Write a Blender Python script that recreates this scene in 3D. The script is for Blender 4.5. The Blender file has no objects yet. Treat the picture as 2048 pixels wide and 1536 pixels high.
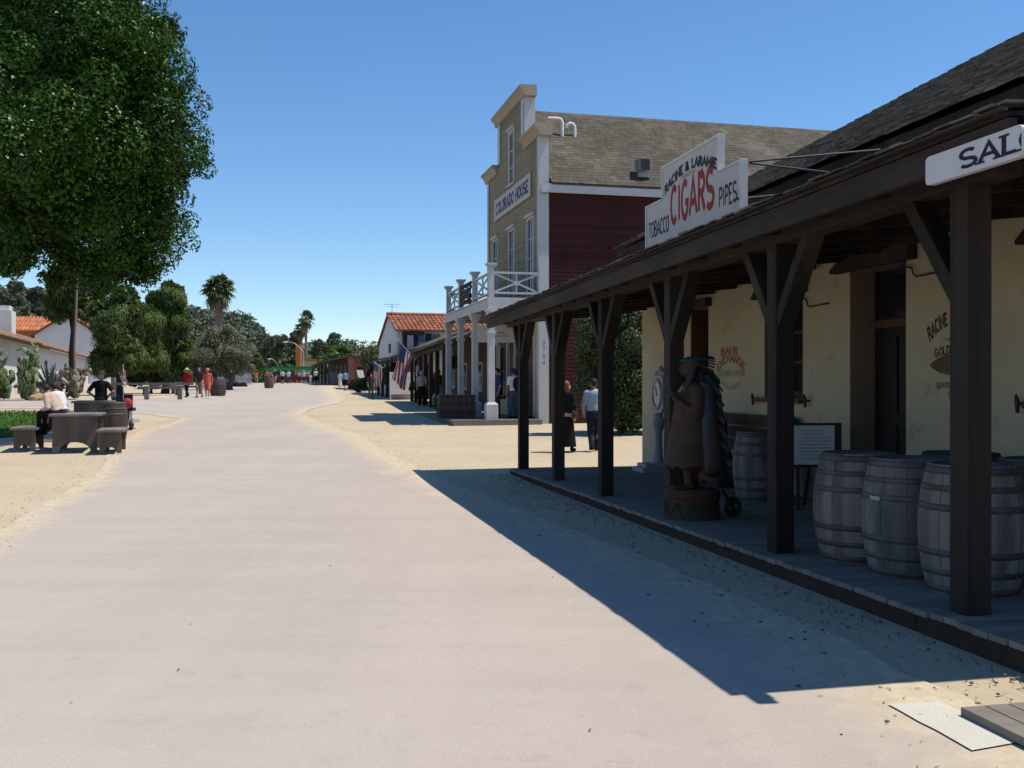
import bpy, bmesh, math, random
import numpy as np
from mathutils import Vector, Matrix
from mathutils.geometry import delaunay_2d_cdt

# ------------------------------------------------------------------ camera, world, sun, exposure
S = bpy.context.scene
COL = S.collection
FPX, HC = 2000.0, 1.66            # focal length in photo pixels, eye height
cam = bpy.data.objects.new('camera', bpy.data.cameras.new('camera')); COL.objects.link(cam)
cam.location = (0, 0, HC); cam.rotation_euler = (math.radians(90), 0, 0)
cam.data.sensor_width = 36; cam.data.lens = 36*FPX/2048
cam.data.clip_start = .05; cam.data.clip_end = 6000
S.camera = cam
SUN = Vector((.468, .03, 1)).normalized()
W = bpy.data.worlds.new('World'); S.world = W; W.use_nodes = True
nt = W.node_tree; bg = nt.nodes['Background']
sky = nt.nodes.new('ShaderNodeTexSky'); sky.sky_type = 'NISHITA'; sky.sun_disc = False
sky.sun_elevation = math.asin(SUN.z); sky.sun_rotation = math.atan2(SUN.x, SUN.y)
sky.altitude = 0; sky.air_density = .96; sky.dust_density = .03; sky.ozone_density = 5.0
hs = nt.nodes.new('ShaderNodeHueSaturation'); hs.inputs['Saturation'].default_value = 1.14      # a camera's vivid blue
nt.links.new(sky.outputs[0], hs.inputs['Color']); nt.links.new(hs.outputs[0], bg.inputs[0]); bg.inputs[1].default_value = .126
sl = bpy.data.lights.new('sun', 'SUN'); sl.energy = 4.4; sl.angle = math.radians(.5); sl.color = (1, .93, .81)
so = bpy.data.objects.new('sun', sl); COL.objects.link(so)
so.rotation_euler = SUN.to_track_quat('Z', 'Y').to_euler(); so.location = (20, 5, 40)
S.view_settings.view_transform = 'Standard'; S.view_settings.look = 'None'
S.view_settings.exposure = .27; S.view_settings.gamma = 1
S.render.engine = 'CYCLES'
S.cycles.max_bounces = 6; S.cycles.diffuse_bounces = 1; S.cycles.glossy_bounces = 2; S.cycles.transmission_bounces = 3
S.cycles.use_denoising = True

rng = np.random.default_rng(7)
random.seed(7)

def at(px, py, Y): return Vector(((px-1024)*Y/FPX, Y, HC+(768-py)*Y/FPX))

# ------------------------------------------------------------------ terrain height
_ys = np.array([-40, 0, 6, 13, 19, 24, 33, 50, 60, 90, 136, 200, 400, 1400.])
_zs = np.array([0, 0, 0, -.05, -.08, .02, .28, .53, .63, 1.0, 1.45, 1.5, 1.5, 1.5])
_sl = np.gradient(_zs, _ys); _sl[:3] = 0; _sl[-3:] = 0
def zY(y):
    y = min(max(y, -40), 1399.9); i = int(np.searchsorted(_ys, y, 'right')-1)
    h = _ys[i+1]-_ys[i]; t = (y-_ys[i])/h
    return float((2*t**3-3*t*t+1)*_zs[i]+(t**3-2*t*t+t)*h*_sl[i]+(-2*t**3+3*t*t)*_zs[i+1]+(t**3-t*t)*h*_sl[i+1])
def ss(t): t = min(max(t, 0), 1); return t*t*(3-2*t)
def G(x, y): return zY(y)+.3*ss((-x-12)/8)*ss((y-32)/14)
def gat(px, Y): x = (px-1024)*Y/FPX; return Vector((x, Y, G(x, Y)))

# ------------------------------------------------------------------ materials
MATS = {}
def M(name, c, c2=None, scale=5, rough=.85, bump=0, bscale=None, st=(1, 1, 1), island=0, spec=.25, trans=0, detail=5, metal=0, c3=None, scale3=.6, w3=(.45, .65), hue=0):
    if name in MATS: return MATS[name]
    m = bpy.data.materials.new(name); m.use_nodes = True; MATS[name] = m
    n = m.node_tree.nodes; L = m.node_tree.links.new
    b = n['Principled BSDF']; b.inputs['Roughness'].default_value = rough
    b.inputs['Specular IOR Level'].default_value = spec; b.inputs['Metallic'].default_value = metal
    tc = n.new('ShaderNodeTexCoord'); mp = n.new('ShaderNodeMapping'); mp.inputs['Scale'].default_value = st
    L(tc.outputs['Object'], mp.inputs[0])
    col = None
    c = tuple(c)+(1,)
    if c2 is not None:
        no = n.new('ShaderNodeTexNoise'); no.inputs['Scale'].default_value = scale; no.inputs['Detail'].default_value = detail; no.inputs['Roughness'].default_value = .65
        L(mp.outputs[0], no.inputs[0])
        r = n.new('ShaderNodeMapRange'); r.inputs[1].default_value = .3; r.inputs[2].default_value = .7; L(no.outputs[0], r.inputs[0])
        mx = n.new('ShaderNodeMix'); mx.data_type = 'RGBA'; mx.inputs[6].default_value = c; mx.inputs[7].default_value = tuple(c2)+(1,)
        L(r.outputs[0], mx.inputs[0]); col = mx.outputs[2]
    else:
        rg = n.new('ShaderNodeRGB'); rg.outputs[0].default_value = c; col = rg.outputs[0]
    if c3 is not None:
        no = n.new('ShaderNodeTexNoise'); no.inputs['Scale'].default_value = scale3; no.inputs['Detail'].default_value = 6; no.inputs['Roughness'].default_value = .6
        L(mp.outputs[0], no.inputs[0])
        r = n.new('ShaderNodeMapRange'); r.inputs[1].default_value = w3[0]; r.inputs[2].default_value = w3[1]; L(no.outputs[0], r.inputs[0])
        mx = n.new('ShaderNodeMix'); mx.data_type = 'RGBA'; L(col, mx.inputs[6]); mx.inputs[7].default_value = tuple(c3)+(1,)
        L(r.outputs[0], mx.inputs[0]); col = mx.outputs[2]
    if island:
        g = n.new('ShaderNodeNewGeometry'); r = n.new('ShaderNodeMapRange')
        r.inputs[3].default_value = 1-island; r.inputs[4].default_value = 1+island
        L(g.outputs['Random Per Island'], r.inputs[0])
        h = n.new('ShaderNodeHueSaturation'); L(r.outputs[0], h.inputs['Value']); L(col, h.inputs['Color'])
        if hue:
            r2 = n.new('ShaderNodeMapRange'); r2.inputs[3].default_value = .5-hue; r2.inputs[4].default_value = .5+hue
            mm = n.new('ShaderNodeMath'); mm.operation = 'MULTIPLY'; mm.inputs[1].default_value = 7.31; L(g.outputs['Random Per Island'], mm.inputs[0])
            fr = n.new('ShaderNodeMath'); fr.operation = 'FRACT'; L(mm.outputs[0], fr.inputs[0]); L(fr.outputs[0], r2.inputs[0]); L(r2.outputs[0], h.inputs['Hue'])
        col = h.outputs[0]
    L(col, b.inputs['Base Color'])
    if bump:
        no = n.new('ShaderNodeTexNoise'); no.inputs['Scale'].default_value = bscale or scale*4; no.inputs['Detail'].default_value = 6
        L(mp.outputs[0], no.inputs[0]); bu = n.new('ShaderNodeBump'); bu.inputs['Strength'].default_value = 1; bu.inputs['Distance'].default_value = bump
        L(no.outputs[0], bu.inputs['Height']); L(bu.outputs[0], b.inputs['Normal'])
    if trans:
        t = n.new('ShaderNodeBsdfTranslucent'); L(col, t.inputs[0]); mxs = n.new('ShaderNodeMixShader'); mxs.inputs[0].default_value = trans
        out = n['Material Output']; L(b.outputs[0], mxs.inputs[1]); L(t.outputs[0], mxs.inputs[2]); L(mxs.outputs[0], out.inputs[0])
    return m
def flat(name, c, rough=.8, spec=.25, **k): return M(name, c, tuple(x*.78 for x in c), k.pop('scale', 6), rough, spec=spec, **k)

# ------------------------------------------------------------------ objects
def tag(o, label=None, cat=None, group=None, kind=None):
    if label: o['label'] = label
    if cat: o['category'] = cat
    if group: o['group'] = group
    if kind: o['kind'] = kind
    return o
def thing(name, label, cat, loc=(0, 0, 0), rz=0, group=None):
    o = bpy.data.objects.new(name, None); COL.objects.link(o); o.empty_display_size = .2
    o.location = loc; o.rotation_euler = (0, 0, rz)
    return tag(o, label, cat, group)
def root_of(o):
    while o.parent: o = o.parent
    return o
def link(name, me, mat, parent=None, label=None):
    o = bpy.data.objects.new(name, me); COL.objects.link(o)
    for m in (mat if isinstance(mat, (list, tuple)) else [mat]):
        if m: me.materials.append(m)
    if parent: o.parent = parent
    if label: o['label'] = label
    return o

class Fr:   # local frame: a along, b across, c up
    def __init__(s, o, a, b=None, c=(0, 0, 1)):
        s.o = Vector(o); s.a = Vector(a).normalized(); s.c = Vector(c).normalized()
        s.b = Vector(b).normalized() if b is not None else s.c.cross(s.a)
    def __call__(s, a, b, c): return s.o+s.a*a+s.b*b+s.c*c
ID = Fr((0, 0, 0), (1, 0, 0), (0, 1, 0))

class MB:
    def __init__(s): s.v = []; s.f = []; s.mi = []; s.sm = []
    def add(s, vs, fs, mi=0, smooth=False):
        k = len(s.v); s.v += [tuple(v) for v in vs]
        for f in fs: s.f.append([i+k for i in f]); s.mi.append(mi); s.sm.append(smooth)
        return s
    def box(s, F, a0, a1, b0, b1, c0, c1, mi=0):
        vs = [F(a, b, c) for c in (c0, c1) for b in (b0, b1) for a in (a0, a1)]
        fs = [(0, 2, 3, 1), (4, 5, 7, 6), (0, 1, 5, 4), (2, 6, 7, 3), (0, 4, 6, 2), (1, 3, 7, 5)]
        return s.add(vs, fs, mi)
    def hexa(s, p, mi=0):  # 8 points: bottom 4 (loop), top 4 (loop)
        return s.add(p, [(3, 2, 1, 0), (4, 5, 6, 7), (0, 1, 5, 4), (1, 2, 6, 5), (2, 3, 7, 6), (3, 0, 4, 7)], mi)
    def beam(s, p, q, w, h, up=(0, 0, 1), mi=0):
        p = Vector(p); q = Vector(q); d = (q-p).normalized(); u = Vector(up)
        if abs(d.dot(u)) > .98: u = Vector((0, 1, 0))
        r = d.cross(u).normalized(); u = r.cross(d)
        pts = [e+r*x*w/2+u*y*h/2 for e in (p, q) for x, y in ((-1, -1), (1, -1), (1, 1), (-1, 1))]
        return s.hexa(pts, mi)
    def prism(s, pts, off, mi=0):
        n = len(pts); o = Vector(off); a = [Vector(p) for p in pts]; b = [p+o for p in a]
        return s.add(a+b, [list(range(n))[::-1], list(range(n, 2*n))]+[(i, (i+1) % n, n+(i+1) % n, n+i) for i in range(n)], mi)
    def quad(s, a, b, c, d, mi=0): return s.add([a, b, c, d], [(0, 1, 2, 3)], mi)
    def tube(s, pts, rad, seg=8, mi=0, caps=True, smooth=True):
        pts = [Vector(p) for p in pts]; n = len(pts)
        if not isinstance(rad, (list, tuple)): rad = [rad]*n
        vs = []; u = None
        for i in range(n):
            d = (pts[min(i+1, n-1)]-pts[max(i-1, 0)])
            if d.length < 1e-9: d = Vector((0, 0, 1))
            d.normalize()
            if u is None: u = d.orthogonal().normalized()
            else:
                u = u-d*u.dot(d)
                u = u.normalized() if u.length > 1e-6 else d.orthogonal().normalized()
            w = d.cross(u)
            for k in range(seg):
                t = 2*math.pi*k/seg; vs.append(pts[i]+(u*math.cos(t)+w*math.sin(t))*rad[i])
        fs = [(i*seg+k, i*seg+(k+1) % seg, (i+1)*seg+(k+1) % seg, (i+1)*seg+k) for i in range(n-1) for k in range(seg)]
        s.add(vs, fs, mi, smooth)
        if caps: s.add(vs[:seg], [list(range(seg))[::-1]], mi); s.add(vs[-seg:], [list(range(seg))], mi)
        return s
    def lathe(s, prof, c=(0, 0, 0), seg=24, mi=0, smooth=True, close=True):
        c = Vector(c); vs = []
        for r, z in prof:
            for k in range(seg):
                t = 2*math.pi*k/seg; vs.append(c+Vector((r*math.cos(t), r*math.sin(t), z)))
        n = len(prof)
        s.add(vs, [(i*seg+k, i*seg+(k+1) % seg, (i+1)*seg+(k+1) % seg, (i+1)*seg+k) for i in range(n-1) for k in range(seg)], mi, smooth)
        if close: s.add(vs[:seg], [list(range(seg))[::-1]], mi); s.add(vs[-seg:], [list(range(seg))], mi)
        return s
    def ell(s, c, r, seg=10, rings=6, mi=0, R=None):
        c = Vector(c); vs = []
        for i in range(rings+1):
            p = math.pi*i/rings
            for k in range(seg):
                t = 2*math.pi*k/seg
                v = Vector((r[0]*math.sin(p)*math.cos(t), r[1]*math.sin(p)*math.sin(t), -r[2]*math.cos(p)))
                vs.append(c+(R @ v if R else v))
        return s.add(vs, [(i*seg+k, i*seg+(k+1) % seg, (i+1)*seg+(k+1) % seg, (i+1)*seg+k) for i in range(rings) for k in range(seg)], mi, True)
    def mesh(s, name, base=(0, 0, 0)):
        me = bpy.data.meshes.new(name); b = Vector(base)
        me.from_pydata([tuple(Vector(v)-b) for v in s.v], [], s.f)
        me.polygons.foreach_set('material_index', s.mi); me.polygons.foreach_set('use_smooth', s.sm)
        me.update(); return me
    def build(s, name, mat, parent=None, label=None, bevel=0, world=True):
        """world=True: vertices are world coordinates (parent has no rotation); False: local to the parent"""
        base = root_of(parent).location if (parent and world) else (0, 0, 0)
        o = link(name, s.mesh(name, base), mat, parent, label)
        if bevel:
            m = o.modifiers.new('bevel', 'BEVEL'); m.width = bevel; m.segments = 2; m.limit_method = 'ANGLE'; m.angle_limit = .7
        return o

def copy_tree(o, parent=None):
    c = o.copy(); COL.objects.link(c); c.parent = parent
    for ch in list(o.children): copy_tree(ch, c)
    return c

def mesh_quads(name, V, mat, parent=None, base=None, label=None):
    n = len(V); me = bpy.data.meshes.new(name)
    if parent is not None and base is None: base = root_of(parent).location
    V = V.reshape(-1, 3)-np.array(base if base is not None else (0, 0, 0))
    me.vertices.add(4*n); me.vertices.foreach_set('co', V.astype(np.float32).ravel())
    me.loops.add(4*n); me.loops.foreach_set('vertex_index', np.arange(4*n, dtype=np.int32))
    me.polygons.add(n); me.polygons.foreach_set('loop_start', np.arange(0, 4*n, 4, dtype=np.int32))
    try: me.polygons.foreach_set('loop_total', np.full(n, 4, dtype=np.int32))
    except Exception: pass
    me.update(calc_edges=True)
    return link(name, me, mat, parent, label)

def unit(a): return a/np.maximum(np.linalg.norm(a, axis=-1, keepdims=True), 1e-9)
def leaf_quads(P, N, size, aspect=.5, axis=None, seed=0, fold=.15):
    """rhombic leaves at points P with normals N"""
    g = np.random.default_rng(seed); n = len(P)
    t = g.normal(size=(n, 3)) if axis is None else axis+g.normal(size=(n, 3))*.25
    t = unit(t-N*np.sum(t*N, 1, keepdims=True)); w = np.cross(N, t)
    s = (size*g.uniform(.65, 1.3, n))[:, None]
    return np.stack([P-t*s*.5, P+w*s*aspect*.5+N*s*fold, P+t*s*.5, P-w*s*aspect*.5+N*s*fold], 1)
def blob_points(blobs, n, lo=.72, hi=1.06, seed=0, sq=1.0):
    g = np.random.default_rng(seed); B = np.array(blobs, float)
    pr = B[:, 3]**2; pr /= pr.sum(); i = g.choice(len(B), n, p=pr)
    d = unit(g.normal(size=(n, 3))); r = B[i, 3]*(lo+(hi-lo)*g.random(n)**.6)
    P = B[i, :3]+d*r[:, None]*np.array([1, 1, sq]); return P, d
def foliage(name, blobs, n, size, mat, parent, seed=0, aspect=.5, lo=.72, hi=1.06, sq=1.0, up=.5, rnd=.8, axis=None, base=None):
    P, d = blob_points(blobs, n, lo, hi, seed, sq); g = np.random.default_rng(seed+1)
    N = unit(d*.6+np.array([0, 0, up])+g.normal(size=(n, 3))*rnd)
    return mesh_quads(name, leaf_quads(P, N, size, aspect, axis, seed+2), mat, parent, base)
def sub_blobs(blobs, k, f=(.3, .5), seed=0, shell=.8, sq=1.0):
    """spread k clumps per blob over the surface of the large blobs"""
    g = np.random.default_rng(seed); out = []
    for b in blobs:
        for _ in range(k):
            d = unit(g.normal(size=3)); r = b[3]*g.uniform(*f)
            p = np.array(b[:3])+d*np.array([1, 1, sq])*b[3]*shell
            out.append((p[0], p[1], p[2], r))
    return out

# ------------------------------------------------------------------ signed distance bodies
def sdf_mesh(name, prims, vox=.02, k=.03, cut=None):
    A = np.array([p[1] for p in prims]+[p[2] if p[0] == 'c' else p[1] for p in prims], float)
    R = max(max(p[3:5]) if p[0] == 'c' else max(p[2]) for p in prims)+.04
    lo = A.min(0)-R; hi = A.max(0)+R
    n = np.ceil((hi-lo)/vox).astype(int)+1
    ax = [(lo[i]+vox*np.arange(n[i])).astype(np.float32) for i in range(3)]
    D = np.full(n, 9., np.float32)
    for p in prims:
        if p[0] == 'c':
            a = np.array(p[1], float); b = np.array(p[2], float); r0, r1 = p[3], p[4]; sc = p[5] if len(p) > 5 else (1, 1, 1)
            rr = max(r0, r1)*max(1, *sc)+k+2*vox; mn = np.minimum(a, b)-rr; mx = np.maximum(a, b)+rr
        else:
            a = np.array(p[1], float); rd = np.array(p[2], float); mn = a-rd-k-2*vox; mx = a+rd+k+2*vox
        i0 = np.clip(np.floor((mn-lo)/vox).astype(int), 0, n-1); i1 = np.clip(np.ceil((mx-lo)/vox).astype(int)+1, 1, n)
        sl_ = tuple(slice(i0[i], i1[i]) for i in range(3))
        X, Y, Z = np.meshgrid(ax[0][sl_[0]], ax[1][sl_[1]], ax[2][sl_[2]], indexing='ij')
        if p[0] == 'c':
            ba = b-a; L2 = max(float(ba @ ba), 1e-8)
            t = np.clip(((X-a[0])*ba[0]+(Y-a[1])*ba[1]+(Z-a[2])*ba[2])/L2, 0, 1)
            d = np.sqrt(((X-a[0]-ba[0]*t)/sc[0])**2+((Y-a[1]-ba[1]*t)/sc[1])**2+((Z-a[2]-ba[2]*t)/sc[2])**2)-(r0+(r1-r0)*t)
        else:
            q = np.sqrt(((X-a[0])/rd[0])**2+((Y-a[1])/rd[1])**2+((Z-a[2])/rd[2])**2); d = (q-1)*rd.min()
        E = D[sl_]; h = np.clip(.5+.5*(E-d)/k, 0, 1); D[sl_] = E*(1-h)+d*h-k*h*(1-h)
    if cut:
        X, Y, Z = np.meshgrid(*ax, indexing='ij'); D = np.maximum(D, cut(X, Y, Z))
    ins = D < 0
    c = np.zeros(tuple(n-1)+(3,), np.float32); cnt = np.zeros(tuple(n-1), np.float32)
    def cs(o): return tuple(slice(o[i], n[i]-1+o[i]) for i in range(3))
    for i in range(3):
        o1, o2 = [(1, 2), (0, 2), (0, 1)][i]
        for u in (0, 1):
            for w in (0, 1):
                A0 = [0, 0, 0]; A0[o1] = u; A0[o2] = w; A1 = list(A0); A1[i] = 1
                d0 = D[cs(A0)]; d1 = D[cs(A1)]; m = (d0 < 0) != (d1 < 0)
                t = np.where(m, d0/np.where(m, d0-d1, 1), 0)
                for j in range(3): c[..., j] += np.where(m, A0[j]+(t if j == i else 0), 0)
                cnt += m
    act = cnt > 0; idx = -np.ones(tuple(n-1), int); idx[act] = np.arange(act.sum())
    w = np.argwhere(act); V = lo+(w+c[act]/cnt[act][:, None])*vox
    F = []
    for i in range(3):
        o1, o2 = [(1, 2), (2, 0), (0, 1)][i]
        a = [slice(1, -1)]*3; a[i] = slice(0, -1); b = list(a); b[i] = slice(1, None)
        s0 = ins[tuple(a)]; s1 = ins[tuple(b)]; e = np.argwhere(s0 != s1)
        if len(e) == 0: continue
        fl = s0[tuple(e.T)]; e = e+1; e[:, i] -= 1
        d1 = np.zeros(3, int); d1[o1] = 1; d2 = np.zeros(3, int); d2[o2] = 1
        q = np.stack([idx[tuple((e-d1-d2).T)], idx[tuple((e-d2).T)], idx[tuple(e.T)], idx[tuple((e-d1).T)]], 1)
        q[~fl] = q[~fl][:, ::-1]; F.append(q)
    F = np.concatenate(F)
    me = bpy.data.meshes.new(name); me.from_pydata(V.tolist(), [], F.tolist())
    me.polygons.foreach_set('use_smooth', [True]*len(F)); me.update(); return me

# ------------------------------------------------------------------ stroke lettering
def _arc(cx, cy, rx, ry, a0, a1, n=12): return [(cx+rx*math.cos(math.radians(a0+(a1-a0)*i/n)), cy+ry*math.sin(math.radians(a0+(a1-a0)*i/n))) for i in range(n+1)]
_S = _arc(.35, .74, .3, .26, 35, 270, 9)[:-1]+_arc(.35, .24, .33, .24, 90, -145, 9)
GL = {
 'A': (.78, [[(.02, 0), (.39, 1), (.76, 0)], [(.16, .34), (.62, .34)]]),
 'B': (.66, [[(.08, 0), (.08, 1)], [(.08, 1), (.35, 1)]+_arc(.35, .76, .24, .24, 90, -90, 7)+[(.08, .52)], [(.08, .52), (.36, .52)]+_arc(.36, .26, .28, .26, 90, -90, 7)+[(.08, 0)]]),
 'C': (.68, [_arc(.37, .5, .33, .5, 48, 312, 14)]),
 'D': (.7, [[(.08, 0), (.08, 1), (.3, 1)]+_arc(.3, .5, .36, .5, 90, -90, 10)+[(.08, 0)]]),
 'E': (.6, [[(.56, 1), (.08, 1), (.08, 0), (.58, 0)], [(.08, .52), (.46, .52)]]),
 'F': (.56, [[(.55, 1), (.08, 1), (.08, 0)], [(.08, .52), (.44, .52)]]),
 'G': (.72, [_arc(.37, .5, .33, .5, 48, 330, 14)+[(.68, .42), (.42, .42)]]),
 'H': (.72, [[(.08, 0), (.08, 1)], [(.64, 0), (.64, 1)], [(.08, .5), (.64, .5)]]),
 'I': (.26, [[(.13, 0), (.13, 1)]]),
 'K': (.68, [[(.08, 0), (.08, 1)], [(.62, 1), (.08, .42)], [(.26, .6), (.66, 0)]]),
 'L': (.56, [[(.08, 1), (.08, 0), (.54, 0)]]),
 'M': (.86, [[(.08, 0), (.08, 1), (.43, .25), (.78, 1), (.78, 0)]]),
 'N': (.74, [[(.08, 0), (.08, 1), (.66, 0), (.66, 1)]]),
 'O': (.76, [_arc(.38, .5, .33, .5, 90, 450, 18)]),
 'P': (.62, [[(.08, 0), (.08, 1), (.34, 1)]+_arc(.34, .74, .25, .26, 90, -90, 7)+[(.08, .48)]]),
 'Q': (.76, [_arc(.38, .5, .33, .5, 90, 450, 18), [(.45, .25), (.72, -.08)]]),
 'R': (.68, [[(.08, 0), (.08, 1), (.34, 1)]+_arc(.34, .75, .25, .25, 90, -90, 7)+[(.08, .5)], [(.3, .5), (.64, 0)]]),
 'S': (.7, [_S]),
 'T': (.66, [[(.02, 1), (.64, 1)], [(.33, 1), (.33, 0)]]),
 'U': (.72, [[(.08, 1), (.08, .3)]+_arc(.36, .3, .28, .3, 180, 360, 9)+[(.64, 1)]]),
 'W': (.95, [[(.04, 1), (.26, 0), (.47, .8), (.69, 0), (.91, 1)]]),
 'X': (.7, [[(.04, 0), (.66, 1)], [(.04, 1), (.66, 0)]]),
 '&': (.78, [[(.74, 0), (.2, .72)]+_arc(.36, .8, .18, .2, 180, 0, 7)+[(.5, .66), (.2, .48)]+_arc(.32, .25, .24, .25, 110, 330, 9)+[(.7, .5)]]),
 '.': (.2, [[(.1, 0), (.1, .09)]]), '-': (.4, [[(.05, .5), (.35, .5)]]), ' ': (.4, []),
 '2': (.6, [_arc(.3, .72, .25, .28, 160, -30, 8)+[(.05, 0), (.58, 0)]]), '7': (.58, [[(.04, 1), (.54, 1), (.2, 0)]]),
 '4': (.6, [[(.42, 0), (.42, 1), (.03, .3), (.58, .3)]]), '5': (.6, [[(.52, 1), (.12, 1), (.1, .58)]+_arc(.28, .32, .26, .32, 110, -140, 9)]),
}
def text_w(t, track=.12): return sum(GL[c][0]+track for c in t)-track
def lettering(mb, t, fn, wt=.15, serif=0, track=.12, mi=0):
    """fn(u, v, h) -> world point; u in letter heights from the text centre, v 0..1, h proud of the surface"""
    x = -text_w(t, track)/2; h = 0
    for ch in t:
        w, sts = GL[ch]
        segs = []
        for st in sts:
            segs.append((st, wt))
            if serif:
                for e in (st[0], st[-1]):
                    if (abs(e[1]) < .02 or abs(e[1]-1) < .02): segs.append(([(e[0]-serif, e[1]), (e[0]+serif, e[1])], wt*.62))
        for st, ww in segs:
            h += .00025
            if h > .003: h = .0005
            P = [Vector(p) for p in st]; n = len(P); L = []
            # inset so that strokes stay inside 0..1
            P = [Vector((p[0], ww/2+p[1]*(1-ww))) for p in P]
            for i in range(n):
                d0 = (P[i]-P[i-1]).normalized() if i else (P[1]-P[0]).normalized()
                d1 = (P[i+1]-P[i]).normalized() if i < n-1 else d0
                m = (d0+d1)
                if m.length < 1e-4: m = d0
                m.normalize(); nrm = Vector((-m[1], m[0])); sc = 1/max(.55, m.dot(d0))
                e = d0*(ww*.5) if (i == n-1 and len(st) > 2) else Vector((0, 0))
                L.append((P[i]+nrm*ww/2*sc, P[i]-nrm*ww/2*sc))
            vs = []
            for a, b in L: vs += [fn(x+a[0], a[1], h), fn(x+b[0], b[1], h)]
            mb.add(vs, [(2*i, 2*i+1, 2*i+3, 2*i+2) for i in range(n-1)], mi)
        x += w+track
# ------------------------------------------------------------------ setting: ground, road, path, lawn
def ground_mat(name, c, c2, c3, speck, dust=None, bump=.004, streak=False):
    m = bpy.data.materials.new(name); m.use_nodes = True
    n = m.node_tree.nodes; L = m.node_tree.links.new; b = n['Principled BSDF']
    b.inputs['Roughness'].default_value = .95; b.inputs['Specular IOR Level'].default_value = .12
    tc = n.new('ShaderNodeTexCoord')
    def noise(sc, det=5, ro=.6, st=(1, 1, 1)):
        mp = n.new('ShaderNodeMapping'); mp.inputs['Scale'].default_value = st; mp.inputs['Rotation'].default_value = (0, 0, .215); L(tc.outputs['Object'], mp.inputs[0])
        o = n.new('ShaderNodeTexNoise'); o.inputs['Scale'].default_value = sc; o.inputs['Detail'].default_value = det; o.inputs['Roughness'].default_value = ro
        L(mp.outputs[0], o.inputs[0]); return o.outputs[0]
    def rng_(v, a, z, lo=0, hi=1):
        r = n.new('ShaderNodeMapRange'); r.inputs[1].default_value = a; r.inputs[2].default_value = z; r.inputs[3].default_value = lo; r.inputs[4].default_value = hi; L(v, r.inputs[0]); return r.outputs[0]
    def mix(f, a, z):
        x = n.new('ShaderNodeMix'); x.data_type = 'RGBA'
        if isinstance(f, float): x.inputs[0].default_value = f
        else: L(f, x.inputs[0])
        for k, q in ((6, a), (7, z)):
            if isinstance(q, tuple): x.inputs[k].default_value = q+(1,)
            else: L(q, x.inputs[k])
        return x.outputs[2]
    col = mix(rng_(noise(.35), .35, .65), c, c2)
    col = mix(rng_(noise(1.7, 7, .7), .5, .75, 0, .6), col, c3)
    col = mix(rng_(noise(4.5, 6, .75), .55, .8, 0, .55), col, tuple(x*.72 for x in c2))
    if streak:
        col = mix(rng_(noise(.9, 6, .65, (.25, 1.6, 1)), .46, .70, 0, .32), col, tuple(x*.84 for x in c2))
        col = mix(rng_(noise(.5, 6, .65, (2.2, .18, 1)), .5, .72, 0, .3), col, tuple(min(1, x*1.12) for x in c))
        mu = n.new('ShaderNodeTexVoronoi'); mu.inputs['Scale'].default_value = .55; L(tc.outputs['Object'], mu.inputs[0])
        col = mix(rng_(mu.outputs['Distance'], .02, .09, .22, 0), col, tuple(x*.6 for x in c2))
    # grit: two sizes of light and dark grains
    g = rng_(noise(90, 2, .5), .28, .72, 0, 1); col = mix(rng_(g, 0, 1, speck, 0), col, tuple(x*.45 for x in c2))
    g2 = noise(38, 3, .7); col = mix(rng_(g2, .62, .75, 0, speck*1.6), col, tuple(min(1, x*1.35) for x in c))
    if dust:
        at_ = n.new('ShaderNodeAttribute'); at_.attribute_name = 'dust'
        ad = n.new('ShaderNodeMath'); ad.operation = 'ADD'; L(at_.outputs['Fac'], ad.inputs[0])
        L(rng_(noise(1.3, 8, .7), .2, .8, -.45, .45), ad.inputs[1])
        f = rng_(ad.outputs[0], .25, .85)
        col = mix(f, col, mix(rng_(noise(6, 5, .7), .4, .7), dust, tuple(x*.72 for x in dust)))
    L(col, b.inputs['Base Color'])
    bu = n.new('ShaderNodeBump'); bu.inputs['Strength'].default_value = .8; bu.inputs['Distance'].default_value = bump
    L(noise(30, 6, .75), bu.inputs['Height']); L(bu.outputs[0], b.inputs['Normal'])
    return m
DIRT = (.56, .468, .335); ROADC = (.465, .405, .352)
M_DIRT = ground_mat('dirt', DIRT, (.485, .40, .28), (.59, .50, .375), .45, bump=.012, dust=(.34, .245, .155))
M_ROAD = ground_mat('road_surface', ROADC, (.415, .36, .315), (.47, .415, .365), .3, dust=(.55, .46, .33), streak=True)
M_PATH = ground_mat('path_surface', (.46, .41, .36), (.42, .37, .33), (.48, .43, .37), .3)
M_LAWN = ground_mat('lawn_soil', (.06, .12, .02), (.045, .095, .018), (.08, .13, .03), .4)

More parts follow.
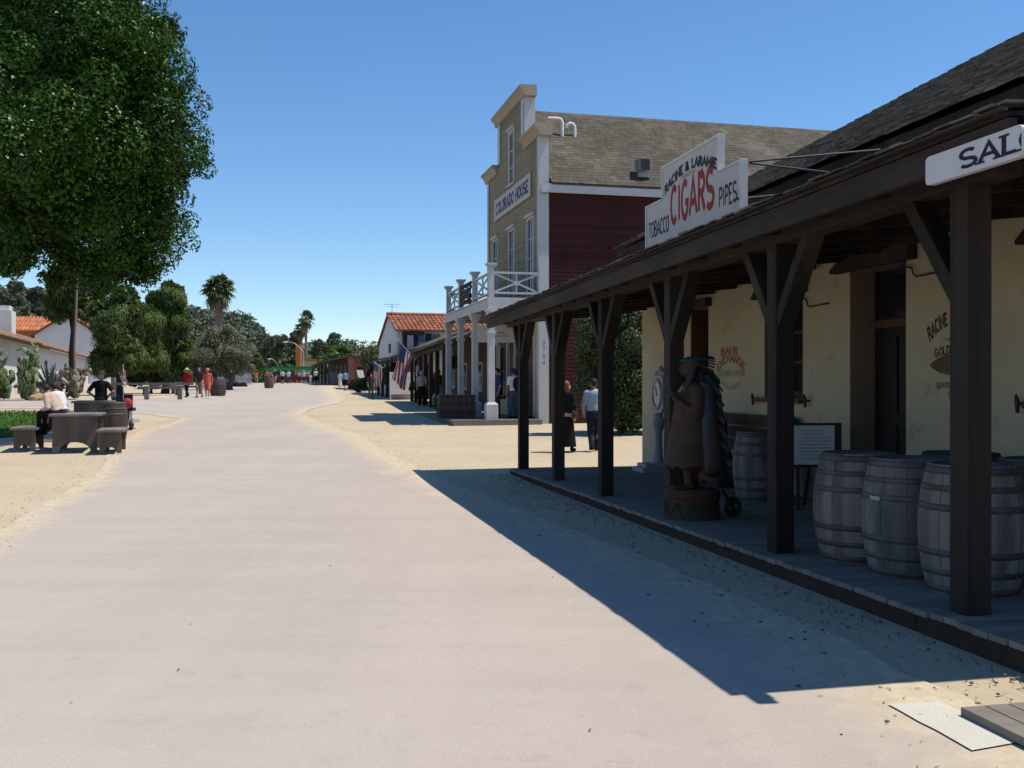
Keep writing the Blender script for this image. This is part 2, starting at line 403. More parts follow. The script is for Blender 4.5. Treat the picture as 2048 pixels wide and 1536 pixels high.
def inside(p, poly):
    c = False; j = len(poly)-1
    for i in range(len(poly)):
        if (poly[i][1] > p[1]) != (poly[j][1] > p[1]) and p[0] < (poly[j][0]-poly[i][0])*(p[1]-poly[i][1])/(poly[j][1]-poly[i][1])+poly[i][0]: c = not c
        j = i
    return c
def seg_dist(p, pts):
    b = 1e9
    for (x0, y0), (x1, y1) in zip(pts[:-1], pts[1:]):
        dx, dy = x1-x0, y1-y0; q = dx*dx+dy*dy
        t = min(1, max(0, ((p[0]-x0)*dx+(p[1]-y0)*dy)/q)) if q > 1e-12 else 0
        b = min(b, math.hypot(p[0]-x0-dx*t, p[1]-y0-dy*t))
    return b
def sheet(name, poly, step, off, mat, hf=None, dust=None):
    xs = [p[0] for p in poly]; ys = [p[1] for p in poly]; n = len(poly); pts = [Vector(p) for p in poly]
    y = math.ceil(min(ys)/step)*step
    while y < max(ys):
        sy = step*max(1, y/30); x = math.ceil(min(xs)/sy)*sy
        while x < max(xs):
            if inside((x, y), poly) and (x < -45 or seg_dist((x, y), poly+poly[:1]) > sy*.3): pts.append(Vector((x, y)))
            x += sy
        y += sy
    vo, eo, fo, *_ = delaunay_2d_cdt(pts, [(i, (i+1) % n) for i in range(n)], [], 1, 1e-5)
    bm = bmesh.new(); bv = [bm.verts.new((v[0], v[1], (hf or G)(v[0], v[1])+off)) for v in vo]
    for f in fo:
        try: bm.faces.new([bv[i] for i in f])
        except ValueError: pass
    bmesh.ops.recalc_face_normals(bm, faces=bm.faces[:])
    for f in bm.faces:
        if f.normal.z < 0: f.normal_flip()
        f.smooth = True
    me = bpy.data.meshes.new(name); bm.to_mesh(me); bm.free()
    if dust:
        a = me.attributes.new('dust', 'FLOAT', 'POINT')
        a.data.foreach_set('value', [dust(v.co.x, v.co.y) for v in me.vertices])
    return tag(link(name, me, mat), kind='structure')

def grid_ground():
    xs = [-1500, -900, -500, -300, -200, -140, -100, -80]+list(np.arange(-66, -12, 1.5))+list(np.arange(-12, 6, .6))+list(np.arange(6, 30, 1.5))+[34, 40, 50, 70, 100, 150, 250, 500, 900, 1500]
    ys = [-60, -40, -20, -10, -5, -2]+list(np.arange(0, 24, .6))+list(np.arange(24, 70, 1.))+list(np.arange(70, 150, 3.))+[160, 180, 210, 250, 300, 350, 420, 600, 900, 1390]
    V = [(x, y, G(x, y)) for y in ys for x in xs]; n = len(xs)
    F = [(j*n+i, j*n+i+1, (j+1)*n+i+1, (j+1)*n+i) for j in range(len(ys)-1) for i in range(n-1)]
    me = bpy.data.meshes.new('ground'); me.from_pydata(V, [], F); me.polygons.foreach_set('use_smooth', [True]*len(F))
    tag(link('ground', me, M_DIRT), kind='structure')
grid_ground()

def rough_edge(pts, amp, step=.5, seed=0):
    r = random.Random(seed); out = []
    for (x0, y0), (x1, y1) in zip(pts[:-1], pts[1:]):
        L_ = math.hypot(x1-x0, y1-y0); k = max(1, int(L_/max(step, L_/24)))
        for i in range(k):
            t = i/k; out.append((x0+(x1-x0)*t+r.uniform(-amp, amp), y0+(y1-y0)*t+r.uniform(-amp, amp)*.4))
    out.append(pts[-1]); return out
R_EDGE = [(3.4, -3), (3.0, 2), (2.5, 4.4), (2.1, 6.6), (1.2, 10), (-.45, 15.5), (-1.55, 19.2), (-3.0, 24), (-4.4, 29), (-6.6, 34.5), (-8.6, 41), (-9.4, 47), (-9.6, 56), (-11, 66), (-14, 80), (-17, 95), (-20, 112), (-22, 140), (-24, 170)]
L_EDGE = [(-62, 170), (-57, 140), (-38.5, 112), (-31.5, 90), (-26.5, 74), (-21.5, 63), (-20.2, 56.2), (-22.5, 53.2), (-40, 53.5), (-40, 41.4), (-20, 41.2), (-14.5, 39.8), (-12.3, 37.2), (-11.6, 34), (-11.3, 30.5), (-10.4, 26.5), (-9.3, 23), (-7.9, 19), (-6.6, 14), (-5.8, 11.2), (-5.3, 8.5), (-4.6, 5), (-4.2, -3)]
def dust_f(x, y):
    return max(0, 1-seg_dist((x, y), R_EDGE)/1.1)*1.15+max(0, 1-seg_dist((x, y), L_EDGE)/.65)*1.0
sheet('road', rough_edge(R_EDGE, .05, .4, 1)+rough_edge(L_EDGE, .04, .4, 2), .75, .012, M_ROAD, dust=dust_f)
sheet('side_path', [(-60, 42), (-40.3, 41.6), (-40.3, 53.2), (-60, 53)], 1.5, .02, M_PATH)
lawn_poly = [(-13.9, 29.5), (-13.6, 33), (-14.6, 37.2), (-17, 39.6), (-30, 40), (-30, 24), (-15.5, 24.5)]
sheet('lawn', lawn_poly, 1, .02, M_LAWN)
# grass blades on the lawn
M_GRASS = M('grass', (.10, .20, .03), (.06, .14, .02), 1.2, .6, island=.3, trans=.2)
def grass_on(name, poly, n, h, seed, wd=.02):
    r = random.Random(seed); V = []
    xs = [p[0] for p in poly]; ys = [p[1] for p in poly]
    while len(V) < n:
        x = r.uniform(min(xs), max(xs)); y = r.uniform(min(ys), max(ys))
        if not inside((x, y), poly): continue
        z = G(x, y)+.015; t = r.uniform(0, 6.28); hh = h*r.uniform(.5, 1.4); lx, ly = r.gauss(0, .4)*hh, r.gauss(0, .4)*hh
        dx, dy = math.cos(t)*wd, math.sin(t)*wd
        V.append([(x-dx, y-dy, z), (x+dx, y+dy, z), (x+lx+dx*.3, y+ly+dy*.3, z+hh), (x+lx-dx*.3, y+ly-dy*.3, z+hh)])
    o = mesh_quads(name, np.array(V), M_GRASS); return tag(o, 'short green lawn grass beside the stone path', 'grass', kind='stuff')
grass_on('lawn_grass', [p for p in lawn_poly], 26000, .06, 5)

# pale slab of concrete set in the road edge
M_SLAB = ground_mat('pale_concrete', (.56, .55, .47), (.52, .51, .44), (.5, .45, .36), .25)
def zflat(x, y): return G(x, y)
sheet('paving_slab', rough_edge([(1.93, 5.13), (2.06, 4.48), (2.37, 4.6), (2.21, 5.17), (1.93, 5.13)][:5], .006, .12, 4)[:-1], .4, .02, M_SLAB)

# ------------------------------------------------------------------ porch frame
U = Vector((-.2124, .9772, 0)); RR = Vector((.9772, .2124, 0)); P6 = Vector((2.98, 6.5, 0))
PF = Fr(P6, U, RR)          # a = along the porch away from the camera, b = towards the wall, c = height
def on_r(px, r):             # (a, Y) where the ray of pixel column px meets the plane b = r
    tx = (px-1024)/FPX; Y = (P6.dot(RR)+r)/(.9772*tx+.2124); d = Vector((tx*Y, Y, 0))-P6
    return d.dot(U), Y
def zpx(py, Y): return HC+(768-py)*Y/FPX
def drop(a): return -.0105*a
class SF(Fr):                 # frame that follows the gentle fall of the street
    def __call__(s, a, b, c): return s.o+s.a*a+s.b*b+Vector((0, 0, c+drop(a)))
PS = SF(P6, U, RR)

M_DARKWOOD = M('dark_timber', (.021, .0155, .0125), (.010, .0075, .0065), 9, .8, .006, 34, st=(1, 1, .07), c3=(.046, .035, .028), scale3=1.6)
M_BEAMWOOD = M('beam_timber', (.032, .024, .019), (.018, .0135, .011), 7, .8, .005, 30, st=(.35, .35, 2), c3=(.052, .039, .03), scale3=1.1)
M_BOARD = M('weathered_boards', (.23, .205, .178), (.165, .145, .125), 5, .9, .003, 40, st=(.3, 2, 1), island=.16)
M_SHAKE = M('old_shakes', (.13, .11, .085), (.075, .066, .052), 9, .95, .006, 40, island=.5, spec=.1, c3=(.14, .125, .105), scale3=3)
M_PLASTER = M('cream_plaster', (.45, .405, .285), (.39, .35, .245), 1.2, .95, .022, 2.6, st=(1, 1, 1.3), c3=(.25, .195, .115), scale3=2.2, w3=(.60, .8), spec=.08)
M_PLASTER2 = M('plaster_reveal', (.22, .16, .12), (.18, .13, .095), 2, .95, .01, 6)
M_IRON = M('black_iron', (.018, .017, .017), (.03, .026, .024), 20, .55)
M_DOOR = M('dark_door_wood', (.014, .011, .009), (.009, .007, .006), 5, .6, .002, 30, st=(1, 1, .1))
M_GLASSD = M('dark_glass', (.012, .014, .016), None, rough=.12, spec=.5)
M_SHUT = M('brown_shutter', (.10, .05, .032), (.075, .038, .025), 5, .75, st=(1, 1, .2))

# boardwalk: planks across, heavy edge timber
mb = MB(); a = -6.2; r_ = random.Random(3)
while a < 13.15:
    w = .15; t = r_.uniform(-.004, .004); e = r_.uniform(-.012, .012)
    mb.box(PS, a, a+w-.008, -.25+e, 2.6, .13+t, .17+t); a += w
tag(mb.build('boardwalk', M_BOARD, bevel=.004), kind='structure')
mb = MB()
for k in range(6): mb.box(PS, -6.2+k*3.24, -6.2+(k+1)*3.24-.01, -.215, -.14, -.06, .127)
mb.box(PS, 13.06, 13.13, -.13, 2.6, -.06, .127)
tag(mb.build('boardwalk_edge', M('edge_timber', (.06, .036, .024), (.035, .022, .016), 6, .9, .006, 20, st=(.3, 2, 2)), bevel=.008), kind='structure')

# ------------------------------------------------------------------ adobe building with porch
WR = 2.6; WH = 4.35; AL0, AL1 = -7.0, 13.55; DEPTH = 17.0
adobe = thing('adobe_building', 'cream adobe building with dark timber porch and shake roof along the right of the street', 'building', PF(6, 2.6, 0))
def wall_face(mb, F, x0, x1, z0, z1, ops, t, mi=0, mi2=1):
    """front wall at b=0 (inward is +b) with openings (xa, xb, za, zb) and their reveals"""
    X = sorted({x0, x1, *[o[0] for o in ops], *[o[1] for o in ops]}); Z = sorted({z0, z1, *[o[2] for o in ops], *[o[3] for o in ops]})
    for i in range(len(X)-1):
        for j in range(len(Z)-1):
            cx, cz = (X[i]+X[i+1])/2, (Z[j]+Z[j+1])/2
            if any(o[0] < cx < o[1] and o[2] < cz < o[3] for o in ops): continue
            mb.quad(F(X[i], 0, Z[j]), F(X[i+1], 0, Z[j]), F(X[i+1], 0, Z[j+1]), F(X[i], 0, Z[j+1]), mi)
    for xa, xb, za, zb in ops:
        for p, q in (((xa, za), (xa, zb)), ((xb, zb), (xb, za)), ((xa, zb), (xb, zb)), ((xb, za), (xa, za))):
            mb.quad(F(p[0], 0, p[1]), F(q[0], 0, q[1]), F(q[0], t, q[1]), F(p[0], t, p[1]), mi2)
WF = Fr(PF(0, WR, 0), U, RR)
d0, d1 = on_r(1812, WR)[0], on_r(1700, WR)[0]
w0, w1 = on_r(1606, WR)[0], on_r(1529, WR)[0]
f0, f1 = on_r(1417, WR)[0], on_r(1381, WR)[0]
ops = [(d0, d1, .1, 3.08), (w0, w1, 1.46, 2.93), (f0, f1, 1.42, 2.98), (1.35, 2.45, 1.5, 3.0), (-1.6, -.2, .1, 3.08)]
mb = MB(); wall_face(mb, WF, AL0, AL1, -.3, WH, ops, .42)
mb.quad(WF(AL1, 0, -.3), WF(AL1, DEPTH, -.3), WF(AL1, DEPTH, WH), WF(AL1, 0, WH))
mb.quad(WF(AL0, 0, -.3), WF(AL0, DEPTH, -.3), WF(AL0, DEPTH, WH), WF(AL0, 0, WH))
mb.add([WF(AL1, 0, WH), WF(AL1, DEPTH, WH), WF(AL1, DEPTH/2, WH+4.5)], [(0, 1, 2)])
mb.add([WF(AL0, 0, WH), WF(AL0, DEPTH, WH), WF(AL0, DEPTH/2, WH+4.5)], [(0, 1, 2)])
mb.quad(WF(AL0, DEPTH, -.3), WF(AL1, DEPTH, -.3), WF(AL1, DEPTH, WH), WF(AL0, DEPTH, WH))
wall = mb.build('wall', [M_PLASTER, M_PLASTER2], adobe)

# doors, windows, lintels
def lintel(a0, a1, z0, z1, nose=.22):
    m_ = MB(); m_.prism([WF(a0, -.13, z0+.05), WF(a0, -.13, z1+.0), WF(a1-nose, -.13, z1), WF(a1, -.13, z0+.04), WF(a1, -.13, z0), WF(a0, -.13, z0)][::-1], RR*.127)
    return m_
for (xa, xb, za, zb) in (ops[0], ops[4]):
    m_ = MB(); m_.box(WF, xa+.005, xb-.005, .35, .40, za, zb-.005)
    dm = m_.build('door', M_DOOR, adobe)
    m_ = MB()
    for q in ((xa+.08, (xa+xb)/2-.03), ((xa+xb)/2+.03, xb-.08)):
        for z in ((.3, 1.15), (1.3, 2.25)): m_.box(WF, q[0]+.06, q[1]-.06, .33, .348, z[0], z[1])
    m_.build('door_panels', M_DOOR, dm)
    m_ = MB(); m_.box(WF, xa+.05, xb-.05, .31, .347, 2.36, 2.46); m_.build('transom_bar', M_SHUT, dm)
    m_ = MB(); m_.box(WF, xa+.1, xb-.1, .34, .349, 2.5, 3.0); m_.build('transom_pane', M_GLASSD, dm)
    lintel(xa-.22, xb+.28, zb, zb+.17).build('lintel', M_DARKWOOD, adobe)
for (xa, xb, za, zb) in ops[1:4]:
    m_ = MB(); m_.box(WF, xa+.004, xb-.004, .3, .34, za, zb-.004); wn = m_.build('window', M_SHUT, adobe)
    m_ = MB()
    for i in range(2):
        for j in range(3):
            dx = (xb-xa-.16)/2; dz = (zb-za-.16)/3
            m_.box(WF, xa+.08+i*dx+.02, xa+.08+(i+1)*dx-.02, .285, .299, za+.08+j*dz+.02, za+.08+(j+1)*dz-.02)
    m_.build('pane', M_GLASSD, wn)
    m_ = MB(); m_.box(WF, xb-.05, xb-.01, .0, .29, za+.01, zb-.02); m_.build('shutter', M_SHUT, wn)
    lintel(xa-.14, xb+.2, zb, zb+.13, .12).build('lintel', M_DARKWOOD, adobe)
    m_ = MB(); m_.box(WF, xa-.1, xb+.12, -.12, .28, za-.07, za-.003); m_.build('sill', M_SHUT, wn)
    for x in (xa-.2, xb+.22):
        m_ = MB(); m_.tube([WF(x, -.002, za-.03), WF(x, -.08, za-.03)], .012); m_.tube([WF(x, -.08, za-.12), WF(x, -.085, za), WF(x, -.1, za+.06)], [.018, .026, .012])
        m_.build('shutter_hook', M_IRON, adobe)
    if za == 1.46:
        pass
def scroll_iron(a, z, l):
    m_ = MB(); p = []
    for k in range(9): t = -1.6+k*.62; p.append(WF(a+.0+.035*math.cos(t), -.05, z+.05+.035*math.sin(t)))
    p = p[::-1]+[WF(a-.1, -.05, z-.01), WF(a-.16, -.05, z-.02), WF(a-.2, -.05, z-.1), WF(a-.26, -.05, z-.13), WF(a-l, -.04, z-.12), WF(a-l-.01, .02, z-.12)]
    m_.tube(p, .011, 6); m_.build('scroll_bracket', M_IRON, adobe)
scroll_iron(d0-.02, 3.0, .62); scroll_iron(w0-.02, 2.84, .68)
scroll_iron(-.22, 3.0, .62)

# painted wall lettering
M_PRED = M('faded_red_paint', (.25, .06, .04), (.36, .2, .12), 14, .9, w3=(.5, .7))
M_PGREY = M('faded_grey_paint', (.30, .25, .17), (.40, .33, .21), 14, .9)
M_PBLK = M('faded_black_paint', (.03, .024, .022), (.12, .09, .06), 10, .9)
M_CIGARP = M('painted_brown', (.085, .05, .032), (.16, .11, .06), 6, .9, st=(3, 3, .6))
def wall_text(name, txt, pxc, pyc, hpx, wpx, mat, arc=0, wt=.2, serif=.1, mi=0):
    a_, Y_ = on_r(pxc, WR); z_ = zpx(pyc, Y_); h_ = hpx*Y_/FPX
    aw = on_r(pxc-wpx/2, WR)[0]-on_r(pxc+wpx/2, WR)[0]
    sx = aw/text_w(txt)
    def fn(u, v, h):
        d = u*sx; rise = 0; tilt = 0
        if arc: q = d/(aw/2); rise = -arc*aw*q*q; tilt = 2*arc*q*2
        return WF(a_-d-tilt*(v-.5)*h_*.5, -.003-h, z_+rise+(v-.5)*h_)
    m_ = MB(); lettering(m_, txt, fn, wt, serif); m_.build(name, mat, adobe)
wall_text('wall_lettering', 'BANK', 1459, 700, 18, 34, M_PRED, .06, .26)
wall_text('wall_lettering', 'EXCHANGE', 1461, 716, 17, 54, M_PRED, .16, .26)
wall_text('wall_lettering', 'BEER WINE LIQUOR', 1461, 747, 13, 56, M_PGREY, 0, .2, 0)
wall_text('wall_lettering', 'BILLIARDS', 1463, 775, 11, 38, M_PGREY, -.14, .2, 0)
wall_text('wall_lettering', 'RACINE & LARAMIE', 1908, 634, 30, 106, M_PBLK, .2, .22)
wall_text('wall_lettering', 'FINEST FLAVORED'.replace('V', 'U'), 1921, 677, 9, 70, M_PGREY, 0, .16, 0)
wall_text('wall_lettering', 'GOLDEN CIGARS', 1919, 697, 19, 102, M_PBLK, .05, .2)
wall_text('wall_lettering', 'GENTS FURNISHING', 1916, 771, 13, 90, M_PBLK, 0, .17, 0)
wall_text('wall_lettering', 'GOODS', 1914, 789, 13, 34, M_PBLK, 0, .17, 0)
a_, Y_ = on_r(1914, WR); aw = on_r(1858, WR)[0]-on_r(1970, WR)[0]; zc_ = zpx(729, Y_); m_ = MB(); top = []; bot = []
for i in range(25):
    q = -1+2*i/24; hh = .115*(1-abs(q)**2.2)**.75
    top.append(WF(a_-q*aw/2, -.003, zc_+hh)); bot.append(WF(a_-q*aw/2, -.003, zc_-hh))
m_.add(top+bot, [(i, i+1, 26+i, 25+i) for i in range(24)]); m_.build('painted_cigar', M_CIGARP, adobe)

# posts, braces, beam, fascia, rafters, porch roof
for k in range(6):
    a = k*2.6; m_ = MB(); m_.box(PS, a-.09, a+.09, -.09, .09, .171, 2.945)
    p = m_.build('porch_post', M_DARKWOOD, adobe, bevel=.008)
    for sg in ((1, -1) if k else (1,)):
        m_ = MB(); m_.beam(PS(a+sg*.05, 0, 2.22), PS(a+sg*.62, 0, 3.0), .11, .16, up=RR); m_.build('brace', M_DARKWOOD, p, bevel=.006)
m_ = MB(); m_.box(PS, -.36, 14.05, -.1, .1, 2.94, 3.085)
m_.build('porch_beam', M_BEAMWOOD, adobe, bevel=.008)
m_ = MB(); m_.box(PS, -1.0, 14.0, -.52, -.46, 2.92, 3.095)
m_.build('fascia', M_BEAMWOOD, adobe, bevel=.005)
m_ = MB()
for k in range(19):
    a = -.9+k*.825; m_.hexa([PS(a, -.455, 2.975), PS(a+.08, -.455, 2.975), PS(a+.08, 2.55, 3.27), PS(a, 2.55, 3.27), PS(a, -.455, 3.085), PS(a+.08, -.455, 3.085), PS(a+.08, 2.55, 3.38), PS(a, 2.55, 3.38)])
m_.build('rafters', M_DARKWOOD, adobe)
def shakes(mb, F, L0, L1, s0, s1, rise, wid, exp_, th, seed, z0, lift=.03, len_=2.2, jit=1.0):
    """rows of split shakes on the plane from (b=s0, c=z0) rising by rise per metre"""
    r = random.Random(seed); b = s0; row = 0
    while b < s1:
        a = L0-r.random()*wid
        while a < L1:
            w = wid*r.uniform(.55, 1.35); e = r.uniform(-.35, .35)*exp_*.5*jit*(1 if row else .35); l = exp_*len_; t = th*r.uniform(.6, 1.5); q = r.uniform(0, .014)*jit
            aa, ab = max(a, L0), min(a+w-.008, L1)
            if ab > aa+.01:
                y0 = b+e; y1 = min(y0+l, s1+.1); zz = lambda y, k: z0+(y-s0)*rise+k
                mb.hexa([F(aa, y0, zz(y0, lift*.5+q)), F(ab, y0, zz(y0, lift*.5+q)), F(ab, y1, zz(y1, 0)), F(aa, y1, zz(y1, 0)),
                         F(aa, y0, zz(y0, lift*.5+t+q)), F(ab, y0, zz(y0, lift*.5+t+q)), F(ab, y1, zz(y1, .006)), F(aa, y1, zz(y1, .006))])
            a += w
        b += exp_; row += 1
m_ = MB(); m_.hexa([PS(-1.0, -.53, 3.1), PS(14.0, -.53, 3.1), PS(14.0, 2.58, 3.42), PS(-1.0, 2.58, 3.42), PS(-1.0, -.53, 3.125), PS(14.0, -.53, 3.125), PS(14.08, 2.58, 3.45), PS(-1.0, 2.58, 3.45)])
pr = m_.build('porch_roof', M_DARKWOOD, adobe)
m_ = MB(); m_.box(PS, -1.02, 14.03, -.585, -.535, 3.126, 3.142); m_.build('shadow_edge_board', M_BEAMWOOD, pr)  # added board, gives the eave's cast shadow a straight edge
m_ = MB(); shakes(m_, PS, -1.02, 14.02, -.56, 2.4, .1045, .16, .24, .016, 11, 3.145)
m_.build('shakes', M_SHAKE, pr)
# main roof
EB, EZ, RISE = 2.08, 4.34, .535
m_ = MB(); ri = EZ+RISE*(9.0)
for sgn in (1,):
    m_.hexa([PF(AL0-.3, EB, EZ-.12), PF(AL1+.05, EB, EZ-.12), PF(AL1+.05, EB+9, ri-.12), PF(AL0-.3, EB+9, ri-.12), PF(AL0-.3, EB, EZ), PF(AL1+.05, EB, EZ), PF(AL1+.05, EB+9, ri), PF(AL0-.3, EB+9, ri)])
    m_.hexa([PF(AL0-.3, EB+9, ri-.12), PF(AL1+.05, EB+9, ri-.12), PF(AL1+.05, EB+18, EZ-.12), PF(AL0-.3, EB+18, EZ-.12), PF(AL0-.3, EB+9, ri), PF(AL1+.05, EB+9, ri), PF(AL1+.05, EB+18, EZ), PF(AL0-.3, EB+18, EZ)])
roof = m_.build('roof', M_DARKWOOD, adobe)
m_ = MB(); shakes(m_, PF, -2.2, AL1+.1, EB-.08, EB+9, RISE, .15, .2, .022, 12, EZ+.01, lift=.05, jit=1.6)
m_.build('shakes', M_SHAKE, roof)

# ------------------------------------------------------------------ signs on the porch
M_WSIGN = M('white_sign_paint', (.47, .455, .445), (.42, .405, .395), 3, .7, .002, 20, c3=(.33, .31, .29), scale3=2.4, w3=(.58, .8))
M_WTRIM = M('white_trim_paint', (.58, .575, .57), (.5, .495, .49), 4, .65, c3=(.48, .46, .43), scale3=2.2, w3=(.62, .8))
M_RED = M('red_sign_paint', (.25, .02, .018), (.30, .045, .035), 9, .7)
M_BLK = M('black_sign_paint', (.022, .021, .022), (.05, .05, .05), 9, .7)
M_GALV = M('grey_pipe', (.07, .07, .075), (.05, .05, .05), 8, .6)
def fz(a, z): return z-drop(a)*0
SB = .36
sg = thing('sign_board', 'white stepped sign board with red and black lettering standing on the porch eave', 'sign', PF(3.6, SB, 3.25))
def sgz(px, py): return zpx(py, on_r(px, SB)[1])
sa0 = on_r(1481, SB)[0]; sa1 = on_r(1290, SB)[0]; ua0 = on_r(1436, SB)[0]; ua1 = on_r(1322, SB)[0]
zb, zm, zt = 3.40, (sgz(1481, 318)+sgz(1290, 412))/2, (sgz(1322, 331)+sgz(1436, 270))/2
m_ = MB(); m_.box(PF, sa0+.03, sa1-.03, SB+.015, SB+.05, zb+.02, zm-.02); m_.box(PF, ua0+.03, ua1-.03, SB+.015, SB+.05, zm-.02, zt-.03)
board = m_.build('board', M_WSIGN, sg)
m_ = MB(); f0_, f1_ = SB, SB+.085
m_.box(PF, sa0, sa0+.03, f0_, f1_, zb, zm); m_.box(PF, sa1-.03, sa1, f0_, f1_, zb, zm); m_.box(PF, sa0+.03, sa1-.03, f0_+.002, f1_-.005, zb, zb+.025)
m_.box(PF, ua0, ua0+.03, f0_, f1_, zm, zt); m_.box(PF, ua1-.03, ua1, f0_, f1_, zm, zt); m_.box(PF, ua0+.03, ua1-.03, f0_+.002, f1_-.005, zt-.03, zt)
m_.box(PF, sa0+.03, ua0, f0_+.002, f1_-.005, zm-.025, zm-.002); m_.box(PF, ua1, sa1-.03, f0_+.002, f1_-.005, zm-.025, zm-.002)
m_.build('frame', M_WTRIM, sg, bevel=.004)
for k in range(4):
    a = sa0+.15+k*(sa1-sa0-.3)/3; m_ = MB(); m_.box(PS, a-.06, a+.06, SB-.02, SB+.1, 3.2, 3.395-drop(a)); m_.build('mounting_block', M_DARKWOOD, sg)
def sign_text(F, parent, txt, ac, zc, h, w, mat, b=SB+.012, arc=0, wt=.16, serif=0, lo=-99):
    sx = w/text_w(txt)
    def fn(u, v, hh):
        d = u*sx; q = d/(w/2)
        return F(max(ac-d-(4*arc*q)*(v-.5)*h*.5, lo), b-hh, zc-arc*w*q*q+(v-.5)*h)
    m2 = MB(); lettering(m2, txt, fn, wt, serif); return m2.build('lettering', mat, parent)
am = (ua0+ua1)/2; xs_ = lambda p: on_r(p, SB+.012)[0]; kz = 1.105; zz_ = lambda z: HC+(z-HC)*kz
sign_text(PF, board, 'CIGARS', xs_(1382), zz_(3.70), .52, xs_(1338)-xs_(1423), M_RED, wt=.17)
sign_text(PF, board, 'TOBACCO', xs_(1317), zz_(3.52), .22, xs_(1297)-xs_(1337), M_BLK, wt=.14)
sign_text(PF, board, 'PIPES.', xs_(1457), zz_(3.55), .24, xs_(1437)-xs_(1476), M_BLK, wt=.14)
sign_text(PF, board, 'RACINE & LARAMIE', am-.02, zz_(4.06), .125, (ua1-ua0)*.9, M_BLK, wt=.26, serif=.12, arc=.1)
sign_text(PF, board, '- DEALER IN -', am, zz_(3.965), .05, .55, M_PGREY, wt=.16)
# iron braces from the sign back to the main roof
for (pz, sq, rz_) in ((3.75, (1499, 323, 10.35), (1800, 296, 10.9)), (3.7, (1499, 326, 10.35), (1700, 350, 12.2)), (3.3, (1470, 398, 10.7), (1630, 383, 12.6))):
    m_ = MB(); m_.tube([at(*sq), at(*rz_)], .012, 8); m_.build('brace_rod', M_GALV, sg)

sal = thing('saloon_sign', 'long white rounded sign plank with slab black letters fixed to the porch corner', 'sign', PF(0, -.57, 2.95))
sb0, sb1 = -1.17, on_r(1851, -.57)[0]; z0_, z1_ = 2.855, 3.025; rr = .03
pts = []
for cx, cz, t0 in ((sb1-rr, z1_-rr, 0), (sb0+rr, z1_-rr, 90), (sb0+rr, z0_+rr, 180), (sb1-rr, z0_+rr, 270)):
    for k in range(5): t = math.radians(t0+k*22.5); pts.append(PF(cx+rr*math.cos(t), -.57, cz+rr*math.sin(t)))
m_ = MB(); m_.prism(pts, RR*.045); pl_ = m_.build('plank', M('saloon_white', (.55, .55, .56), (.5, .5, .51), 3, .55), sal)
cs_ = on_r(1936, -.57)[0]; pitch = on_r(1936, -.57)[0]-on_r(1976, -.57)[0]
sign_text(PF, pl_, 'SALO', cs_-1.5*pitch, (z0_+z1_)/2, .115, pitch*3.85, M('navy_black_paint', (.012, .012, .03), None, rough=.6), b=-.572, wt=.17, serif=.2, lo=sb0+.004)
m_ = MB(); m_.beam(PF(-1.1, -.50, 2.97), PF(-1.005, -.50, 2.97), .05, .06); m_.build('mounting_rail', M_DARKWOOD, sal)
# ------------------------------------------------------------------ barrels
M_STAVE = M('grey_oak_staves', (.20, .18, .162), (.12, .108, .098), 5, .85, .003, 40, st=(1, 1, .15), island=.22)
M_HOOP = M('hoop_iron', (.11, .115, .125), (.07, .07, .075), 6, .6, metal=.3, c3=(.085, .06, .045), scale3=4)
M_LID = M('barrel_head', (.16, .14, .12), (.11, .1, .09), 6, .85)
def make_barrel(label, loc, group, H=.92, R=.305, bulge=.375, stave=None, rz=0, head=None):
    t = thing('wine_barrel', label, 'barrel', loc, rz, group); stave = stave or M_STAVE
    def rad(z): q = (z/H-.5)*2; return R+(bulge-R)*(1-q*q)
    m_ = MB(); n = 24; zs = [H*i/10 for i in range(11)]
    for k in range(n):     # separate staves
        t0, t1 = 2*math.pi*(k+.012)/n, 2*math.pi*(k+.988)/n; dr = random.uniform(-.002, .002)
        vs = []
        for z in zs:
            r0 = rad(z)+dr
            vs += [(r0*math.cos(t0), r0*math.sin(t0), z), (r0*math.cos((t0+t1)/2)*1.003, r0*math.sin((t0+t1)/2)*1.003, z), (r0*math.cos(t1), r0*math.sin(t1), z)]
        fs = [(3*i+j, 3*i+j+1, 3*i+4+j, 3*i+3+j) for i in range(10) for j in (0, 1)]
        m_.add(vs, fs)
    m_.lathe([(R-.03, H), (R+.0, H)], seg=n, close=False)
    m_.build('staves', stave, t, world=False)
    m_ = MB(); m_.lathe([(rad(0)-.006, 0), (rad(.3*H)-.01, H*.3), (rad(.7*H)-.01, H*.7), (R-.03, H-.001), (R-.032, H-.035), (.001, H-.033)], seg=24); m_.build('barrel_head', head or M_LID, t, world=False)
    for z, w in ((.012, .055), (.15*H, .045), (.30*H, .05), (.65*H, .05), (.80*H, .045), (.93*H, .055)):
        m_ = MB(); m_.lathe([(rad(z)-.002, z), (rad(z)+.004, z+.001), (rad(z+w)+.004, z+w-.001), (rad(z+w)-.002, z+w)], seg=32, close=False)
        m_.build('hoop', M_HOOP, t, world=False)
    return t
def zf(p): a = (Vector(p)-P6).dot(U); return .171+drop(a)
bars = [((3.34, 7.25), 'grey wine barrel right behind the nearest porch post, frontmost of the barrel group'),
        ((3.17, 7.95), 'grey wine barrel in the middle of the front row, white smear on its hoop'),
        ((3.0, 8.66), 'grey wine barrel at the far end of the front row, nearest the notice board'),
        ((3.86, 8.6), 'dark topped wine barrel in the second row, close to the wall'),
        ((4.12, 7.75), 'wine barrel cut by the right edge of the photo, behind the nearest post'),
        ((3.36, 13.55), 'grey wine barrel standing alone beside the carved figure, in front of the bench')]
b0 = None
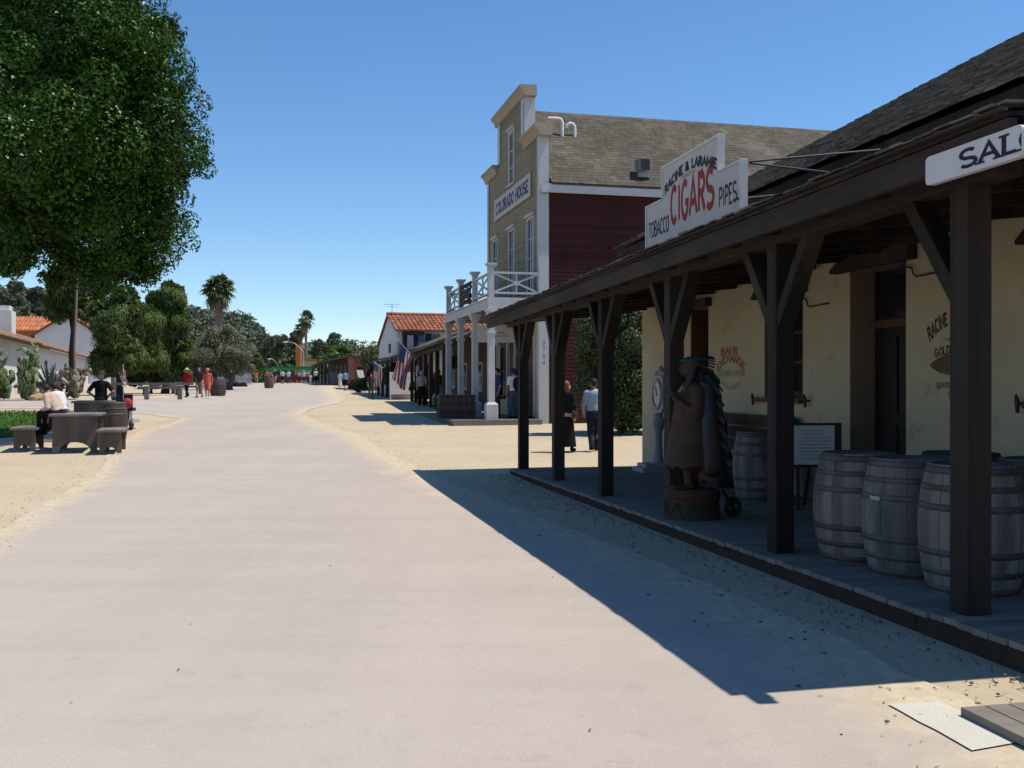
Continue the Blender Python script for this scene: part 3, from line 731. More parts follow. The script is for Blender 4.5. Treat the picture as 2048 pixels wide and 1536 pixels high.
for i, ((x, y), lb) in enumerate(bars):
    if b0 is None: b = b0 = make_barrel(lb, (x, y, zf((x, y, 0))), 'wine barrels on the porch')
    else:
        b = copy_tree(b0); b.location = (x, y, zf((x, y, 0))); b['label'] = lb
    b.rotation_euler.z = i*1.1
    if i in (0, 1, 5):
        v_ = {0: ((.225, .20, .175), (.13, .115, .10)), 1: ((.18, .168, .155), (.10, .095, .09)), 5: ((.17, .16, .15), (.11, .105, .1))}[i]
        for c in b.children:
            if c.name.startswith('staves'): c.data = c.data.copy(); c.data.materials[0] = M('oak_staves_%d' % i, v_[0], v_[1], 5, .85, .003, 40, st=(1, 1, .15), island=.32, c3=tuple(x*.5 for x in v_[1]), scale3=2.5, w3=(.55, .7))
    if i == 3:
        for c in b.children:
            if c.name.startswith('staves'): c.data = c.data.copy(); c.data.materials[0] = M('dark_staves', (.05, .042, .036), (.03, .026, .022), 5, .85, st=(1, 1, .15), island=.2)
    if i == 5: b.scale = (.98, .98, 1.0)
# pale smear on the middle barrel: thin pale grey strip on the hoop
m_ = MB(); bb = [o for o in bpy.data.objects if o.get('label') == bars[1][1]][0]
vs = []
for i in range(7):
    t = math.radians(196+i*2.6)-bb.rotation_euler.z
    for z in (.6, .63): vs.append((.3765*math.cos(t), .3765*math.sin(t), z+.003*math.sin(i*2.1)))
m_.add(vs, [(2*i, 2*i+2, 2*i+3, 2*i+1) for i in range(6)])
m_.build('pale_smear', M('pale_grey', (.34, .34, .35)), bb, world=False)

# ------------------------------------------------------------------ bench against the wall
M_BENCH = M('dark_bench', (.045, .034, .026), (.028, .022, .018), 6, .8, st=(.4, .4, 2))
pb = PF(9.0, 2.1, 0); bn = thing('porch_bench', 'dark high backed wooden bench against the cream wall behind the lone barrel', 'bench', (pb.x, pb.y, zf(pb)))
zo = zf(pb)
m_ = MB()
for z in (.55, .75, .95): m_.box(PF, 7.0, 9.9, 2.46, 2.50, zo+z, zo+z+.17)
m_.build('backrest', M_BENCH, bn)
m_ = MB(); m_.box(PF, 7.0, 9.9, 1.95, 2.44, zo+.42, zo+.47); m_.build('seat', M_BENCH, bn)
for a in (7.05, 8.4, 9.78):
    m_ = MB(); m_.box(PF, a, a+.08, 1.98, 2.42, zo, zo+.42); m_.build('leg', M_BENCH, bn)

# ------------------------------------------------------------------ notice board on an easel
py_ = 12.2; pn = at(1630, 890, py_); zo = zf(pn); nb = thing('notice_board', 'white printed notice sheet on a dark easel beside the doorway', 'sign', (pn.x, pn.y, zo))
NF = Fr((pn.x, pn.y, 0), (1, .05, 0), (-.05, 1, 0))
m_ = MB(); m_.box(NF, -.26, .335, .012, .04, zpx(936, py_), zpx(846, py_)); fr = m_.build('board', M_BENCH, nb)
m_ = MB(); m_.box(NF, -.255, .243, .0, .0115, zpx(929, py_), zpx(851, py_)); m_.build('sheet', M('notice_white', (.56, .57, .58), (.52, .53, .54), 4), fr)
m_ = MB(); rr_ = random.Random(5)
for k in range(9):
    z = zpx(862+k*7, py_); x0 = -.2+rr_.uniform(0, .06); x1 = .2-rr_.uniform(0, .14); x = x0
    while x < x1:
        w = rr_.uniform(.02, .05); m_.quad(NF(x, -.002, z), NF(x+w, -.002, z), NF(x+w, -.002, z+.012), NF(x, -.002, z+.012)); x += w+.012
m_.build('print_lines', M('print_grey', (.2, .2, .22)), fr)
for x in (-.2, .27):
    m_ = MB(); m_.beam(NF(x, .03, zo), NF(x, .06, zpx(846, py_)), .04, .03); m_.build('leg', M_BENCH, nb)
m_ = MB(); m_.beam(NF(.03, .5, zo), NF(.03, .06, zpx(850, py_)), .04, .03); m_.build('leg', M_BENCH, nb)

# ------------------------------------------------------------------ penny weighing scale by the far corner
pw = at(1317, 800, 18.5); zo = zf(pw); ws = thing('weighing_scale', 'ornate grey penny weighing scale with oval dial at the far corner of the adobe wall', 'scale', (pw.x, pw.y, zo))
SFm = Fr((pw.x, pw.y, 0), U, RR)       # the dial faces the street
M_SC = M('grey_enamel', (.30, .31, .33), (.22, .22, .25), 6, .5, spec=.4)
m_ = MB(); m_.lathe([(.2, 0), (.21, .05), (.15, .1), (.11, .16), (.085, .24), (.07, .5), (.068, .72), (.10, .8), (.12, .88), (.09, .97), (.08, 1.08)], (pw.x, pw.y, zo), 14); m_.build('pedestal', M('lilac_enamel', (.25, .235, .31), (.19, .18, .25), 6, .5), ws)
zc_ = zpx(786, 18.5); m_ = MB()
m_.box(SFm, -.27, .27, -.02, .22, zc_-.31, zc_+.27); m_.box(SFm, -.31, .31, -.06, .26, zc_-.36, zc_-.31); m_.box(SFm, -.31, .31, -.06, .26, zc_+.27, zc_+.32)
m_.tube([SFm(.21*math.cos(2*math.pi*k/32), -.025, zc_-.02+.25*math.sin(2*math.pi*k/32)) for k in range(33)], .03, 6, caps=False)
for x in (-.2, -.1, .1, .2): m_.ell(SFm(x, .05, zc_+.35), (.05, .05, .06))
m_.ell(SFm(0, .05, zc_+.39), (.06, .06, .12))
hd = m_.build('dial_case', M_SC, ws)
m_ = MB(); m_.prism([SFm(.195*math.cos(2*math.pi*k/24), -.032, zc_-.02+.235*math.sin(2*math.pi*k/24)) for k in range(24)], RR*.01); m_.build('dial', M('dial_face', (.55, .52, .46), (.46, .42, .36), 8, .4), hd)
m_ = MB(); m_.tube([SFm(.2*math.cos(2*math.pi*k/32), -.035, zc_-.02+.24*math.sin(2*math.pi*k/32)) for k in range(33)], .014, 6, caps=False); m_.beam(SFm(0, -.04, zc_-.05), SFm(.05, -.04, zc_+.12), .012, .008); m_.build('needle_and_rim', M_IRON, hd)
m_ = MB(); m_.prism([SFm(-.42, -.45, zo+.0), SFm(.18, -.45, zo), SFm(.18, .1, zo), SFm(-.42, .1, zo)], (0, 0, .09)); m_.prism([SFm(-.33, -.38, zo+.09), SFm(.12, -.38, zo+.09), SFm(.12, .05, zo+.09), SFm(-.33, .05, zo+.09)], (0, 0, .07)); m_.build('platform', M_SC, ws, bevel=.015)

# ------------------------------------------------------------------ carved wooden figure on its stump
ps = at(1384, 900, 11.5); zo = zf(ps); st = thing('carved_statue', 'carved wooden standing figure with feather headdress and robe on a patterned stump', 'statue', (ps.x, ps.y, zo), math.radians(97))
M_CARV = M('carved_red_brown', (.075, .027, .018), (.038, .017, .013), 7, .6, .006, 24, st=(1, 1, .35), c3=(.05, .035, .028), scale3=4, spec=.3)
M_ROBE = M('painted_robe', (.075, .038, .022), (.04, .024, .018), 6, .65, .008, 20, st=(1, 1, .3), c3=(.035, .055, .075), scale3=3.5)
def local(o, me, name, mat, parent, label=None): return link(name, me, mat, parent, label)
z0 = .34
body = [('e', (0, .015, z0+1.4), (.078, .098, .12)), ('e', (0, .04, z0+1.34), (.06, .075, .075)), ('c', (0, .105, z0+1.41), (0, .128, z0+1.375), .013, .02), ('e', (0, .1, z0+1.325), (.03, .02, .014)), ('e', (-.08, .0, z0+1.38), (.014, .024, .034)), ('e', (.08, .0, z0+1.38), (.014, .024, .034)),
        ('c', (0, 0, z0+1.18), (0, .01, z0+1.32), .06, .055), ('c', (0, 0, z0+.78), (0, 0, z0+1.05), .125, .14, (1.2, .85, 1)), ('c', (-.15, 0, z0+1.14), (.15, 0, z0+1.14), .07, .07),
        ('c', (.2, -.01, z0+1.12), (.26, -.03, z0+.86), .058, .046), ('c', (.26, -.03, z0+.86), (.17, .17, z0+.80), .045, .034), ('e', (.15, .205, z0+.8), (.035, .045, .035)),
        ('c', (-.2, -.01, z0+1.12), (-.25, .02, z0+.86), .058, .046), ('c', (-.25, .02, z0+.86), (-.14, .19, z0+1.02), .045, .034), ('e', (-.13, .215, z0+1.06), (.035, .03, .05)),
        ('c', (.1, .0, z0+.8), (.1, .03, z0+.42), .095, .068), ('c', (.1, .03, z0+.42), (.1, .0, z0+.06), .062, .045), ('c', (-.1, .05, z0+.8), (-.1, .09, z0+.42), .095, .068), ('c', (-.1, .09, z0+.42), (-.1, .06, z0+.06), .062, .045),
        ('c', (.1, -.02, z0+.04), (.12, .16, z0+.025), .045, .035), ('c', (-.1, .04, z0+.04), (-.12, .22, z0+.025), .045, .035)]
for sx, hx, hy, hz in ((1, .15, .235, .8), (-1, -.13, .235, 1.09)):
    for q in range(4): body.append(('c', (hx-.03+.02*q, hy, z0+hz+.005), (hx-.03+.02*q, hy+.035, z0+hz-.03), .012, .01))
    body.append(('c', (hx-sx*.04, hy-.03, z0+hz+.01), (hx-sx*.035, hy+.02, z0+hz+.04), .013, .01))
link('body', sdf_mesh('body', body, .011, .022), M_CARV, st)
tunic = [('c', (0, .02, z0+.28), (0, 0, z0+1.0), .265, .195, (1.15, .95, 1)), ('c', (-.14, 0, z0+1.13), (.14, 0, z0+1.13), .085, .085), ('c', (0, 0, z0+1.0), (0, 0, z0+1.12), .16, .15, (1.15, .85, 1)),
         ('c', (.2, -.01, z0+1.12), (.26, -.03, z0+.9), .075, .07), ('c', (-.2, -.01, z0+1.12), (-.25, .02, z0+.9), .075, .07)]
link('tunic', sdf_mesh('tunic', tunic, .015, .03, cut=lambda X, Y, Z: z0+.25+.02*np.sin(X*60)-Z), M('tunic_leather', (.062, .034, .02), (.036, .021, .014), 8, .7, .006, 24, c3=(.06, .03, .022), scale3=3), st)
robe = [('c', (0, -.15, z0+.12), (0, -.10, z0+1.05), .24, .19, (1.2, .75, 1)), ('c', (.17, -.07, z0+1.15), (.29, -.10, z0+.3), .09, .12), ('c', (-.17, -.07, z0+1.15), (-.29, -.10, z0+.3), .09, .12)]
link('cape', sdf_mesh('cape', robe, .018, .04, cut=lambda X, Y, Z: np.maximum(Y+.02, z0+.1+.02*np.sin(X*50)-Z)), M_ROBE, st)
m_ = MB()
for s_ in (-1, 1): m_.ell((.034*s_, .092, z0+1.415), (.013, .009, .009))
m_.build('eyes', M_BLK, st, world=False)
hr = MB()
for s_ in (-1, 1): hr.tube([(.075*s_, -.01, z0+1.42), (.098*s_, .03, z0+1.3), (.105*s_, .1, z0+1.15), (.1*s_, .12, z0+1.02)], [.03, .032, .028, .012], 8)
hr.build('braids', M_BLK, st, world=False)
m_ = MB()
for k in range(7): m_.ell((-.09+.03*k, .125+.012*math.sin(k*.52), z0+1.16-.05*math.sin(math.pi*k/6)), (.02, .018, .026))
m_.build('necklace', M('bone_paint', (.25, .22, .17), (.2, .17, .12), 8), st, world=False)
m_ = MB(); m_.tube([(.222*math.cos(t), .192*math.sin(t), z0+.83) for t in [i*math.pi/10 for i in range(21)]], .024, 6, caps=False); m_.build('belt', M('belt_blue', (.03, .05, .10), (.12, .04, .03), 30), st, world=False)
feather_mats = [M('feather_teal', (.015, .075, .075), (.012, .045, .05), 10, .6), M('feather_grey', (.17, .16, .17), (.10, .10, .11), 10, .7), M('feather_brown', (.07, .052, .045), (.045, .035, .03), 10, .7)]
def feather(m2, p0, d, L, w, mi):
    d = Vector(d).normalized(); s_ = d.cross(Vector((0, 0, 1))); s_ = (s_ if s_.length > .05 else Vector((1, 0, 0))).normalized(); n_ = s_.cross(d)
    prof = [(0, .35), (.15, .8), (.5, 1), (.8, .9), (.93, .6), (1, .1)]; vs = []
    for t, q in prof:
        c = Vector(p0)+d*L*t-n_*.04*t*t
        vs += [c-s_*w*q, c+n_*.012, c+s_*w*q, c-n_*.008]
    fs = [(4*i+k, 4*i+(k+1) % 4, 4*i+4+(k+1) % 4, 4*i+4+k) for i in range(len(prof)-1) for k in range(4)]
    m2.add(vs, fs, mi)
hb = MB()
for k in range(15):     # short crown laid back over the head
    t = math.radians(-25+230*k/14); dx, dz = math.cos(t), math.sin(t)
    feather(hb, (.085*dx, -.01, z0+1.44+.075*max(dz, -.4)), (dx*.45, -.9, -.2+.34*max(dz, -.3)), .2, .05, (0, 1, 2)[k % 3])
for side in (-1, 1):
    for k in range(13):   # trails down the back
        z = z0+1.38-.082*k; feather(hb, (side*(.06+.006*k), -.12-.009*k, z), (side*.5, -.5, -.75), .26, .06, (0, 1, 2, 1)[k % 4])
for k in range(12):
    feather(hb, (0, -.13-.008*k, z0+1.4-.085*k), (.15*(-1)**k, -.7, -.6), .26, .07, (1, 2)[k % 2])
hb.ell((0, -.005, z0+1.455), (.092, .11, .07), mi=2)
hb.tube([(.09*math.cos(math.radians(a)), .01+.108*math.sin(math.radians(a)), z0+1.47) for a in range(0, 361, 30)], .02, 8, mi=0, caps=False)
st.scale = (1.14, 1.14, 1.0)
hb.build('headdress', feather_mats, st, world=False)
m_ = MB(); m_.lathe([(.27, 0), (.28, .02), (.265, .2), (.275, .21), (.275, .33), (.25, .345), (.0, .345)], seg=20)
sb = m_.build('stump', M('stump_ochre', (.08, .06, .032), (.05, .038, .022), 6, .8, .006), st, world=False)
m_ = MB(); m_.lathe([(.27, .235), (.283, .24), (.283, .325), (.26, .33)], seg=20, close=False); m_.build('red_band', M('band_red', (.10, .035, .022), (.065, .026, .018), 6), sb, world=False)
m_ = MB()
for k in range(10):
    t0, t1, t2 = [2*math.pi*(k+q)/10 for q in (0, .5, 1)]; r_0 = .275
    for a_0, a_1, z_0, z_1 in ((t0, t1, .03, .19), (t1, t2, .19, .03)):
        m_.beam((r_0*math.cos(a_0), r_0*math.sin(a_0), z_0), (r_0*math.cos(a_1), r_0*math.sin(a_1), z_1), .012, .02)
m_.build('zigzag_carving', M_BENCH, sb, world=False)
dy = at(1466, 1020, 11.6); dl = thing('hand_truck', 'small dark dolly wheel and frame behind the carved figure stump', 'dolly', (dy.x, dy.y, zf(dy)))
for sx in (0, .32):
    m_ = MB(); c = Vector((dy.x+sx*.2, dy.y+sx, zf(dy)+.1)); DF = Fr(c, (1, 0, 0), (0, 1, 0))
    m_.tube([DF(.08*math.cos(2*math.pi*k/20), 0, .08*math.sin(2*math.pi*k/20)) for k in range(21)], .022, 8, caps=False)
    m_.ell(DF(0, 0, 0), (.03, .03, .03)); m_.build('wheel', M_IRON, dl)
m_ = MB(); m_.tube([(dy.x, dy.y, zf(dy)+.1), (dy.x+.064, dy.y+.32, zf(dy)+.1)], .015); m_.beam((dy.x, dy.y, zf(dy)+.1), (dy.x-.1, dy.y+.1, zf(dy)+.3), .03, .03); m_.build('frame', M_IRON, dl)
# ------------------------------------------------------------------ two storey false front house
CN = Vector((.952, 34, 0)); CU = Vector((-.2353, .9719, 0)); CR = Vector((.9719, .2353, 0))
CW = 8.23; CZ = .30; CFZ = .47
CF = Fr(CN, CU, CR)                      # a along the front away from the camera, b into the house
def cpx(px, b=0):                          # a on the plane b
    tx = (px-1024)/FPX; Y = (CN.dot(CR)+b)/(CR.x*tx+CR.y); return (Vector((tx*Y, Y, 0))-CN).dot(CU), Y
M_OLIVE = M('olive_clapboard', (.285, .245, .165), (.25, .212, .14), 1.5, .85, island=.12, st=(1, 1, .3), c3=(.21, .18, .12), scale3=1.2, w3=(.55, .8))
M_CREAMW = M('cream_front_paint', (.50, .40, .22), (.44, .35, .19), 2, .85)
M_WHITE = M('white_house_paint', (.54, .54, .55), (.47, .47, .48), 3, .7, c3=(.38, .365, .345), scale3=1.4, w3=(.6, .85))
M_REDW = M('red_clapboard', (.062, .0155, .0150), (.045, .012, .012), 1.5, .8, island=.22, st=(1, 1, .35), c3=(.032, .011, .012), scale3=1.3, w3=(.5, .75))
M_SHING = M('tan_shingles', (.095, .081, .060), (.07, .06, .046), 12, .95, island=.22, c3=(.125, .108, .085), scale3=.5)
M_DWIN = M('dark_window_glass', (.02, .022, .028), None, rough=.12, spec=.5)
ch = thing('false_front_house', 'two storey house with olive stepped false front, white balcony and dark red side wall', 'house', CF(0, 0, CZ))
ZS, ZT, A1, A2 = 10.42, 12.32, 2.02, 6.3
def clap(mb, F, outline, h, x0, x1, z0, z1, holes=(), lap=.013, mi=0):
    """lapped boards on plane b=0 facing -b; outline(z)->list of (xa, xb)"""
    z = z0
    while z < z1-1e-4:
        zt = min(z+h, z1)
        for xa, xb in outline(z+.001):
            segs = [(xa, xb)]
            for (ha, hb, hc, hd) in holes:
                if z < hd-.01 and zt > hc+.01:
                    n_ = []
                    for p, q in segs:
                        if hb <= p or ha >= q: n_.append((p, q)); continue
                        if p < ha: n_.append((p, ha))
                        if q > hb: n_.append((hb, q))
                    segs = n_
            for p, q in segs:
                mb.quad(F(p, -lap, z), F(q, -lap, z), F(q, -.002, zt), F(p, -.002, zt), mi); mb.quad(F(p, 0, z), F(q, 0, z), F(q, -lap, z), F(p, -lap, z), mi)
        z = zt
def front_out(z): return [(.0, CW)] if z < ZS else [(A1, A2)]
# openings on the front: (a0, a1, z0, z1)
W_att = (cpx(1029)[0], cpx(1018)[0], 9.25, 11.3)
up = [(a-.48, a+.48, 4.75, 7.55) for a in (cpx(1061)[0], cpx(1023.5)[0], cpx(991)[0])]
gr = [(.75, 1.75, CFZ+.05, 3.25), (2.35, 3.3, CFZ+.75, 3.2), (3.6, 4.7, CFZ+.05, 3.3), (5.0, 5.95, CFZ+.75, 3.2), (6.5, 7.5, CFZ+.05, 3.25)]
m_ = MB(); clap(m_, CF, front_out, .155, 0, CW, 4.62, ZT, [W_att]+up); m_.build('front_wall', M_OLIVE, ch)
m_ = MB(); clap(m_, CF, lambda z: [(0, CW)], .2, 0, CW, CFZ, 4.62, gr, lap=.012); m_.build('ground_floor_front', M_CREAMW, ch)
# body of the false front: ends and back
m_ = MB()
for (a0, a1, z0, z1) in ((0, CW, 8.5, ZS), (A1, A2, ZS, ZT)): m_.box(CF, a0+.01, a1-.01, .3, .34, z0, z1)
m_.build('false_front_back', M_OLIVE, ch)
m_ = MB()
for a in (A1, A2): m_.box(CF, a-.04, a+.04, -.03, .36, ZS, ZT-.02)
m_.box(CF, A1+.05, A1+.42, -.06, -.025, ZS, ZT-.1); m_.box(CF, A2-.42, A2-.05, -.06, -.025, ZS, ZT-.1)
m_.build('false_front_trim', M_WHITE, ch)
# corner boards
m_ = MB(); m_.box(CF, -.05, .0, -.05, .30, CZ, ZS-.05); m_.box(CF, 0, .22, -.05, -.026, CZ, ZS-.05)
cb = m_.build('corner_board', M_WHITE, ch); m_ = MB()
m_.box(CF, CW-.22, CW, -.05, -.026, CZ, ZS-.05); m_.box(CF, CW, CW+.05, -.05, .3, CZ, ZS-.05)
m_.build('corner_board', M_WHITE, ch)
m_ = MB(); zz = 3.05
for i, c_ in enumerate('2754'):
    zc = 3.05-.22*i
    lettering(m_, c_, lambda u, v, h, zc=zc: CF(-.053-h, .125+u*.13, zc+(v-.5)*.15), .12)
m_.build('house_number', M_BLK, cb)
# cornices
def cornice(a0, a1, z):
    m2 = MB(); prof = [(-.04, z-.36), (-.10, z-.36), (-.12, z-.26), (-.2, z-.14), (-.36, z-.06), (-.36, z+.03), (-.33, z+.03)]
    pr_ = [(-.04, z-.34), (-.1, z-.34), (-.12, z-.2), (-.2, z-.1), (-.27, z-.06), (-.27, z+.03), (.36, z+.05), (.36, z-.34)]
    m2.prism([CF(a0, b, c) for b, c in pr_], CU*(a1-a0)); return m2
cornice(A1-.28, A2+.28, ZT).build('cornice', M('cornice_tan', (.40, .34, .26), (.35, .295, .225), 3, .8), ch)
cornice(-.3, A1-.045, ZS).build('cornice', MATS['cornice_tan'], ch)
cornice(A2+.045, CW+.3, ZS).build('cornice', MATS['cornice_tan'], ch)
def hwin(F, o, parent, tr=.13, mat_t=M_WHITE, sash=2, cols=2, name='window', b=0, hood=True):
    xa, xb, za, zb = o; m2 = MB()
    m2.box(F, xa-.02, xa+tr-.02, b-.03, b+.03, za, zb); m2.box(F, xb-tr+.02, xb+.02, b-.03, b+.03, za, zb)
    m2.box(F, xa+tr-.02, xb-tr+.02, b-.03, b+.03, zb-tr, zb)
    if hood: m2.box(F, xa-.1, xb+.1, b-.1, b+.06, zb+.002, zb+.1)
    m2.box(F, xa-.06, xb+.06, b-.09, b+.06, za-.07, za-.002)
    w_ = m2.build(name, mat_t, parent); m2 = MB(); m2.box(F, xa+tr-.02, xb-tr+.02, b+.03, b+.06, za, zb-tr); m2.build('pane', M_DWIN, w_)
    m2 = MB(); xm = (xa+xb)/2
    for i in range(1, cols): x = xa+tr+(xb-xa-2*tr)*i/cols; m2.box(F, x-.018, x+.018, b+.01, b+.029, za, zb-tr)
    for i in range(1, sash+1): z = za+(zb-tr-za)*i/(sash+1); m2.box(F, xa+tr, xb-tr, b+.012, b+.028, z-.02, z+.02)
    m2.build('glazing_bars', mat_t, w_); return w_
hwin(CF, W_att, ch, .13)
for o in up: hwin(CF, o, ch, .1, sash=3)
M_BROWND = M('brown_door', (.12, .05, .035), (.09, .038, .028), 4, .6, st=(1, 1, .2))
for i, o in enumerate(gr):
    if o[2] < CFZ+.5:
        m2 = MB(); m2.box(CF, o[0]-.1, o[0], -.05, .1, o[2], o[3]+.1); m2.box(CF, o[1], o[1]+.1, -.05, .1, o[2], o[3]+.1); m2.box(CF, o[0], o[1], -.05, .1, o[3], o[3]+.1)
        d_ = m2.build('door_frame', M_WHITE, ch)
        m2 = MB(); m2.box(CF, o[0], o[1], .08, .13, o[2], o[3]-.5); dd = m2.build('door', M_BROWND, d_)
        m2 = MB(); m2.box(CF, o[0], o[1], .06, .1, o[3]-.48, o[3]); m2.build('transom_pane', M_DWIN, d_)
    else: hwin(CF, o, ch, .1, M_BROWND if i % 2 else M_WHITE, sash=1)
# red side wall (faces the camera), far wall and back
SD = 13.4; EZC = 8.32; SFR = Fr(CF(0, .0, 0), CR, CU)    # a along depth, b inwards (away from the camera)
m_ = MB(); clap(m_, SFR, lambda z: [(.30, SD)], .135, 0, SD, CZ-.2, EZC, lap=.011); m_.build('side_wall', M_REDW, ch)
m_ = MB(); m_.quad(CF(CW, 0, 0), CF(CW, SD, 0), CF(CW, SD, EZC), CF(CW, 0, EZC)); m_.quad(CF(0, SD, 0), CF(CW, SD, 0), CF(CW, SD, EZC), CF(0, SD, EZC)); m_.add([CF(0, SD, EZC), CF(CW, SD, EZC), CF(CW/2, SD, 11.8)], [(0, 1, 2)]); m_.build('rear_wall', M_REDW, ch)
m_ = MB(); m_.box(CF, -.22, -.15, .0, SD+.2, EZC-.16, EZC+.13); m_.box(CF, -.15, -.001, .0, SD+.2, EZC-.1, EZC-.06); m_.build('eave_board', M_WHITE, ch)
RZ = 11.95; rs = (RZ-EZC-.1)/(CW/2+.22)
m_ = MB()
m_.hexa([CF(-.22, .35, EZC+.1), CF(-.22, SD+.3, EZC+.1), CF(CW/2, SD+.3, RZ-.03), CF(CW/2, .35, RZ-.03), CF(-.22, .35, EZC+.16), CF(-.22, SD+.3, EZC+.16), CF(CW/2, SD+.3, RZ+.03), CF(CW/2, .35, RZ+.03)])
m_.hexa([CF(CW/2, .35, RZ-.03), CF(CW/2, SD+.3, RZ-.03), CF(CW+.22, SD+.3, EZC+.1), CF(CW+.22, .35, EZC+.1), CF(CW/2, .35, RZ+.03), CF(CW/2, SD+.3, RZ+.03), CF(CW+.22, SD+.3, EZC+.16), CF(CW+.22, .35, EZC+.16)])
crf = m_.build('roof', M_SHING, ch)
m_ = MB(); shakes(m_, Fr(CF(0, 0, 0), CR, CU), .36, SD+.32, -.25, CW/2, rs, .28, .17, .006, 21, EZC+.165, lift=.018, jit=.25, len_=1.3); m_.build('shingles', M_SHING, crf)
def roof_at(px, py):   # point on the near roof plane
    d = Vector(((px-1024)/FPX, 1, (768-py)/FPX)); p0 = CF(-.22, 0, EZC+.18); n_ = CR.cross(CF(CW/2, 0, RZ)-CF(-.22, 0, EZC+.1)); o = Vector((0, 0, HC))
    return o+d*((p0-o).dot(n_)/d.dot(n_))
M_PIPE = M('white_vent_pipe', (.66, .66, .62), (.58, .58, .55), 5, .6)
for (px, py, H_, L_) in ((1124, 272, .62, .5), (1149, 273, .46, .2)):
    p = roof_at(px, py); m_ = MB(); m_.tube([p-Vector((0, 0, .1)), p+Vector((0, 0, H_-.12)), p-CR*.05+Vector((0, 0, H_-.02)), p-CR*.14+Vector((0, 0, H_)), p-CR*L_+Vector((0, 0, H_)), p-CR*(L_+.02)+Vector((0, 0, H_-.02))], .07, 10)
    if L_ < .3: m_.tube([p-CR*(L_)+Vector((0, 0, H_-.01)), p-CR*(L_+.08)+Vector((0, 0, H_-.05)), p-CR*(L_+.1)+Vector((0, 0, H_-.18))], .07, 10)
    v = m_.build('vent_pipe', M_PIPE, crf)
p = roof_at(1283, 352); m_ = MB(); RF = Fr(p, CR, CU)
m_.box(RF, -.22, .22, -.3, .25, -.1, .04); m_.tube([RF(0, 0, 0), RF(0, 0, .3), RF(0, -.1, .42), RF(0, -.28, .44)], .17, 10)
m_.hexa([RF(-.2, -.36, .12), RF(.2, -.36, .12), RF(.2, .1, .2), RF(-.2, .1, .2), RF(-.2, -.36, .56), RF(.2, -.36, .56), RF(.2, .16, .56), RF(-.2, .16, .56)])
vb = m_.build('roof_vent_hood', M('vent_metal', (.30, .31, .31), (.24, .25, .25), 6, .5, metal=.4), crf)
m_ = MB(); m_.box(RF, -.17, .17, -.372, -.362, .14, .53); m_.build('vent_mouth', M_BLK, crf)
# balcony
BD = 1.7; DB, DT = 4.2, 4.57
m_ = MB(); m_.box(CF, -.05, CW+.05, -BD-.06, -.06, DB+.14, DT-.05); m_.build('balcony_deck', M('deck_boards', (.42, .36, .26), (.36, .31, .22), 4, .85), ch)
m_ = MB(); m_.box(CF, -.1, CW+.1, -BD-.12, -BD-.06, DB, DT); m_.box(CF, -.1, -.05, -BD-.06, -.055, DB, DT); m_.box(CF, CW+.05, CW+.1, -BD-.06, -.055, DB, DT)
m_.box(CF, -.13, CW+.13, -BD-.17, -BD-.12, DT-.06, DT-.01); m_.build('balcony_fascia', M_WHITE, ch)
cols = [.0, CW/3, 2*CW/3, CW]
for a in cols:
    m_ = MB(); b = -BD
    m_.box(CF, a-.105, a+.105, b-.105, b+.105, CFZ+.5, DB-.22); m_.box(CF, a-.2, a+.2, b-.2, b+.2, CFZ+.0, CFZ+.5); m_.hexa([CF(a-.2, b-.2, CFZ+.5), CF(a+.2, b-.2, CFZ+.5), CF(a+.2, b+.2, CFZ+.5), CF(a-.2, b+.2, CFZ+.5), CF(a-.13, b-.13, CFZ+.58), CF(a+.13, b-.13, CFZ+.58), CF(a+.13, b+.13, CFZ+.58), CF(a-.13, b+.13, CFZ+.58)])
    m_.box(CF, a-.15, a+.15, b-.15, b+.15, DB-.85, DB-.78); m_.box(CF, a-.15, a+.15, b-.15, b+.15, DB-.22, DB-.12); m_.box(CF, a-.19, a+.19, b-.19, b+.19, DB-.12, DB-.003)
    m_.build('column', M_WHITE, ch)
    m_ = MB(); m_.box(CF, a-.09, a+.09, b-.09, b+.09, DT, DT+1.02); m_.box(CF, a-.125, a+.125, b-.125, b+.125, DT+1.02, DT+1.08); m_.box(CF, a-.17, a+.17, b-.17, b+.17, DT+1.08, DT+1.15); m_.build('balcony_post', M_WHITE, ch)
def rail(p, q, xs):
    m2 = MB(); p = Vector(p); q = Vector(q); zt, zb_ = .84, .16; U3 = Vector((0, 0, 1))
    m2.beam(p+U3*zt, q+U3*zt, .09, .07); m2.beam(p+U3*zb_, q+U3*zb_, .07, .07)
    for i in range(xs):
        s0, s1 = p.lerp(q, i/xs), p.lerp(q, (i+1)/xs)
        m2.beam(s0+U3*(zb_+.03), s1+U3*(zt-.03), .05, .06); m2.beam(s0+U3*(zt-.03), s1+U3*(zb_+.03), .045, .055)
        m_c = s0.lerp(s1, .5); m2.beam(m_c+U3*zb_, m_c+U3*zt, .06, .06)
        m2.beam(m_c-(q-p).normalized()*.07+U3*.5, m_c+(q-p).normalized()*.07+U3*.5, .062, .14)
    m2.build('railing', M_WHITE, ch)
rail(CF(0, -BD+.11, DT), CF(0, -.06, DT), 1)
for i in range(3): rail(CF(cols[i]+.11, -BD, DT), CF(cols[i+1]-.11, -BD, DT), 1)
rail(CF(CW, -BD+.11, DT), CF(CW, -.06, DT), 1)
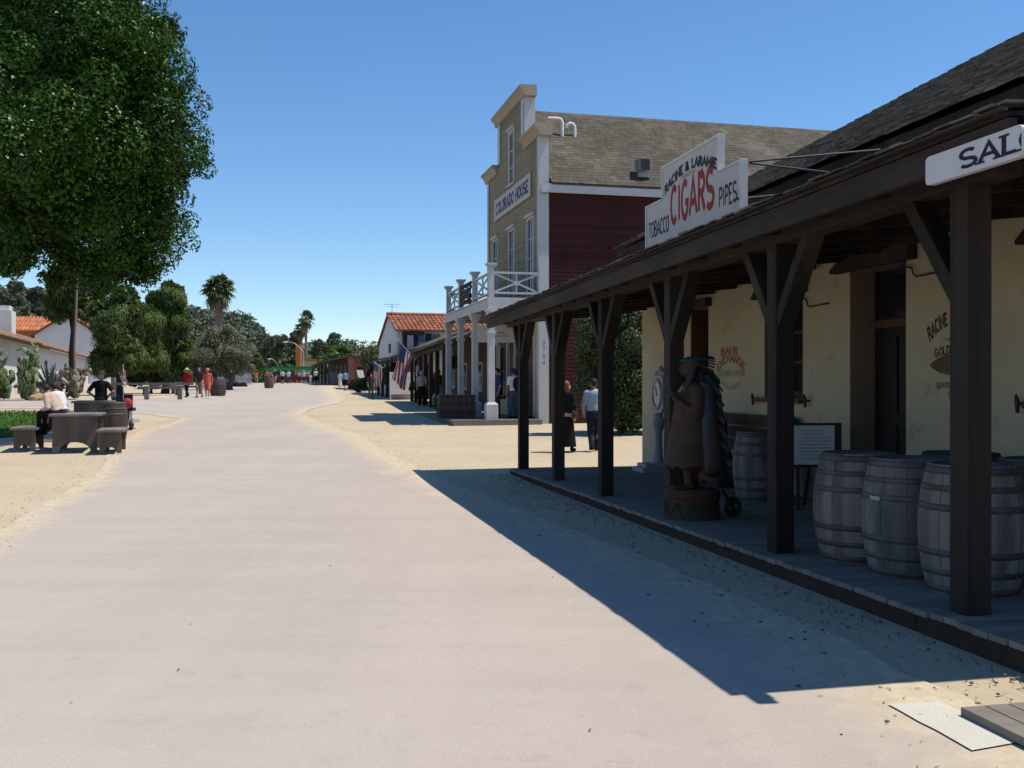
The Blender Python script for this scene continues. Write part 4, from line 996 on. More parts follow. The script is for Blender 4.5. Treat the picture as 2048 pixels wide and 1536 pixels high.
# brown plank sign hung on the railing
pk = thing('balcony_panel', 'dark brown slatted plank panel fixed to the street side balcony railing', 'panel', CF(4.1, -BD-.15, DT))
M_PLK = M('dark_slat_wood', (.05, .036, .028), (.032, .024, .02), 5, .85)
m_ = MB()
for k in range(4): m_.box(CF, 2.95, 4.9, -BD-.16, -BD-.13, DT+.06+.2*k, DT+.22+.2*k)
m_.build('slats', M_PLK, pk)
for a in (3.0, 4.78): m_ = MB(); m_.box(CF, a, a+.07, -BD-.128, -BD-.09, DT+.04, DT+.85); m_.build('batten', M_PLK, pk)
# name board
nbd = thing('name_board', 'long white name board with dark lettering across the olive false front', 'sign', CF(4.1, -.05, 8.7))
na0, na1 = cpx(1060, -.06)[0], cpx(990, -.06)[0]
m_ = MB(); m_.box(CF, na0, na1, -.075, -.03, 8.3, 9.02); nbp = m_.build('plank', M('pale_board', (.55, .545, .53), (.49, .485, .47), 3), nbd)
m_ = MB(); m_.box(CF, na0-.05, na1+.05, -.085, -.032, 8.25, 8.298); m_.box(CF, na0-.05, na1+.05, -.085, -.032, 9.022, 9.07); m_.box(CF, na0-.05, na0-.002, -.085, -.032, 8.298, 9.022); m_.box(CF, na1+.002, na1+.05, -.085, -.032, 8.298, 9.022); m_.build('moulding', M_WHITE, nbd)
sign_text(CF, nbp, 'COLORADO HOUSE', (na0+na1)/2, 8.66, .5, (na1-na0)*.92, M('dark_blue_paint', (.05, .06, .14), (.1, .11, .17), 8), b=-.077, wt=.24, serif=.14)
# hanging board under the balcony
hs = thing('hanging_sign', 'white board sign hanging under the balcony between the columns', 'sign', CF(1.6, -1.0, 3.5))
HF = Fr(CF(1.5, -BD+.45, 0), CR, CU)
m_ = MB(); m_.box(HF, -.6, .75, -.025, .025, 3.12, 3.72); hp = m_.build('panel', M('cream_panel', (.5, .48, .42), (.45, .43, .38), 3), hs)
rr2 = MB(); rr2.quad(HF(-.3, -.028, 3.42), HF(.4, -.028, 3.42), HF(.35, -.028, 3.5), HF(-.2, -.028, 3.53)); rr2.quad(HF(-.1, -.0283, 3.3), HF(.5, -.0283, 3.33), HF(.5, -.0283, 3.38), HF(-.1, -.0283, 3.36)); rr2.build('faint_script', M_PGREY, hp)
m_ = MB(); m_.tube([HF(-.45, 0, 3.72), HF(-.45, 0, DB+.15)], .012); m_.tube([HF(.6, 0, 3.72), HF(.6, 0, DB+.15)], .012); m_.build('hanger', M_IRON, hs)
# its raised boardwalk and the low platform edge
m_ = MB()
for k in range(56): m_.box(CF, -.4+k*.16, -.4+k*.16+.15, -3.1, -.03, CFZ-.05, CFZ)
m_.box(CF, -.4, 8.5, -3.05, -.03, -.1, CFZ-.055)
tag(m_.build('side_boardwalk', M('grey_walk', (.24, .215, .185), (.19, .17, .145), 3, .9, island=.12)), kind='structure')
# big planter tub at the walk
pp = gat(897, 32.8); zt = CFZ
pt = thing('planter_box', 'large dark plank planter box with iron bands beside the white columns', 'planter', CF(1.9, -2.65, CFZ))
M_TUB = M('tub_planks', (.075, .055, .042), (.045, .034, .028), 5, .85, st=(1, 1, .2), island=.2)
TF = Fr(CF(1.5, -2.62, CFZ), CR, CU)
m_ = MB()
for k in range(8): m_.box(TF, -.62+k*.155, -.62+k*.155+.148, -.34, .34, 0, .82)
m_.build('planks', M_TUB, pt)
for z in (.18, .5, .72):
    m_ = MB(); m_.box(TF, -.635, .635, -.352, .352, z, z+.055); m_.build('band', M_IRON, pt)
m_ = MB(); m_.box(TF, -.55, .55, -.28, .28, .78, .825); m_.build('soil', M_DIRT, pt)

# ------------------------------------------------------------------ low shop row with a porch beyond the house
M_TILE = M('terracotta_tiles', (.33, .118, .062), (.25, .085, .05), 3, .85, island=.3, c3=(.30, .15, .10), scale3=1.0)
M_WWALL = M('whitewash', (.62, .61, .60), (.56, .55, .54), 1.2, .9, c3=(.55, .52, .47), scale3=1.5, w3=(.62, .85))
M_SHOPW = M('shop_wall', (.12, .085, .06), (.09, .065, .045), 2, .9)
def row(name, label, x0, y0, x1, y1, depth, eave, porch, wallm, posts, roofm, roof_h=1.2):
    O = Vector((x0, y0, 0)); u = (Vector((x1, y1, 0))-O); L_ = u.length; u.normalize(); r = Vector((u.y, -u.x, 0))
    F = Fr(O, u, r); z0 = G(x0, y0); t = thing(name, label, 'building', F(L_/2, porch, z0))
    m2 = MB(); m2.box(F, 0, L_, porch, porch+depth, z0-.4, eave+.55); m2.build('wall', wallm, t)
    m2 = MB(); m2.hexa([F(0, -.3, eave-.1), F(L_, -.3, eave-.1), F(L_, porch-.01, eave+.42), F(0, porch-.01, eave+.42), F(0, -.3, eave), F(L_, -.3, eave), F(L_, porch-.01, eave+.52), F(0, porch-.01, eave+.52)])
    pr2 = m2.build('porch_roof', roofm, t)
    m2 = MB(); m2.hexa([F(-.1, porch-.3, eave+.55), F(L_+.1, porch-.3, eave+.55), F(L_+.1, porch+depth/2, eave+.5+roof_h), F(-.1, porch+depth/2, eave+.5+roof_h), F(-.1, porch-.3, eave+.7), F(L_+.1, porch-.3, eave+.7), F(L_+.1, porch+depth/2, eave+.65+roof_h), F(-.1, porch+depth/2, eave+.65+roof_h)])
    m2.build('roof', roofm, t)
    n_ = posts
    for k in range(n_):
        a = .1+(L_-.2)*k/(n_-1); m2 = MB(); p = F(a, .05, 0); m2.box(F, a-.09, a+.09, -.05, .13, G(p.x, p.y), eave-.06); m2.build('porch_post', M_DARKWOOD, t)
    m2 = MB(); m2.box(F, 0, L_, -.04, .1, eave-.32, eave-.105); m2.build('porch_beam', M_DARKWOOD, t)
    k = 0; a = 1.2
    while a < L_-1.5:
        zb = G(*F(a, porch, 0)[:2]); m2 = MB()
        if k % 2 == 0: m2.box(F, a, a+1.0, porch-.03, porch-.002, zb, zb+2.3); m2.build('door', M_BROWND if k % 4 else M_DOOR, t)
        else:
            m2.box(F, a, a+1.2, porch-.05, porch-.002, zb+.8, zb+2.2); w_ = m2.build('window', M_WHITE, t); m2 = MB(); m2.box(F, a+.1, a+.55, porch-.06, porch-.051, zb+.9, zb+2.1); m2.box(F, a+.65, a+1.1, porch-.06, porch-.051, zb+.9, zb+2.1); m2.build('pane', M_DWIN, w_)
        a += 2.6; k += 1
    return t, F, L_
M_OLDR = M('brown_roof_boards', (.115, .092, .07), (.08, .065, .05), 4, .9, st=(1, 1, 1), island=.2)
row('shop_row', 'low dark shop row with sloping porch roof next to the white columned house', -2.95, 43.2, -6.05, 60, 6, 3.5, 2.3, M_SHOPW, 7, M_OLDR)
row('porch_building', 'low building with a dark porch in front of the white tile roofed house', -7.3, 63.5, -10.2, 76.0, 5, 3.45, 2.2, M('cream_wall', (.42, .36, .26), (.36, .3, .22)), 5, M_OLDR)
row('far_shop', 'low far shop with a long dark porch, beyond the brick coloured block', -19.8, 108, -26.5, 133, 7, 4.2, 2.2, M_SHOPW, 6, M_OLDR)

# white two storey house with tile roof
def tiles(mb, F, L0, L1, b0, b1, z0, rise, pitch=.3, seg=1.2):
    """courses of half-round tiles running up the slope (b), side by side along a"""
    a = L0; r = random.Random(4)
    while a < L1:
        b = b0
        while b < b1-.01:
            be = min(b+seg, b1); j = r.uniform(-.015, .015); vs = []
            for (bb, rad) in ((b, pitch*.5), (be+.08, pitch*.44)):
                for k in range(6): t = math.pi*k/5; vs.append(F(a+pitch*.5-rad*math.cos(t)+j, bb, z0+(bb-b0)*rise+rad*.75*math.sin(t)+(.03 if bb == b else 0)))
            mb.add(vs, [(k, k+1, 7+k, 6+k) for k in range(5)]); mb.add(vs[:6], [(0, 1, 2, 3, 4, 5)]); b = be
        a += pitch
WF0 = at(794, 0, 75); WO = Vector((WF0.x, 75, 0)); wu = (Vector(((758-1024)/FPX*82.8, 82.8, 0))-WO); GW = wu.length; wu.normalize(); wr = Vector((wu.y, -wu.x, 0))
HF2 = Fr(WO, wr, wu)      # a to the right, b away
wh = thing('white_house', 'white two storey house with red tile roof rising behind the shop porches', 'house', HF2(6, 0, .8))
e0, ap, e1 = 5.75, 7.05, 4.75; LEN = 18
m_ = MB(); m_.quad(HF2(0, 0, .3), HF2(LEN, 0, .3), HF2(LEN, 0, e0), HF2(0, 0, e0)); m_.add([HF2(0, 0, .3), HF2(0, GW, .3), HF2(0, GW, e1), HF2(0, GW*.42, ap), HF2(0, 0, e0)], [(0, 1, 2, 3, 4)]); m_.quad(HF2(0, GW, .3), HF2(LEN, GW, .3), HF2(LEN, GW, e1), HF2(0, GW, e1)); m_.quad(HF2(LEN, 0, .3), HF2(LEN, GW, .3), HF2(LEN, GW, e1), HF2(LEN, 0, e0)); m_.build('wall', M_WWALL, wh)
m_ = MB(); m_.quad(HF2(-.2, -.35, e0-.12), HF2(LEN, -.35, e0-.12), HF2(LEN, GW*.42, ap+.02), HF2(-.2, GW*.42, ap+.02)); m_.quad(HF2(-.2, GW*.42, ap+.02), HF2(LEN, GW*.42, ap+.02), HF2(LEN, GW+.3, e1-.05), HF2(-.2, GW+.3, e1-.05))
wrf = m_.build('roof', M_TILE, wh); m_ = MB(); tiles(m_, HF2, -.2, LEN, -.4, GW*.42, e0-.12, (ap+.1-e0)/(GW*.42+.4), .34, .6); m_.tube([HF2(-.2+.5*k, GW*.42, ap+.1) for k in range(38)], .14, 8); m_.build('tiles', M_TILE, wrf)
M_BLUEW = M('blue_grey_shutter', (.16, .22, .30), (.12, .17, .24), 4, .6)
for (pa, pb_, pc, pd) in ((830, 846, 667, 683), (848, 860, 666, 683), (862, 876, 667, 682)):
    m_ = MB(); a0, a1 = (pa-793)*75/FPX*1.05, (pb_-793)*75/FPX*1.05; m_.box(HF2, a0, a1, -.06, -.003, zpx(pd, 75), zpx(pc, 75)); m_.build('window', M_BLUEW if pa != 848 else M_DWIN, wh)
m_ = MB(); m_.box(HF2, -.06, -.003, 2.6, 3.3, zpx(706, 78), zpx(688, 78)); m_.build('window', M_DWIN, wh)
m_ = MB()
for px in (801, 823): a = (px-793)*73/FPX*1.05; m_.box(HF2, a-.16, a+.16, -1.6, -1.3, 2.5, zpx(670, 73.5))
a0, a1 = (796-793)*.039, (838-793)*.039; m_.box(HF2, a0, a1, -1.65, -1.25, zpx(670, 73.5), zpx(662, 73.5)); m_.build('balcony_frame', M_DARKWOOD, wh)
m_ = MB(); m_.tube([HF2(.2, 3.2, ap), HF2(.2, 3.2, ap+.9)], .02, 5); m_.beam(HF2(-.5, 3.2, ap+.8), HF2(.9, 3.2, ap+.85), .02, .02); m_.beam(HF2(-.3, 3.0, ap+.65), HF2(.7, 3.4, ap+.65), .02, .02); m_.build('aerial', M_GALV, wh)
# brick coloured block farther on
bp = at(706, 0, 92); BF = Fr((bp.x, 92, 0), (.97, .23, 0)); bz = G(bp.x, 92)
bk = thing('brick_block', 'small red brown flat roofed block behind the street plants', 'building', BF(1.5, 0, bz))
m_ = MB(); m_.box(BF, 0, 6, 0, 6, bz-.3, zpx(716, 92)); m_.build('wall', M('red_brown_wall', (.26, .10, .07), (.21, .08, .055), 2), bk)
m_ = MB(); m_.box(BF, -.1, 6.1, -.1, 6.1, zpx(716, 92), zpx(713, 92)); m_.build('parapet', M_BROWND, bk)
m_ = MB(); m_.box(BF, .4, 1.1, -.05, -.003, bz, bz+2.1); m_.build('door', M_DOOR, bk)
# ------------------------------------------------------------------ left side: long adobe and house behind
M_WADOBE = M('white_adobe', (.62, .61, .61), (.55, .545, .54), .8, .95, .02, 3)
lo0 = at(-60, 0, 52); lo1 = at(176, 0, 112)
O = Vector((lo0.x, 52, 0)); u = Vector((lo1.x, 112, 0))-O; LL = u.length; u.normalize(); r = Vector((-u.y, u.x, 0))
LA = Fr(O, u, r); la = thing('long_adobe', 'long low white adobe with brown tile roof behind the cacti on the left', 'building', LA(30, 0, 1.1))
EA = 4.45
m_ = MB(); m_.box(LA, 0, LL, 0, 6.5, .5, EA); m_.build('wall', M_WADOBE, la)
M_TILEB = M('brown_tiles', (.26, .125, .075), (.19, .09, .055), 3, .9, island=.35, c3=(.32, .24, .17), scale3=1.5)
m_ = MB(); m_.hexa([LA(-.4, -.7, EA-.12), LA(LL+.4, -.7, EA-.12), LA(LL+.4, 3.2, EA+1.3), LA(-.4, 3.2, EA+1.3), LA(-.4, -.7, EA-.05), LA(LL+.4, -.7, EA-.05), LA(LL+.4, 3.2, EA+1.37), LA(-.4, 3.2, EA+1.37)])
m_.hexa([LA(-.4, 3.2, EA+1.3), LA(LL+.4, 3.2, EA+1.3), LA(LL+.4, 7.2, EA-.12), LA(-.4, 7.2, EA-.12), LA(-.4, 3.2, EA+1.37), LA(LL+.4, 3.2, EA+1.37), LA(LL+.4, 7.2, EA-.05), LA(-.4, 7.2, EA-.05)])
lr = m_.build('roof', M_TILEB, la); m_ = MB(); tiles(m_, LA, -.4, LL+.4, -.75, 3.25, EA-.03, .365, .36, 1.4); m_.build('tiles', M_TILEB, lr)
for a in (20, 28, 41):
    m_ = MB(); m_.box(LA, a, a+1.3, -.04, -.003, 2.3, 3.5); m_.build('window', M_DWIN, la)
m_ = MB(); m_.box(LA, 15, 16.4, -.04, -.003, 1.0, 3.4); m_.build('door', M_BROWND, la)
ck = at(10, 640, 76); m_ = MB(); CK = Fr((ck.x, 76, 0), u, r); m_.box(CK, -1.0, 1.0, -.6, .6, EA+.9, zpx(622, 76)); m_.box(CK, -.7, .7, -.4, .4, zpx(622, 76), zpx(612, 76)); m_.build('chimney', M_WADOBE, la)
# orange roofed house with gable behind
gx = at(135, 0, 128); GH = Fr((gx.x, 128, 0), Vector((.97, .23, 0)))
gh = thing('gabled_house', 'white gabled house with bright orange tile roof behind the long adobe', 'house', GH(0, 0, 1.4))
ZA = lambda py: zpx(py, 128)
m_ = MB(); m_.add([GH(-3.9, 0, 1), GH(3.9, 0, 1), GH(3.9, 0, ZA(668)), GH(0, 0, ZA(629)), GH(-3.9, 0, ZA(668))], [(0, 1, 2, 3, 4)]); m_.box(GH, -3.9, 3.9, .02, 12, 1, ZA(668)); m_.build('wall', M_WADOBE, gh)
M_TILEO = M('orange_tiles', (.46, .165, .078), (.39, .135, .062), 2, .85, island=.2)
m_ = MB()
for sx in (-1, 1):
    p = [GH(sx*5.0, -.4, ZA(680)), GH(0, -.4, ZA(628)), GH(0, 12.3, ZA(628)), GH(sx*5.0, 12.3, ZA(680))]; m_.hexa(p+[q+Vector((0, 0, .14)) for q in p])
gr_ = m_.build('gable_roof', M_TILEO, gh)
m_ = MB()
for sx in (-1, 1): m_.beam(GH(sx*5.0, -.42, ZA(681)), GH(0, -.42, ZA(628.5)), .1, .22)
m_.build('barge_board', M_BROWND, gh)
m_ = MB(); wz0, wz1 = ZA(660), ZA(627); p = [GH(-11.5, 4, wz0), GH(5.5, 4, wz0), GH(4.5, 9, wz1), GH(-11.5, 9, wz1)]; m_.hexa([q-Vector((0, 0, .1)) for q in p]+p); m_.box(GH, -11.4, -5, 4.6, 12, 1, wz0); wr_ = m_.build('long_roof', M_TILEO, gh)
m_ = MB(); tiles(m_, GH, -11.5, 4.6, 4, 9, wz0, (wz1-wz0)/5, .45, 1.6); m_.build('tiles', M_TILEO, wr_)
m_ = MB(); m_.box(GH, 4.2, 4.9, 8, 8.8, wz0, ZA(617)); m_.build('chimney', M_GALV, gh)
# small grey shed edge between the trees
sx_ = at(358, 0, 84); SH = Fr((sx_.x, 84, 0), (.85, .52, 0)); sh = thing('grey_shed', 'small pale shed end between the dark shrub and the olive tree', 'shed', SH(0, 0, .9))
m_ = MB(); m_.box(SH, -1.6, .5, 0, 4, .6, zpx(716, 84)); m_.build('wall', M('shed_grey', (.36, .36, .38), (.3, .3, .32), 3), sh)
m_ = MB(); m_.hexa([SH(-1.8, -.2, zpx(712, 84)), SH(.7, -.2, zpx(716, 84)), SH(.7, 4.2, zpx(716, 84)), SH(-1.8, 4.2, zpx(712, 84)), SH(-1.8, -.2, zpx(706, 84)), SH(.7, -.2, zpx(713, 84)), SH(.7, 4.2, zpx(713, 84)), SH(-1.8, 4.2, zpx(706, 84))]); m_.build('roof', M_WTRIM, sh)
m_ = MB(); m_.box(SH, -1.0, -.3, -.03, -.003, 1.6, 2.8); m_.build('window', M_DWIN, sh)

# ------------------------------------------------------------------ picnic tables, stools, barrels on the left
M_TABLE = M('grey_picnic_wood', (.185, .165, .15), (.13, .115, .105), 4, .88, .003, 30, st=(2, .25, 1), island=.12, c3=(.23, .2, .18), scale3=2)
M_TABLES = M('brown_picnic_wood', (.115, .092, .076), (.078, .062, .052), 4, .88, .003, 30, st=(2, 2, .25), c3=(.15, .12, .1), scale3=2)
TU = Vector((-.30, .954, 0))
def slab_table(name, label, cat, loc, w, d, h, group, arch=.3, ov=.08, rz=.3, stretch_=True):
    t = thing(name, label, cat, loc, rz, group); m2 = MB(); n_ = max(3, int(w/.2))
    for k in range(n_): m2.box(ID, -w/2+k*w/n_, -w/2+(k+1)*w/n_-.006, -d/2, d/2, h-.055, h)
    m2.build('top', M_TABLE, t, world=False, bevel=.004)
    for y in (-d/2+ov, d/2-ov-.05):
        m2 = MB(); x0, x1 = -w/2+.07, w/2-.07; out = [Vector((x0, y, 0)), Vector((x0, y, h-.056)), Vector((x1, y, h-.056)), Vector((x1, y, 0))]
        aw = (x1-x0)*arch; k = 9
        for i in range(k+1): th = math.pi*i/k; out.append(Vector((aw*math.cos(th)*.95, y, h*.26*math.sin(th))))
        m2.prism(out, (0, .05, 0)); m2.build('end_panel', M_TABLES, t, world=False)
    if stretch_:
        m2 = MB(); m2.box(ID, -.07, .07, -d/2+ov+.055, d/2-ov-.055, h*.42, h*.42+.05) if w < .9 else m2.box(ID, -.05, .05, -d/2+ov+.055, d/2-ov-.055, h*.35, h*.35+.12)
        m2.build('stretcher', M_TABLES, t, world=False)
    return t
def gl(px, Y, dz=.02): p = gat(px, Y); return (p.x, p.y, p.z+dz)
slab_table('picnic_table', 'rustic slab picnic table with arched end panels, nearest on the left', 'table', gl(157, 24.4), 1.12, 1.7, .9, 'rustic picnic tables', .38)
slab_table('picnic_table', 'rustic picnic table behind the dark barrel, farther from the camera', 'table', gl(190, 30.5), 1.15, 1.8, .92, 'rustic picnic tables', .38)
slab_table('bench_stool', 'low wooden bench with arched end, right of the nearest picnic table', 'bench', gl(226, 24.0), .62, 1.5, .55, 'low wooden benches', .3)
slab_table('bench_stool', 'low wooden bench left of the nearest picnic table, under the sitters feet', 'bench', gl(58, 24.6), .62, 1.5, .56, 'low wooden benches', .3)
M_DSTAVE = M('brown_barrel_staves', (.085, .062, .05), (.055, .042, .034), 5, .8, .003, 40, st=(1, 1, .15), island=.2)
make_barrel('dark brown litter barrel with grey hoops right behind the nearest picnic table', gl(228, 27.4), 'dark barrels by the picnic tables', 1.04, .3, .36, M_DSTAVE)
make_barrel('smaller dark barrel beside the far picnic table', gl(241, 33), 'dark barrels by the picnic tables', .95, .25, .3, M_DSTAVE)
pb_ = make_barrel('brown litter barrel right behind the woman in coral clothes', gl(436, 62), 'half barrels along the street', 1.05, .42, .5, M_DSTAVE)
pl2 = make_barrel('brown barrel planter standing alone on the far street', gl(538, 88), 'half barrels along the street', .95, .36, .42, M('reddish_barrel', (.16, .085, .06), (.11, .06, .045), 5, .85))
# log benches
for lb, px, Y, L_ in (('log bench on short legs left of the man in red', 320, 62, 2.6), ('second log bench behind the walkers, half hidden', 372, 66, 2.4)):
    p = gat(px, Y); t = thing('log_bench', lb, 'bench', p, .1, 'log benches in front of the shrubs')
    m_ = MB(); m_.box(ID, -L_/2, L_/2, -.22, .22, .42, .55); m_.build('seat', M_TABLE, t, world=False)
    for x in (-L_/2+.3, L_/2-.35): m_ = MB(); m_.box(ID, x, x+.14, -.17, .17, 0, .42); m_.build('leg', M_TABLES, t, world=False)
# low wooden rail fence behind the scooter
p = gat(262, 52); t = thing('rail_fence', 'low weathered rail fence behind the flag on the scooter', 'fence', p, .05)
for x in (-1.0, .7, 2.4): m_ = MB(); m_.box(ID, x, x+.2, -.1, .1, 0, 1.15 if x < 0 else .7); m_.build('post', M_TABLE, t, world=False)
m_ = MB(); m_.box(ID, -.8, 3.2, -.05, .05, .75, .88); m_.build('rail', M_TABLE, t, world=False)
# pale kerb wall in front of the garden
sheet('garden_kerb', [(-42, 54.4), (-22.5, 54.2), (-22.5, 54.5), (-42, 54.7)], 1.5, .16, M_PATH)

# mobility scooter with flag
p = gat(256, 31.5); sc = thing('mobility_scooter', 'dark scooter with a red bag and small flag pole behind the barrel', 'scooter', p, .15)
M_CHR = M('scooter_silver', (.5, .5, .52), None, rough=.3, metal=.6)
for (x, y) in ((.2, -.45), (-.25, -.45), (0, .5)):
    m_ = MB(); m_.tube([(x+.0, y+.13*math.cos(2*math.pi*k/16), .15+.13*math.sin(2*math.pi*k/16)) for k in range(17)], .045, 8, caps=False); m_.ell((x, y, .15), (.05, .08, .08)); m_.build('wheel', M_IRON, sc, world=False)
m_ = MB(); m_.box(ID, -.26, .26, -.55, .45, .2, .3); m_.tube([(0, .5, .25), (0, .42, .95)], .03); m_.build('chassis', M_CHR, sc, world=False)
m_ = MB(); m_.box(ID, -.24, .24, -.45, 0, .58, .68); m_.box(ID, -.24, .24, -.5, -.42, .68, 1.1); m_.box(ID, -.06, .06, -.3, -.15, .3, .58); m_.build('seat', flat('navy_seat', (.02, .025, .05)), sc, world=False)
m_ = MB(); m_.ell((.12, -.62, .82), (.16, .1, .17)); m_.build('bag', flat('red_bag', (.42, .03, .05)), sc, world=False)
m_ = MB(); m_.ell((-.1, -.6, .45), (.13, .09, .1)); m_.build('basket', flat('black_bag', (.02, .02, .02)), sc, world=False)
m_ = MB(); m_.tube([(-.02, -.52, .4), (-.02, -.55, 2.05)], .012, 6); m_.build('flag_pole', M_CHR, sc, world=False)

# ------------------------------------------------------------------ flags
FM = [M('flag_red', (.40, .02, .03), (.34, .018, .028), 4, .8, trans=.2), M('flag_white', (.66, .65, .66), (.6, .59, .6), 4, .8, trans=.2), M('flag_blue', (.03, .045, .13), (.025, .035, .10), 4, .8, trans=.2)]
def flag_mesh(hoist0, hoist1, L_, down=1.0, out=(0, 0, 0), fold=.12, drift=(0, 0, 0), seed=1, narrow=.55):
    """hoist0 = canton end of the hoist, the fly falls down from the pole in folds"""
    h0 = Vector(hoist0); h1 = Vector(hoist1); m2 = MB(); nu, nv = 26, 40; V = []
    e = (h1-h0); side = e.normalized().cross(Vector((0, 0, 1)))
    side = side.normalized() if side.length > .05 else Vector((0, 1, 0)); dr = Vector(drift)
    for j in range(nv+1):
        v = j/nv; sq = 1-narrow*min(1, v*1.6)*.8
        for i in range(nu+1):
            q = i/nu; c = .62; s_ = c+(q-c)*sq
            p = h0+e*s_+Vector((0, 0, -1))*L_*v*down+dr*v*L_+side*fold*math.sin(q*9+v*3+seed)*min(1, v*2.2)+Vector((0, 0, 1))*.05*math.sin(q*7+seed)*v
            V.append(p)
    m2.v = [tuple(p) for p in V]
    for j in range(nv):
        for i in range(nu):
            mi = (i//2) % 2
            if i < 14 and j < 16: mi = 1 if (i % 3 == 1 and j % 3 == 1) else 2
            k = j*(nu+1)+i; m2.f.append([k, k+1, k+nu+2, k+nu+1]); m2.mi.append(mi); m2.sm.append(True)
    return m2
def flag(label, base, tip, L_, f0=.92, f1=.25, **k):
    base = Vector(base); tip = Vector(tip); t = thing('flag', label, 'flag', base, 0, 'flags along the street')
    m2 = MB(); m2.tube([base, tip], .016, 8); m2.ell(tip, (.04, .04, .04)); m2.ell(base, (.05, .05, .05)); m2.build('pole', M_WTRIM, t)
    flag_mesh(base.lerp(tip, f0), base.lerp(tip, f1), L_, **k).build('cloth', FM, t)
flag('large striped flag on a slanted pole hanging in front of the white sign', at(831, 719, 56), at(796, 680, 55.2), 2.0, f0=.97, f1=.12, drift=(-.22, 0, 0), fold=.12, narrow=.28)
flag('flag hanging limp below the round white sign, farther along the street', at(750, 726, 66), at(765, 735, 65.5), 1.3, f0=.05, f1=.98, drift=(-.12, 0, 0), narrow=-.3, fold=.1)
flag('small flag in porch shade behind the man in grey shirt', at(851, 718, 57), at(833, 716, 56.6), 1.0, drift=(-.2, 0, 0), seed=3)
hp_ = sc.location+Vector((0, -.55, 2.0)); t = thing('flag', 'small faded flag on the scooter pole, left of the dark shrub', 'flag', hp_, 0, 'flags along the street')
flag_mesh(hp_, hp_-Vector((-.0, 0, .5)), .3, down=.5, drift=(.5, 0, -.3), fold=.03, narrow=.0).build('cloth', FM, t)
# round hanging sign above flag two
p = at(750, 721, 66.5); t = thing('round_sign', 'small round white sign on a bracket above the limp flag', 'sign', p)
m_ = MB(); m_.tube([p+Vector((.3*math.cos(.35+k*.35), 0, .28*math.sin(.35+k*.35))) for k in range(14)], .045, 6); m_.build('ring', M_GALV, t)
m_ = MB(); m_.beam(p+Vector((.4, 0, .15)), p+Vector((.7, .1, .1)), .05, .05); m_.build('bracket', M_IRON, t)

# white standing sign by the porch
p = gat(804, 63); p.z += .25; AF = Fr(p, (.98, .2, 0)); t = thing('standing_sign', 'large white A-frame street sign below the big flag', 'sign', p)
m_ = MB(); m_.hexa([AF(-.78, -.3, .1), AF(.75, -.3, .1), AF(.75, -.26, .1), AF(-.78, -.26, .1), AF(-.78, .0, 1.5), AF(.75, .0, 1.5), AF(.75, .04, 1.5), AF(-.78, .04, 1.5)]); pn_ = m_.build('panel', M_WSIGN, t)
m_ = MB(); m_.hexa([AF(-.78, .34, -.2), AF(.75, .34, -.2), AF(.75, .38, -.2), AF(-.78, .38, -.2), AF(-.78, .045, 1.48), AF(.75, .045, 1.48), AF(.75, .085, 1.48), AF(-.78, .085, 1.48)]); m_.build('rear_panel', M_WSIGN, t)
m_ = MB()
for z, w in ((1.15, .5), (.95, .35), (.75, .55), (.55, .4)): m_.quad(AF(-w, -.3+.214*(z-.1)-.008, z), AF(w, -.3+.214*(z-.1)-.008, z), AF(w, -.3+.214*(z+.0)-.008, z+.07), AF(-w, -.3+.214*(z+.0)-.008, z+.07))
m_.build('print_lines', M('print_blue_grey', (.34, .36, .42)), pn_)
for x in (-.74, .7): m_ = MB(); m_.beam(AF(x, -.31, -.22), AF(x, -.27, .1), .05, .05); m_.build('leg', M_WTRIM, t)

# ------------------------------------------------------------------ far street: tour tram, lamps, fences, signs
M_GREEN = M('tram_green', (.035, .24, .07), (.03, .2, .06), 4, .5)
M_MAROON = M('tram_maroon', (.12, .03, .03), (.09, .024, .024), 4, .5)
p = gat(586, 150); TZ = p.z; TFr = Fr((p.x, 150, 0), (1, .04, 0)); tr = thing('tour_tram', 'long open tour tram with bright green roof parked across the far street', 'tram', p)
hw = 3.95
m_ = MB(); m_.box(TFr, -hw, hw, -1.15, 1.15, zpx(741, 150), zpx(736.5, 150)); m_.box(TFr, -hw+1.3, hw-.1, -.7, .7, zpx(736.4, 150), zpx(733, 150)); m_.build('roof', M_GREEN, tr)
m_ = MB(); m_.box(TFr, -hw+.1, hw-.1, -1.05, 1.05, TZ+.4, TZ+1.25); m_.build('body', M_MAROON, tr)
for k in range(8):
    x = -hw+.15+k*(2*hw-.36)/7
    for b in (-1.03, .98): m_ = MB(); m_.box(TFr, x, x+.07, b, b+.06, TZ+1.25, zpx(741, 150)); m_.build('roof_post', M_WTRIM, tr)
for x in (-2.7, 2.6):
    for b in (-1.0, .8): m_ = MB(); m_.tube([TFr(x, b, TZ+.42), TFr(x, b+.22, TZ+.42)], .42, 16); m_.build('wheel', M_IRON, tr)
for k in range(5): x = -2.9+k*1.4; m_ = MB(); m_.box(TFr, x, x+.12, -.95, .95, TZ+1.1, TZ+1.75); m_.build('seat', M_BROWND, tr)
